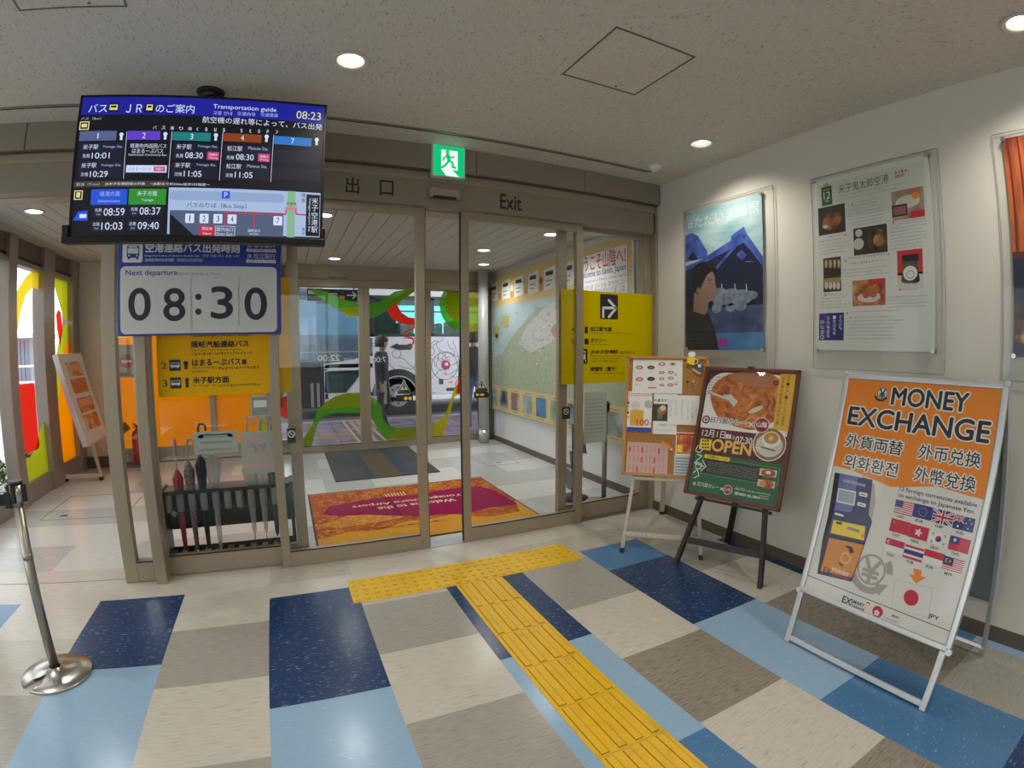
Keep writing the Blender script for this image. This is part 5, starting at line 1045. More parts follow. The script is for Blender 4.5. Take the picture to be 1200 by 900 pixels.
# ================================================================ barrier posts with belt
def stanchion(name, x, y, label, h=.905, slot=0., base=True, col=STEEL):
    r = root(name, (x, y, 0), label, 'barrier post', group='steel barrier posts')
    m = MB(); prof = []
    n = 56; R = .168
    pts = []
    for k in range(n):
        a = 2 * pi * k / n
        pts.append((R * cos(a), R * sin(a)))
    # dished base with an open slot cut from the rim
    sl, hw = slot, .028
    def inslot(px_, py_): c_, s_ = cos(-sl), sin(-sl); q, w = px_ * c_ - py_ * s_, px_ * s_ + py_ * c_; return q, w
    rings = [(.168, .002), (.17, .006), (.165, .012), (.11, .016), (.05, .026), (.028, .045)]
    i = m.mi(col); V = []
    for rr, z in rings:
        ring_ = []
        half = asin(min(1, hw / rr)) if rr > .075 else 0
        for k in range(n + 1):
            a = sl + half + (2 * pi - 2 * half) * k / n; ring_.append(m.bm.verts.new((rr * cos(a), rr * sin(a), z)))
        V.append(ring_)
    for A, B in zip(V, V[1:]):
        for k in range(n):
            f = m.bm.faces.new((A[k], A[k + 1], B[k + 1], B[k])); f.material_index = i; f.smooth = True
    # slot walls
    for e in (0, n):
        q = [V[j][e] for j in range(4)]; lo = [m.bm.verts.new((w.co.x, w.co.y, .001)) for w in q]
        for a in range(3): m.bm.faces.new((q[a], q[a + 1], lo[a + 1], lo[a]) if e else (lo[a], lo[a + 1], q[a + 1], q[a])).material_index = i
    m.obj('base', r)
    pc_ = mat('pole_brushed_steel', (.42, .39, .34), .36, 1., .08, 30, stretch=(60, 60, 1)) if col is STEEL else col
    m = MB(); m.cyl((0, 0, .02), (0, 0, h - .09), .022, .022, pc_, 28); m.cyl((0, 0, h * .62), (0, 0, h * .62 + .03), .0228, .0228, mat('pole_band', (.4, .37, .34), .4, .9), 28); m.obj('pole', r)
    m = MB(); m.cyl((0, 0, h - .1), (0, 0, h - .012), .03, .03, col, 28); m.cyl((0, 0, h - .014), (0, 0, h), .032, .03, BLK, 28); bh = m.obj('belt_head', r)
    m = MB()
    for a in (0, pi / 2, pi, -pi / 2): x_, y_ = cos(a) * .03, sin(a) * .03; m.bar((x_, y_, h - .088), (x_, y_, h - .016), .026, .018, BLK, up=(cos(a + pi / 2), sin(a + pi / 2), 0))
    m.obj('belt_socket', bh, bevel=.002)
    return r
s1_ = stanchion('barrier_post', -1.183, 2.293, 'steel belt barrier post with slotted round base beside a navy floor tile', slot=radians(232))
m = MB(); m.box(-1.5, -.03, -.002, .002, .80, .848, mat('belt_black_webbing', (.012, .012, .012), .8, bump=.2, scale=300)); m.box(-.055, -.028, -.016, .016, .79, .86, BLK); m.obj('belt', s1_)
stanchion('barrier_post', -2.72, 2.293, 'steel barrier post at the far end of the black belt', slot=radians(200))
stanchion('barrier_post', 2.60, 3.62, 'dull steel barrier post behind the door glass beside the leaflet rack', slot=radians(250), h=.93, col=mat('dull_steel', (.36, .35, .33), .4, .9))
# ================================================================ tactile strips
TY = ramp_mat('tactile_yellow', [(.25, (.66, .38, .006)), (.45, (.78, .47, .008)), (.75, (.82, .5, .01))], 12, .42, (1, 1, 1), 6)
TYD = mat('tactile_groove_dark', (.3, .17, .012), .7)  # darker yellow-brown outline around the foot of each bar and stud
def strip(name, label, x0, y0, nx, ny, bars):
    r = root(name, (x0, y0, 0), label, 'tactile paving', group='yellow tactile strips'); S_ = .3
    for i in range(nx):
        for j in range(ny):
            m = MB(); m.box(i * S_ + .0012, (i + 1) * S_ - .0012, j * S_ + .0012, (j + 1) * S_ - .0012, 0, .0025, TY)
            if bars:
                for k in range(4):
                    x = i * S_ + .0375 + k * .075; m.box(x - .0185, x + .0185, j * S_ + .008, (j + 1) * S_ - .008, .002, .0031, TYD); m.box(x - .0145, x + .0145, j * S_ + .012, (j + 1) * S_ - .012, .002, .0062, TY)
            else:
                for a in range(5):
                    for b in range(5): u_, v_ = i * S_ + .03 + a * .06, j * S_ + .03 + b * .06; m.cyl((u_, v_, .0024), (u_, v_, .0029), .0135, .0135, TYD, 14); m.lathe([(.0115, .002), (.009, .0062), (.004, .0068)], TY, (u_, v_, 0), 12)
            m.obj('paving_tile', r, bevel=.002 if bars else 0)
strip('tactile_strip', 'yellow studded tactile strip across the floor before the doors', .268, 2.672, 5, 1, False)
strip('tactile_strip', 'yellow ribbed tactile strip running from the studded strip to the camera', .872, 2.672 - 9 * .3, 1, 9, True)
# ================================================================ left window stickers, orange film
def mount(m, name, parent, O, u, v):
    o = m.obj(name, parent); u, v = Vector(u).normalized(), Vector(v).normalized(); y = v.cross(u); M = Matrix.Identity(4)
    for r in range(3): M[r][0], M[r][1], M[r][2], M[r][3] = u[r], y[r], v[r], O[r]
    o.matrix_world = M; return o
def blobpts(f, n=24): return [f(2 * pi * k / n) for k in range(n)]
SF_Y = film('film_yellow', (.85, .62, .03), .85, .7); SF_L = film('film_lime', (.46, .45, .015), .85, .65); SF_O = film('film_orange', (.88, .24, .0), .96, .66); SF_R = film('film_red', (.95, .03, .015), .96, .55); SF_G = film('film_green', (.08, .32, .015), .8, .55, (.25, .7, .1)); SF_G2 = film('film_green_yellow', (.5, .46, .015), .8, .55, (.8, .8, .15))
def left_st(fn, dx=.0):
    O = (LX - .018 + dx, 0, 0); m = MB(plane_pix(O, (0, 1, 0))); m.view(0, 0, 1); fn(m); mount(m, 'sticker', W6, O, (0, 1, 0), (0, 0, 1))
def sA(m):
    m.poly([(5.2, 1.9), (5.3, 1.95), (5.42, 2.05), (5.6, 2.2), (5.75, 2.27), (5.95, 2.27), (5.95, 2.09), (5.75, 2.1), (5.6, 2.02), (5.48, 1.85), (5.38, 1.6), (5.3, 1.3), (5.2, 1.2)], SF_Y, .001)
    m.poly([(5.2, .18), (5.95, .18), (5.95, .75), (5.8, .66), (5.65, .5), (5.5, .42), (5.3, .45), (5.2, .35)], SF_L, .001)
left_st(sA)
def sA2(m): m.rrect(5.33, .47, 5.735, 1.14, .05, SF_R, .003)
left_st(sA2)
def sB(m):
    m.poly([(6.15, 2.28), (6.8, 2.28), (6.8, 1.78), (6.6, 1.82), (6.45, 2.0), (6.3, 2.2)], SF_L, .001)
    m.poly([(6.15, .18), (6.15, 1.3), (6.3, 1.32), (6.42, 1.55), (6.55, 1.74), (6.8, 1.8), (6.8, 1.62), (6.66, 1.55), (6.5, 1.35), (6.36, .95), (6.25, .55), (6.2, .18)], SF_L, .0012)
    m.poly([(6.2, .18), (6.25, .55), (6.36, .95), (6.5, 1.35), (6.66, 1.55), (6.8, 1.62), (6.8, .18)], SF_O, .0014)
left_st(sB)
def sB2(m):
    m.poly([(6.36, 1.86), (6.42, 1.92), (6.5, 1.9), (6.55, 1.7), (6.5, 1.6), (6.46, 1.5), (6.42, 1.62), (6.38, 1.7)], SF_R, .003); m.poly([(6.2, 1.66), (6.25, 1.72), (6.3, 1.62), (6.29, 1.45), (6.31, 1.3), (6.25, 1.3), (6.24, 1.42), (6.18, 1.52)], SF_R, .003)
left_st(sB2)
def back_st(fn):
    O = (0, OY + .034, 0); m = MB(plane_pix(O)); m.view(0, 0, 1); fn(m); mount(m, 'sticker', W4, O, (1, 0, 0), (0, 0, 1))
def sC(m):
    m.poly([(-2.25, .18), (-.42, .18), (-.34, .5), (-.22, .75), (-.1, .95), (.0, 1.12), (.0, 1.62), (-.6, 1.66), (-2.25, 1.6)], SF_O, .001); m.poly([(-2.25, 1.6), (-.6, 1.66), (-.6, 1.8), (-1.6, 1.95), (-2.25, 1.85)], SF_Y, .001)
    m.poly([(-.42, .18), (-.1, .18), (-.12, .5), (-.06, .8), (.08, 1.0), (.08, 1.3), (-.1, 1.1), (-.3, .8), (-.38, .5)], SF_L, .0014)
back_st(sC)
def sD(m): m.disc(.0, .62, .16, SF_R, .002); m.poly([(-.2, .6), (.1, .6), (.1, 1.05), (-.1, 1.05)], film('film_lilac', (.5, .48, .7), .85, .6), .0012)
back_st(sD)
O = (-2.05, OY - .03, 1.1); r, P = flat_sign('no_entry_notice', O, 'grey no entry notice with red disc on the orange glazing', 'notice')
m = MB(P); m.box(-.19, .25, 0, .004, 0, .41, mat('notice_grey', (.42, .43, .43), .5)); m.view(100, 400, 7.5); NTX = mat('notice_pale_red', (.45, .12, .14), .5)
m.disc(.0, .2, .09, NTX, .001); m.rect(-.065, .185, .065, .215, PAPER, .0015); m.T('関係', 250, 84, 300, 84, 42, GREY, .001) ; m.lines(255, 280, 440, 300, 1, GREY, .001, 3, .6, 0)
m.obj('notice_panel', r)
# outer sliding door stickers
def out_st(parent, fn):
    O = (0, 7.022, 0); m = MB(plane_pix(O)); m.view(0, 0, 1); fn(m); mount(m, 'sticker', parent, O, (1, 0, 0), (0, 0, 1))
def clipx(pts, a, b):
    """cuts a sticker outline to one pane"""
    def cut(P, c, keep_less):
        out = []
        for (x0, y0), (x1, y1) in zip(P, P[1:] + P[:1]):
            i0, i1 = (x0 <= c) == keep_less or x0 == c, (x1 <= c) == keep_less or x1 == c
            if i0: out.append((x0, y0))
            if i0 != i1: t = (c - x0) / (x1 - x0); out.append((c, y0 + (y1 - y0) * t))
        return out
    return cut(cut(pts, a, False), b, True)
BOTG = [(.16, .1), (.28, .1), (.34, .32), (.42, .48), (.6, .53), (.8, .52), (1.0, .5), (1.12, .42), (1.2, .25), (1.3, .12), (1.84, .1), (1.84, .28), (1.5, .26), (1.35, .3), (1.27, .42), (1.26, .58), (1.18, .7), (1.0, .77), (.8, .8), (.62, .76), (.48, .68), (.38, .58), (.3, .38), (.18, .2)]
BOTY = [(.40, .6), (.5, .68), (.66, .77), (.82, .8), (.98, .775), (1.12, .72), (1.16, .63), (1.0, .58), (.8, .6), (.55, .6)]
REDC = []
for D, a, b in ((D3, .165, .96), (D4, 1.1, 1.825)):
    def f(m):
        for pts, mt, d in ((BOTG, SF_G, .001), (BOTY, SF_G2, .002), (REDC, SF_R, .003)):
            q = clipx(pts, a, b) if pts else []
            if len(q) > 2: m.poly(q, mt, d)
        m.rect(a, 1.36, b, 1.366, PALEG, .001); 
        for x in (.3, .38, .95, 1.15, 1.3): 
            if a < x < b: m.rect(x, .62, x + .012, .95, film('film_white_bar', (.8, .8, .75), .5, .5), .0015); m.rect(x + .02, .62, x + .032, .95, film('film_white_bar', (.8, .8, .75), .5, .5), .0015)
        if a < .4:
            m.G([(360, 337), (382, 341), (402, 351), (423.5, 355), (423.5, 369), (406, 368), (390, 360), (372, 347)], SF_G, .001); m.G([(396, 361), (423.5, 360), (423.5, 371), (408, 371)], SF_G2, .002)
            m.poly([(a, .1), (.28, .1), (.34, .36), (.3, .4), (a, .2)], SF_G2, .0024); m.text('22:00', .40, 1.24, .70, 1.325, PALEG, .001, .01, mirror=True); m.text('CLOSE', .75, 1.215, .955, 1.275, PALEG, .001, .0, mirror=True)
        else: m.G([(432.5, 357), (446, 353), (462, 342), (486, 337), (489, 339), (471, 352), (456, 362), (441, 371), (432.5, 374)], SF_G, .001); m.G([(452, 359), (468, 346), (486, 337), (489, 339), (472, 352), (457, 362)], SF_G2, .002); m.G([(453, 363), (462, 356.5), (466, 358), (470, 366), (479, 372), (488, 373), (488, 380), (480, 381), (468, 379), (459, 373)], SF_R, .003); m.S([(486, 377), (484.5, 385), (475, 389), (473.5, 394), (483, 396.5), (485, 400), (481, 407)], .022, SF_R, .0032); m.text('7:00', 1.14, 1.21, 1.33, 1.285, PALEG, .001, .01, mirror=True); m.poly([(1.32, .1), (1.825, .1), (1.825, .27), (1.45, .25)], SF_G2, .0024)
    out_st(D, f)
def f5(m):
    m.disc(2.52, 2.02, .38, SF_G, .001, n=40, a0=pi * .5, a1=pi * 1.5); m.disc(2.52, 2.06, .3, SF_G2, .002, n=40, a0=pi * .5, a1=pi * 1.5); m.poly([(2.0, .1), (2.16, .1), (2.3, .5), (2.36, .68), (2.5, .72), (2.5, .95), (2.36, .82), (2.28, .6), (2.2, .4), (2.0, .27)], SF_G2, .001); m.poly([(2.38, .72), (2.54, .72), (2.54, 1.0), (2.42, .96)], SF_R, .002); m.poly([(2.52, 1.64), (2.8, 1.64), (2.8, 2.4), (2.52, 2.4)], SF_G2, .001)
O5 = (0, 7.072, 0); m = MB(plane_pix(O5)); m.view(0, 0, 1); f5(m); mount(m, 'sticker', W5, O5, (1, 0, 0), (0, 0, 1))
# paper notices on the inner glass
O = (-.45, 3.366, .64); 
def glass_notice(name, px, label, mk, y=3.366, alpha=.62):
    p0, p1 = at(px[0], px[3], Y=y), at(px[2], px[1], Y=y); O = (p0.x, y, p0.z); r, P = flat_sign(name, O, label, 'notice'); m = MB(P); w, h = p1.x - p0.x, p1.z - p0.z
    m.box(0, w, 0, .0015, 0, h, film('notice_back_%d' % px[0], (.62, .66, .6), alpha, .5, (.8, .85, .8))); mk(m, w, h); m.obj('notice_paper', r)
FG = mat('notice_faint_green', (.36, .55, .38), .6); FP = mat('notice_faint_pink', (.6, .36, .34), .6); FGY = mat('notice_faint_grey', (.3, .33, .31), .6)
def nk1(m, w, h): m.rrect(.03, h * .66, w - .03, h * .9, .025, FG, .001); m.rect(.06, h * .72, w - .06, h * .84, FGY, .0014); [m.rect(.03 + (k % 2) * .01, h * .14 + k * .045, w - .04, h * .14 + k * .045 + .014, FGY, .001) for k in range(3)]
glass_notice('umbrella_notice', (228, 504, 278, 533), 'pale landscape notice on the glass above the umbrella rack', nk1, alpha=.85)
def nk2(m, w, h):
    c = (w / 2, h * .62); rr = min(w * .42, .085); m.ring(c[0], c[1], rr * .82, rr, FP, .001)
    m.poly([(c[0] - .05, c[1] + .012), (c[0] - .035, c[1] + .035), (c[0] - .028, c[1] + .02), (c[0] + .03, c[1] + .018), (c[0] + .045, c[1] + .035), (c[0] + .042, c[1] + .01), (c[0] + .034, c[1] - .035), (c[0] + .022, c[1] - .035), (c[0] + .02, c[1] - .012), (c[0] - .015, c[1] - .012), (c[0] - .018, c[1] - .036), (c[0] - .03, c[1] - .036), (c[0] - .032, c[1] + .002)], FGY, .0013); m.stroke([(c[0] - rr * .62, c[1] + rr * .62), (c[0] + rr * .62, c[1] - rr * .62)], .014, FP, .0018); m.rect(.01, h * .14, w - .01, h * .24, FP, .001)
glass_notice('no_dogs_notice', (285, 504, 323, 556), 'pale no-dogs notice with crossed dog symbol on the glass by the door stile', nk2, alpha=.85)
def nk3(m, w, h): [m.rect(.02, h * .2 + k * .03, w - .03, h * .2 + k * .03 + .006, FGY, .001) for k in range(10)]
glass_notice('paper_notice', (684, 459, 711, 520), 'pale greenish paper on the glass in front of the leaflet rack', nk3, alpha=.8)
def nk4(m, w, h): m.rect(.01, .01, w - .01, h - .01, FGY, .001); m.rect(.02, .06, w - .02, h - .03, PAPER, .0014)
glass_notice('small_notice', (294, 463, 316, 489), 'small white card with grey square on the glass under the amber sign', nk4, alpha=.95)
# ================================================================ mats
O = (0, 0, .006); r = root('door_mat', O, 'red, orange and magenta welcome mat with upside down lettering between the doors', 'mat', u=(1, 0, 0), v=(0, 1, 0)); P = plane_pix(O, (1, 0, 0), (0, 1, 0))
MY_ = mat('mat_mustard', (.62, .3, .04), .95, bump=.3, scale=400, spec=.1); MO = ramp_mat('mat_burnt_orange', [(.3, (.33, .065, .02)), (.53, (.4, .1, .03)), (.58, (.6, .28, .05)), (.63, (.38, .09, .025))], 9, .95, spec=.1, dist=1.5); MM = mat('mat_magenta', (.28, .012, .07), .95, bump=.3, scale=400, spec=.1); MR = mat('mat_dark_red', (.25, .02, .01), .95, spec=.1); MW = mat('mat_pale_lettering', (.75, .6, .42), .95, spec=.1); MY2 = ramp_mat('mat_mottled_gold', [(.4, (.62, .32, .05)), (.5, (.48, .15, .035)), (.6, (.62, .33, .05))], 14, .95, (1, 2, 1), spec=.1)
m = MB(P); m.box(.13, 1.93, -.001, .006, 3.50, 4.965, BLKM); x0, x1, y0, y1 = .145, 1.915, 3.515, 4.95
m.rect(x0, y0, x1, y1, MO, .0015); m.rect(x0, y0, x1, y0 + .28, MY_, .0018)
m.poly([(x0, y0 + .25), (x0 + .5, y0 + .42), (x0 + .9, y0 + .35), (x1, y0 + .5), (x1, y0 + .05), (x0, y0)], MY_, .002); m.poly([(x0, y0 + .5), (x0 + .3, y0 + .7), (x0 + .8, y0 + .66), (x1 - .5, y0 + .62), (x0 + .6, y0 + .45), (x0 + .2, y0 + .4)], MY2, .0022); m.poly([(x0, y0 + .2), (x0 + .25, y0 + .3), (x0 + .5, y0 + .26), (x0 + .95, y0 + .5), (x0 + .6, y0 + .44), (x0 + .3, y0 + .42), (x0, y0 + .36)], MO, .0024)
m.view(350, 540, 4.1379); m.G([(115, 262), (150, 222), (260, 202), (420, 176), (560, 166), (700, 142), (800, 128), (880, 124), (960, 150), (1055, 205), (1060, 222), (960, 232), (850, 262), (700, 258), (610, 272), (470, 268), (330, 262), (200, 270)], MM, .0026)
m.poly([(x1 - .6, y0 + .35), (x1 - .3, y0 + .42), (x1 - .05, y0 + .4), (x1 - .1, y0 + .22), (x1 - .4, y0 + .2)], MO, .0028)
for k in range(9): a = .35 + k * .07; m.poly([(x0 + a, y0 + .3), (x0 + a + .09, y0 + .24 + .02 * (k % 3)), (x0 + a + .02, y0 + .27)], MR, .003)
for k in range(16): rdm = random.Random(k); cx, cy = x0 + rdm.uniform(.1, 1.7), y0 + rdm.uniform(1.12, 1.38); m.ring(cx, cy, .03, .036, MR, .003 + k * .00005, 14, rdm.random(), 4)
m.view(350, 540, 4.1379)
def mtext(t, xs, ys, xe, ye, hpx):
    a, b = m.p(xs, ys), m.p(xe, ye); yv = (a[1] + b[1]) / 2; m.text(t, min(a[0], b[0]), yv - .045, max(a[0], b[0]), yv + .045, MW, .0034, .015, rot=2)
mtext('Welcome to the', 760, 190, 385, 232, 14); mtext('Yonago Kitaro Airport', 795, 165, 258, 222, 14)
for k in range(7): m.rect(.84 + k * .03, 4.62, .85 + k * .03, 4.72, MW, .0034)
m.obj('mat_pile', r)
r = root('entrance_mat', (0, 0, .004), 'dark grey ribbed entrance mat with brown and blue stripes at the outer doors', 'mat'); m = MB(); MG_ = [ramp_mat('mat_%s' % n, [(.3, tuple(x * .6 for x in c)), (.7, tuple(min(1, x * 1.3) for x in c))], 260, .95, spec=.1) for n, c in (('charcoal', (.075, .08, .085)), ('slate_blue', (.06, .07, .095)), ('khaki', (.09, .08, .058)))]
for a, b, k in ((.44, .75, 0), (.75, .87, 1), (.87, 1.17, 2), (1.17, 1.3, 1), (1.3, 1.6, 0)): m.box(a, b, 5.365, 6.96, -.003, .006, MG_[k])
m.obj('mat_pile', r)
# ================================================================ umbrella rack and umbrellas
UR = root('umbrella_rack', (-.44, 3.6, 0), 'black umbrella rack with ten grey holder tubes behind the side glass', 'umbrella rack'); ux = -.44
RB_ = mat('rack_black', (.014, .014, .016), .4); TUB = mat('holder_tube_grey', (.3, .32, .28), .45)
m = MB(); m.box(-.42, .44, -.08, .1, .485, .51, RB_); m.obj('top_rail', UR, bevel=.003)
m = MB(); m.box(-.42, .44, .085, .1, .2, .49, RB_); m.prism([(-.41, .31), (-.385, .335), (-.36, .31), (-.385, .285)], .083, .0849, WHT); m.obj('back_panel', UR)
for x in (-.425, .425):
    m = MB(); m.box(x - .012, x + .012, -.09, .1, 0, .52, RB_); m.obj('end_panel', UR, bevel=.003)
m = MB(); m.box(-.42, .42, -.085, .095, .02, .03, RB_)
for k in range(11): x = -.413 + k * .0783; m.bar((x, -.08, .05), (x, .09, .05), .006, .04, RB_, up=(1, 0, 0))
m.box(-.42, .42, -.09, -.08, .02, .07, RB_); m.box(-.42, .42, .09, .098, .02, .07, RB_); m.obj('drip_tray', UR)
tx = [-.831 + .0783 * k for k in range(10)]
for x in tx:
    m = MB(); m.lathe([(.022, .485), (.024, .49), (.026, .48), (.024, .36), (.022, .36), (.022, .48)], TUB, (x - ux, -.03, 0), 18); m.obj('holder_tube', UR)
def umbrella(x, y, zt, ztop, col, hcol, hook, label, clear=False, handle=.84, fat=.034):
    r = root('umbrella', (x, y, zt), label, 'umbrella', group='umbrellas in the rack'); H_ = ztop - zt
    m = MB(); m.lathe([(.003, 0), (.004, .03), (.012, .05), (.017, H_ * .35), (.0195, H_ * .62), (fat, H_ * .9), (fat * .55, H_ * .97), (.01, H_)], col, n=32, ripple=.13, rn=8); m.obj('canopy', r)
    m = MB(); m.cyl((0, 0, -.0 + H_ - .02), (0, 0, handle - zt), .005, .005, STEEL, 10); m.obj('shaft', r); m = MB(); m.cyl((0, 0, -.012), (0, 0, .03), .003, .005, STEEL, 8); m.obj('tip', r)
    m = MB(); h0 = handle - zt
    if hook: m.tube([(0, 0, h0 - .13), (0, 0, h0 - .04)] + [(.024 - .024 * cos(a), 0, h0 - .04 + .03 * sin(a)) for a in [pi * k / 8 for k in range(1, 9)]] + [(.048, 0, h0 - .055)], .0085, hcol, 10)
    else: m.tube([(0, 0, h0 - .12), (0, 0, h0 - .02), (0, 0, h0)], [.011, .013, .008], hcol, 12)
    m.obj('handle', r); return r
CLR = glass('umbrella_clear_plastic', (.85, .88, .88), .15, 1.3, .35, (.6, .62, .6))
FLOW = ramp_mat('umbrella_floral', [(.42, (.05, .06, .08)), (.5, (.4, .36, .34)), (.56, (.3, .08, .1)), (.62, (.08, .09, .12))], 70, .5)
umbrella(tx[1], 3.57, .05, .64, mat('umbrella_red', (.38, .03, .05), .5, var=.15), mat('handle_pink', (.5, .28, .27), .4), False, 'red folded umbrella with a straight pink handle in the rack', handle=.85)
umbrella(tx[2], 3.57, .05, .69, FLOW, mat('handle_ivory', (.55, .5, .38), .4), True, 'floral patterned folded umbrella with an ivory hook handle', handle=.85)
umbrella(tx[3], 3.57, .05, .73, mat('umbrella_black', (.012, .013, .018), .5), mat('handle_brown', (.06, .035, .02), .3), True, 'black folded umbrella with a dark brown hook handle', handle=.945)
umbrella(tx[4], 3.57, .05, .73, CLR, WHT, True, 'clear plastic umbrella beside the black one, behind the pale notice', handle=.86, fat=.05)
umbrella(tx[7], 3.57, .13, .66, CLR, mat('handle_white', (.62, .62, .6), .4), True, 'clear umbrella with white hook behind the no-dogs notice, next to the empty tubes', handle=.97, fat=.045)
umbrella(tx[8], 3.57, .13, .66, CLR, mat('handle_white', (.62, .62, .6), .4), True, 'clear umbrella with white hook behind the no-dogs notice, next to the smoke grey one', handle=.965, fat=.045)
umbrella(tx[9] - .005, 3.57, .1, .68, mat('umbrella_smoke', (.08, .085, .1), .4), mat('handle_white', (.62, .62, .6), .4), True, 'smoke grey umbrella at the end of the rack by the door stile', handle=.93)
# ================================================================ fire extinguisher, wheeled display board
r = root('fire_extinguisher', (-1.92, 6.95, 0), 'red fire extinguisher on a brown pad before the orange glazing', 'fire extinguisher'); m = MB(); m.box(-.2, .22, -.15, .16, 0, .012, BASE); m.obj('pad', r)
m = MB(); m.lathe([(.06, .012), (.072, .02), (.072, .38), (.055, .43), (.025, .45), (.02, .47)], mat('extinguisher_red', (.5, .015, .02), .3), n=24); m.obj('cylinder', r)
m = MB(); m.cyl((0, 0, .46), (0, 0, .5), .018, .018, BLK, 14); m.bar((0, 0, .5), (-.02, -.1, .54), .02, .012, BLK); m.bar((0, 0, .49), (-.02, -.09, .5), .018, .01, BLK); m.obj('valve_lever', r)
m = MB(); m.tube([(.03, 0, .48), (.09, 0, .46), (.1, -.01, .3), (.09, -.02, .14)], .01, BLKM, 8); m.obj('hose', r)
m = MB(); m.prism([(-.27, .46), (-.14, .56), (-.08, .47), (-.21, .37)], -.01, -.006, mat('extinguisher_tag_brown', (.2, .11, .05), .6)); m.obj('tag_plate', r)
O = Vector((-2.16, 5.86, .46)); u = (0.02, 1, 0); v = Vector((-.265, .075, .955)).normalized(); v = (v - Vector(u).normalized() * v.dot(Vector(u).normalized())).normalized()
DB = root('display_board', O, 'white leaning display board on castors with orange food posters by the window stickers', 'display board', u=u, v=v); P = plane_pix(O, u, v); hB = .985; wB = .65
m = MB(); DBW = mat('display_board_white', (.62, .58, .54), .5); m.box(0, wB, 0, .05, 0, hB, DBW); m.obj('panel', DB, bevel=.004)
m = MB(); m.box(-.012, 0, -.004, .056, -.01, hB + .01, SILV); m.box(wB, wB + .012, -.004, .056, -.01, hB + .01, SILV); m.box(0, wB, -.004, .056, hB, hB + .012, SILV); m.box(0, wB, -.004, .056, -.012, 0, SILV); m.obj('edge_frame', DB, bevel=.002)
m = MB(P); OP = ramp_mat('food_poster_orange', [(.35, (.55, .15, .03)), (.5, (.62, .32, .1)), (.6, (.3, .08, .03)), (.7, (.62, .45, .25))], 9, .5, kind='cell')
for k, (a, b) in enumerate(((.55, .9), (.14, .5))): m.rect(.12, a, wB - .1, b, OP, .001); m.rect(.15, b - .1, wB - .13, b - .02, mat('food_poster_pink', (.7, .3, .2), .5), .0016); m.rect(.12, (a + b) / 2 - .01, wB - .1, (a + b) / 2 + .015, DBW, .0018)
m.obj('poster_print', DB)
di = DB.matrix_world.inverted(); 
for yb in (6.2,):
    A, B = di @ Vector((-2.62, yb, .06)), di @ Vector((-2.16, yb, .06)); m = MB(); m.bar(A, B, .04, .04, DBW); bb = m.obj('base_bar', DB, bevel=.003)
    t = di @ Vector((-2.27, yb, .6)); q = di @ Vector((-2.17, yb, .08)); m = MB(); m.bar(t, q, .035, .03, SILV); m.obj('leg', DB)
    for xx in (-2.58, -2.17):
        c = di @ Vector((xx, yb, .025)); ax = di.to_3x3() @ Vector((0, 1, 0)); m = MB(); m.cyl(c - ax * .012, c + ax * .012, .025, .025, BLK, 16); o = m.obj('castor', bb)
# ================================================================ round column, wall map, leaflet rack
r = root('round_column', (2.72, 6.82, 0), 'pale round column with a steel foot beside the outer doors', 'column'); m = MB(); m.cyl((0, 0, .2), (0, 0, LC), .075, .075, mat('column_pale_grey', (.5, .52, .5), .35), 36); m.obj('shaft', r); m = MB(); m.cyl((0, 0, 0), (0, 0, .2), .078, .077, STEEL, 36); m.obj('foot', r)
MO_ = Vector((VX - .025, 5.38, .48)); WM = root('wall_map', MO_, 'large illustrated region map with yellow border and photo row on the entrance wall', 'wall map', u=(0, -1, 0)); P = plane_pix(MO_, (0, -1, 0)); a0, a1, hM = -1.72, 1.72, 1.965
m = MB(); m.box(a0 - .02, a1 + .02, 0, .022, -.01, hM + .02, SILV); m.obj('frame', WM, bevel=.003)
CREAM = mat('map_cream_border', (.68, .52, .22), .5, var=.03); SEA = ramp_mat('map_sea', [(.4, (.42, .56, .6)), (.6, (.5, .62, .66))], 3, .4); LAND = ramp_mat('map_land', [(.3, (.26, .33, .2)), (.45, (.42, .47, .32)), (.58, (.34, .42, .3)), (.7, (.52, .52, .4))], 16, .4); TOWN = ramp_mat('map_town', [(.35, (.5, .51, .52)), (.5, (.58, .58, .57)), (.62, (.42, .46, .4))], 14, .4); ISL = mat('map_island', (.5, .48, .18), .5)
m = MB(P); m.box(a0, a1, -.001, .004, 0, hM, CREAM); m.rect(a0 + .03, .36, a1 - .03, 1.52, SEA, .002)
m.poly([(a0 + .03, .36), (a1 - .03, .36), (a1 - .03, 1.4), (a1 - .8, 1.44), (a0 + 1.6, 1.42), (a0 + 1.1, 1.2), (a0 + .75, 1.02), (a0 + .5, .82), (a0 + .22, .78), (a0 + .08, .55)], LAND, .0026); m.poly([(a0 + 1.05, .98), (a0 + 1.3, 1.2), (a0 + 1.9, 1.46), (a0 + 2.3, 1.44), (a0 + 2.0, 1.0), (a0 + 1.4, .85)], TOWN, .003)
for x, y, rr in ((.28, 1.16, .12), (.62, 1.3, .13), (.3, 1.06, .08)): m.poly([(a0 + x + rr * cos(t) * (1 + .2 * sin(4 * t)), y + rr * .8 * sin(t) * (1 + .15 * cos(5 * t))) for t in [2 * pi * k / 24 for k in range(24)]], ISL, .003)
for k in range(130):
    g = random.Random(k * 7); x, y = a0 + g.uniform(.15, 3.3), g.uniform(.42, 1.42); w_ = g.uniform(.012, .04); m.rect(x, y, x + w_, y + .012, (GREY, NAVY, RED, WHT)[g.randrange(4)], .0034)
m.poly([(a0 + 1.9, 1.12), (a0 + 2.0, 1.2), (a0 + 2.15, 1.16), (a0 + 2.3, 1.24), (a0 + 2.2, 1.06), (a0 + 2.0, 1.04)], mat('map_rose_blob', (.5, .26, .24), .5), .0036)
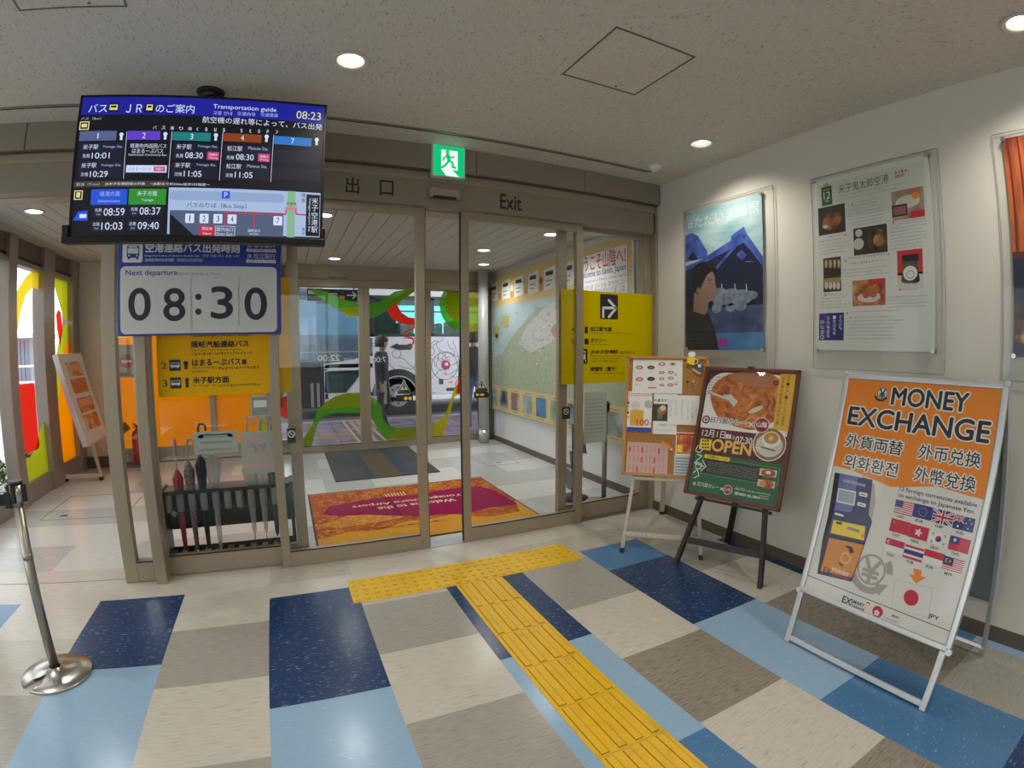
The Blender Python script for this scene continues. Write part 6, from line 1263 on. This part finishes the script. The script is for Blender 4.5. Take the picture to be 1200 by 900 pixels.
for k in range(6):  # speech panels along the top
    x = a0 + .08 + k * .42; m.poly([(x, 1.6), (x + .27, 1.62), (x + .27, 1.88), (x, 1.86)], WHT, .002); m.lines  # small lines of greeting
    m.rect(x + .04, 1.78, x + .22, 1.83, INK, .0026); m.rect(x + .04, 1.71, x + .2, 1.725, GREY, .0026); m.rect(x + .04, 1.66, x + .16, 1.675, GREY, .0026); m.disc(x + .34, 1.66, .055, mat('map_mascot_ochre', (.5, .3, .1), .5), .002); m.disc(x + .34, 1.74, .045, (CREAM, WHT, ISL, RED, WHT, ISL)[k], .0023)
for k in range(9):
    x = a0 + .05 + k * .375; MTS = [ramp_mat('map_photo_%d' % (k % 5), [(.35, c0), (.55, c1), (.7, c2)], 4, .4) for c0, c1, c2 in ([((.1, .2, .12), (.3, .4, .35), (.4, .5, .6)), ((.02, .04, .08), (.3, .35, .4), (.6, .65, .68)), ((.35, .12, .12), (.2, .16, .12), (.5, .5, .5)), ((.15, .2, .12), (.4, .45, .48), (.55, .6, .65)), ((.03, .1, .3), (.1, .25, .5), (.15, .3, .1))][k % 5],)]
    m.rect(x, .06, x + .26, .3, MTS[0], .002); m.rect(x + .05, .315, x + .21, .33, GREY, .002); m.rect(x + .04, .03, x + .2, .042, GREY, .002)
m.poly([(a1 - .98, 1.28), (a1 - .06, 1.3), (a1 - .06, 1.9), (a1 - .98, 1.88)], RED, .0036); m.poly([(a1 - .975, 1.285), (a1 - .065, 1.305), (a1 - .065, 1.895), (a1 - .975, 1.875)], WHT, .004)
m.view(640, 240, 8.); WR = mat('map_welcome_red', (.6, .04, .06), .5); WB = mat('map_welcome_blue', (.03, .08, .32), .5)
def mt(t, xr, y, hh, wtot, mt_, b=0.): q = m.p(xr, y); m.text(t, q[0] - wtot, q[1] - hh / 2, q[0], q[1] + hh / 2, mt_, .0046, b)
mt('ようこそ山陰へ!', 745, 462, .17, .82, WR, .02); mt('Welcome to Sanin, Japan', 748, 585, .085, .82, WB, .012); mt('Добро пожаловать в Японию, регион Санъин', 748, 655, .04, .82, GREY); mt('일본 산인에 오신것을 환영합니다', 745, 722, .07, .82, GREY, .008); mt('歡迎來到日本山陰', 745, 782, .06, .5, GREY, .008)
m.obj('map_print', WM)
LR = root('leaflet_rack', (2.43, 3.88, 0), 'dark wire rack with clear leaflet pockets behind the door side glass', 'leaflet rack')
m = MB(); m.cyl((0, 0, 0), (0, 0, .7), .012, .012, BLK, 12); m.lathe([(.14, 0), (.15, .01), (.02, .02), (.015, .03)], BLK, n=24)
for k in range(4): m.tube([(-.02, .02, .1 + k * .15), (.1, -.02, .12 + k * .15), (.13, .03, .2 + k * .15)], .003, STEEL, 6); m.tube([(.05, -.03, .1), (.06, -.02, .68)], .003, STEEL, 6)
m.obj('wire_frame', LR)
for k in range(3):
    z = .08 + k * .18; x = .02 + k * .045; m = MB(); m.prism([(-.06, z), (-.02, z - .03), (-.05, z + .2), (-.09, z + .23)], -.1, .1, ACRYL); o = m.obj('clear_pocket', LR); o.location = (x, 0, 0)
    m = MB(); m.prism([(-.03, z), (-.018, z - .01), (-.04, z + .17), (-.052, z + .18)], -.09, .09, mat('leaflet_dark_%d' % k, ((.1, .1, .12), (.05, .06, .08), (.12, .12, .13))[k], .4)); o = m.obj('leaflet', LR); o.location = (x, 0, 0)
# ================================================================ outside: coach, passers-by, planting
BX0, BY0, BY1 = .72, 10.5, 12.9
CO_ = root('coach', (BX0, BY0, 0), 'white tour coach with dark window band parked outside the outer doors', 'bus')
CWH = mat('coach_white', (.62, .6, .66), .3, var=.02); CDK = mat('coach_dark_trim', (.015, .017, .02), .3); CGL = glass('coach_tinted_glass', (.62, .88, .9), 0, 1.45, .02, (.1, .2, .22)); LBL = mat('coach_line_art', (.16, .15, .2), .5); SILB = mat('coach_skirt_silver', (.6, .62, .68), .25, .5)
Lb = 10.2
m = MB(); m.box(1.0, Lb, 0, .04, .38, 1.64, CWH); m.box(0, 1.0, 0, .04, 1.0, 1.1, CWH); m.prism([(0, .95), (0, 1.08), (.75, 1.2), (1.0, 1.24), (1.0, .95)], 0, .04, CWH); m.box(0, .08, 0, .04, .38, 1.0, CWH); m.box(.0, 1.0, 0, .04, .38, .5, CWH); m.prism([(.42, .5), (.78, .92), (1.02, .98), (1.02, .4)], 0, .04, CWH); m.box(.0, Lb, 0, .05, 2.48, 3.1, CWH)
m.box(0, Lb, .0, BY1 - BY0, 3.05, 3.15, CWH); m.box(Lb - .05, Lb, 0, BY1 - BY0, .3, 3.1, CWH); m.box(0, Lb, BY1 - BY0 - .04, BY1 - BY0, .3, 1.66, CWH); m.box(0, Lb, BY1 - BY0 - .04, BY1 - BY0, 2.5, 3.1, CWH); m.box(.1, Lb, .1, BY1 - BY0 - .1, .9, 1.0, CDK); m.box(1.05, 2.0, .05, .3, .0, .9, CDK)
m.obj('body', CO_, bevel=.01)
m = MB(); m.box(.0, Lb, -.004, .05, .27, .38, SILB); m.obj('skirt', CO_, bevel=.01)
m = MB(); m.box(-.75, 0, .02, BY1 - BY0, .2, 1.15, CDK); m.obj('front_panel', CO_, bevel=.05); m = MB(); m.box(-.75, .02, .0, BY1 - BY0, 2.6, 3.1, CWH); m.obj('roof_front', CO_, bevel=.05)
m = MB(); m.prism([(-.74, 1.15), (.02, 1.1), (.9, 1.22), (.9, 2.5), (-.6, 2.6)], .0, .012, glass('coach_screen_glass', (.38, .5, .62), 0, 1.6, .4, (.16, .23, .32))); m.obj('front_side_glass', CO_)
m = MB(); m.prism([(.0, .52), (.42, .52), (.74, .9), (.74, .95), (.02, .93)], -.004, .012, glass('coach_low_glass', (.4, .55, .56), 0, 1.5, .25, (.12, .2, .22))); m.tube([(.02, -.006, .52), (.42, -.006, .52), (.74, -.006, .9), (.72, -.006, .95), (.02, -.006, .93), (.02, -.006, .52)], .014, CDK, 6); m.obj('low_driver_window', CO_)
m = MB(); m.tube([(.34 + .2 * cos(t), .5, .75 + .2 * sin(t)) for t in [2 * pi * k / 24 for k in range(25)]], .018, CDK, 6); m.bar((.34, .5, .75), (.34, .5, .55), .03, .03, CDK, up=(0, 1, 0)); m.bar((.16, .5, .75), (.52, .5, .75), .03, .03, CDK); m.obj('steering_wheel', CO_)
m = MB(); m.box(.9, Lb, .0, .03, 1.64, 1.7, CDK); m.box(.9, Lb, .0, .03, 2.42, 2.5, CDK)
for k in range(8): x = 1.0 + k * 1.28; m.box(x - .05, x + .05, 0, .03, 1.66, 2.46, CDK)
m.box(.9, 1.5, .02, .06, 1.66, 2.46, CDK); m.box(1.0, Lb, 0.004, .03, 2.16, 2.19, CDK); m.obj('window_band', CO_)
m = MB(); m.box(1.0, Lb, .012, .018, 1.68, 2.44, CGL); m.box(0, Lb, BY1 - BY0 - .03, BY1 - BY0 - .022, 1.64, 2.52, CGL); m.obj('side_glass', CO_)
for row_ in (0, 1):
    for k in range(7):
        x = 1.75 + k * 1.05; y = .5 + row_ * 1.3; m = MB(); SEAT = mat('coach_seat_teal', (.03, .07, .09), .8); m.box(x, x + .16, y - .4, y + .4, 1.05, 2.0, SEAT); m.box(x - .45, x, y - .4, y + .4, 1.05, 1.3, SEAT); m.box(x - .005, x + .165, y - .38, y + .38, 1.86, 1.98, mat('seat_cover', (.4, .45, .45), .8)); m.obj('seat', CO_, bevel=.05)
for x in (1.52, 7.8):
    m = MB(); c = (x, .16, .4); m.cyl((x, .0, .4), (x, .28, .4), .4, .4, BLKM, 36); wh = m.obj('wheel', CO_); m = MB(); m.cyl((x, -.004, .4), (x, .1, .4), .24, .24, mat('coach_hub', (.3, .3, .32), .4, .7), 28); m.cyl((x, -.03, .4), (x, 0, .4), .08, .1, STEEL, 18)
    for k in range(8): a = k * pi / 4; m.cyl((x + .17 * cos(a), -.012, .4 + .17 * sin(a)), (x + .17 * cos(a), 0, .4 + .17 * sin(a)), .022, .022, CDK, 8)
    m.obj('hub', wh)
    m = MB()
    m.ring(x, .4, .42, .56, CDK, .006, 32, 0, pi); m.obj('wheel_arch', CO_)
# line drawings and lettering blocks along the white side
g = random.Random(11); m = MB()
def wig(x, y, L_, a, n=9, w=.012):
    pts = [(x, y)]
    for k in range(n): a += g.uniform(-.7, .7); pts.append((max(1.1, min(Lb - .1, pts[-1][0] + L_ / n * cos(a))), max(.42, min(1.6, pts[-1][1] + L_ / n * sin(a))))) 
    m.stroke(pts, w, LBL, .002)
for k in range(70): wig(g.uniform(1.2, 5.2), g.uniform(.7, 1.55), g.uniform(.25, .8), g.uniform(0, 6.28))
for x, y, rr in ((2.1, 1.1, .12), (2.25, 1.32, .09), (1.5, 1.28, .1)): m.ring(x, y, rr * .85, rr, LBL, .002)
m.ring(2.56, 1.0, .29, .305, LBL, .0022, 40); m.disc(2.58, 1.02, .105, mat('coach_crimson', (.45, .02, .1), .5), .003); m.disc(2.6, 1.04, .035, WHT, .0036); m.rect(2.42, .6, 2.52, .72, CDK, .003); m.rect(2.64, .62, 2.74, .66, mat('coach_marker_orange', (.8, .2, .04), .4), .003); m.rrect(2.58, .45, 2.78, .52, .03, CDK, .003)
m.lines; m.poly([(1.35, 1.42), (1.5, 1.5), (1.56, 1.47), (1.72, 1.47), (1.8, 1.5), (1.85, 1.42), (1.8, 1.36), (1.56, 1.36)], CDK, .003); m.rect(.95, 1.5, 1.3, 1.512, LBL, .003); m.rect(.95, 1.44, 1.25, 1.452, LBL, .003)
for k in range(3): m.ring(2.9 + .02 * k, .62 - .02 * k, .08 + .03 * k, .09 + .03 * k, mat('coach_pink_line', (.55, .2, .28), .5), .003, 20, 1 + .4 * k, 4.6)
m.obj('side_print', CO_)
# ---- passers-by: one continuous skin surface each
def person(name, label, x, y, facing, cols, hh=1.62, stride=.12):
    r = root(name, (x, y, 0), label, 'person'); r.rotation_euler = (0, 0, facing); k = hh / 1.7
    V, E, Rr = [], [], []
    def j(p, rad, par=None):
        V.append(tuple(c * k for c in p)); Rr.append(rad * k); i = len(V) - 1
        if par is not None: E.append((par, i))
        return i
    pel = j((0, 0, .92), .135); wa = j((0, .01, 1.08), .125, pel); ch = j((0, .01, 1.28), .15, wa); nk = j((0, .0, 1.44), .06, ch); hd = j((0, -.02, 1.52), .075, nk); h2 = j((0, -.03, 1.6), .092, hd); h3 = j((0, -.02, 1.66), .07, h2); ns = j((0, -.105, 1.575), .02, h2)
    for s_ in (-1, 1):
        hp = j((s_ * .09, 0, .86), .09, pel); kn = j((s_ * .1, -.03 - s_ * stride * .4, .48), .062, hp); an = j((s_ * .1, s_ * stride, .09), .045, kn); ft = j((s_ * .11, s_ * stride - .12, .035), .042, an); tp_ = j((s_ * .115, s_ * stride - .2, .03), .03, ft)
        sh = j((s_ * .18, .01, 1.37), .07, ch); el = j((s_ * .235, .03 + s_ * stride * .3, 1.1), .05, sh); wr = j((s_ * .24, -.04 + s_ * stride * .3, .87), .033, el); pm = j((s_ * .24, -.05 + s_ * stride * .3, .81), .032, wr)
        for q in range(4): f1 = j((s_ * .24 + (q - 1.5) * .004, -.08 + q * .022 + s_ * stride * .3, .755 - .006 * (q in (1, 2))), .010, pm); f2 = j((s_ * .232, -.078 + q * .02 + s_ * stride * .3, .715 - .008 * (q in (1, 2))), .009, f1)
        t1 = j((s_ * .22, -.095 + s_ * stride * .3, .79), .011, pm); t2 = j((s_ * .215, -.105 + s_ * stride * .3, .755), .009, t1)
    me = bpy.data.meshes.new('body'); me.from_pydata(V, E, []); o = bpy.data.objects.new('tmp', me); COL.objects.link(o)
    md = o.modifiers.new('s', 'SKIN'); 
    for i, d in enumerate(me.skin_vertices[0].data): d.radius = (Rr[i], Rr[i]); d.use_root = (i == 0)
    o.modifiers.new('u', 'SUBSURF').levels = 1; o.modifiers['u'].render_levels = 1
    dg = bpy.context.evaluated_depsgraph_get(); nm = bpy.data.meshes.new_from_object(o.evaluated_get(dg)); bpy.data.objects.remove(o)
    b = bpy.data.objects.new('body', nm); COL.objects.link(b); b.parent = r; nm.materials.clear()
    for c in cols: nm.materials.append(c)
    for p in nm.polygons:
        z = p.center.z / k; p.use_smooth = True
        p.material_index = 3 if z < .1 else 2 if z < .93 and abs(p.center.x) / k < .2 else 0 if z > 1.45 or z < .88 else 1
    m = MB(); m.lathe([(.095, -.1), (.104, -.04), (.105, .0), (.095, .05), (.06, .088), (.01, .1)], cols[4], (0, .015, 1.62 * k), 20); m.lathe([(.09, -.02), (.1, .03), (.06, .09)], cols[4], (0, -.02, 1.625 * k), 16); m.obj('hair', r)
    for s_ in (-1, 1): m = MB(); m.disc(s_ * .032, 1.6 * k, .009, INK, .118 * k, n=8); m.obj('eye', r)
    m = MB(); m.stroke([(-.02, 1.545 * k), (.02, 1.545 * k)], .006, RED, .105 * k); m.obj('mouth', r)
    return r
SK = mat('skin_tone', (.42, .26, .19), .5); HR = mat('hair_black', (.012, .01, .01), .5)
person('person', 'person with dark hair and dark clothes walking past the coach outside', 1.56, 8.6, radians(60), [SK, mat('jacket_navy', (.03, .03, .05), .8), mat('trousers_black', (.02, .018, .022), .8), mat('shoes_dark', (.05, .05, .05), .6), HR], 1.6, .1)
person('person', 'person in dark top and blue jeans standing outside beside the round column', 2.93, 7.75, radians(170), [SK, mat('top_black', (.015, .015, .02), .8), mat('jeans_blue', (.05, .08, .18), .8), mat('shoes_white', (.5, .5, .5), .6), HR], 1.66, .03)
# planting, railing, striped booth, car beyond the left windows
LEAF = ramp_mat('shrub_leaf', [(.35, (.03, .09, .015)), (.6, (.1, .22, .03)), (.8, (.25, .36, .06))], 18, .7)
def shrub(x, y, s_, label, seed):
    r = root('shrub', (x, y, -.02), label, 'shrub', group='shrubs outside the windows'); g = random.Random(seed); m = MB()
    for k in range(420):
        a, e, q = g.uniform(0, 6.28), g.uniform(0, 1.5), g.uniform(.55, 1.) * s_; c = Vector((cos(a) * cos(e) * q, sin(a) * cos(e) * q, sin(e) * q * .8 + .1)); d = Vector((g.uniform(-1, 1), g.uniform(-1, 1), g.uniform(-.3, 1))).normalized() * .06; n_ = d.cross(Vector((0, 0, 1))).normalized() * .022
        m.face((c - d, c + n_, c + d, c - n_), LEAF)
    m.obj('foliage', r); m = MB(); [m.cyl((0, 0, 0), (g.uniform(-.3, .3) * s_, g.uniform(-.3, .3) * s_, .6 * s_), .015, .006, mat('shrub_stem', (.1, .06, .03), .8), 6) for _ in range(6)]; m.obj('stem', r)
for k, (x, y) in enumerate(((-3.15, 4.75), (-3.25, 5.65), (-3.2, 6.5))): shrub(x, y, (.42, .36, .3)[k], ('bright green shrub outside the windows behind the barrier post', 'bright green shrub outside behind the red window sticker', 'small green shrub outside behind the orange film')[k], k)
r = root('guard_railing', (-7.5, 14.2, 0), 'white two-bar railing along the forecourt behind the red window sticker', 'railing')
for z in (.75, 1.15): m = MB(); m.cyl((-6, 0, z), (6, 0, z), .03, .03, WHT, 10); m.obj('rail', r)
for k in range(7): m = MB(); m.cyl((-6 + 2 * k, 0, 0), (-6 + 2 * k, 0, 1.2), .035, .035, WHT, 10); m.obj('post', r)
r = root('ribbed_booth', (-8.3, 16.5, 0), 'grey ribbed cabin with a flat white roof across the forecourt', 'cabin'); m = MB(); [m.box(-.9 + k * .12, -.9 + k * .12 + .07, -.62, -.58, .1, 1.85, mat('booth_rib', (.25, .24, .32), .6)) for k in range(15)]; m.box(-.9, .9, -.58, .6, 0, 1.9, mat('booth_grey', (.38, .37, .46), .6)); m.obj('walls', r); m = MB(); m.box(-1.2, 1.2, -.9, .9, 1.9, 2.05, WHT); m.obj('roof', r, bevel=.02)
r = root('parked_car', (-8.2, 19.2, 0), 'small white car parked behind the railing outside', 'car'); m = MB(); m.prism([(-1.8, .25), (-1.8, .75), (-1.5, .85), (-1.0, 1.35), (.6, 1.4), (1.2, .9), (1.8, .8), (1.8, .25)], -.8, .8, mat('car_white', (.6, .62, .66), .3)); m.obj('car_body', r, bevel=.05)
m = MB(); m.prism([(-1.3, .88), (-.95, 1.27), (.52, 1.3), (1.0, .9)], -.81, .81, mat('car_window_dark', (.03, .04, .06), .15)); m.obj('car_window', r)
for xx in (-1.1, 1.1):
    for yy in (-.8, .62): m = MB(); m.cyl((xx, yy, .3), (xx, yy + .18, .3), .3, .3, BLKM, 22); m.cyl((xx, yy - .005, .3), (xx, yy + .185, .3), .16, .16, SILV, 18); m.obj('wheel', r)
r = root('hanging_way_sign', (.67, 7.55, 2.1), 'dark blue direction sign with white arrow under the outside canopy', 'sign'); m = MB(plane_pix((.67, 7.55, 2.1))); m.box(-.38, .37, 0, .06, 0, .17, mat('way_sign_navy', (.015, .018, .05), .4)); m.stroke([(.2, .085), (.33, .085)], .02, WHT, .001); m.stroke([(.28, .13), (.33, .085), (.28, .04)], .02, WHT, .001); m.rect(.08, .02, .16, .075, ORANGE, .001); m.rect(.1, .095, .15, .15, SF_G, .001); m.rect(-.2, .1, .05, .115, GREY, .001); m.rect(-.15, .05, .05, .065, WHT, .001); m.rect(-.36, .09, -.26, .15, WHT, .001); m.obj('panel', r)
m = MB(); [m.cyl((x, .03, .17), (x, .03, 1.4), .012, .012, SILV, 10) for x in (-.3, .3)]; m.obj('hanger', r)
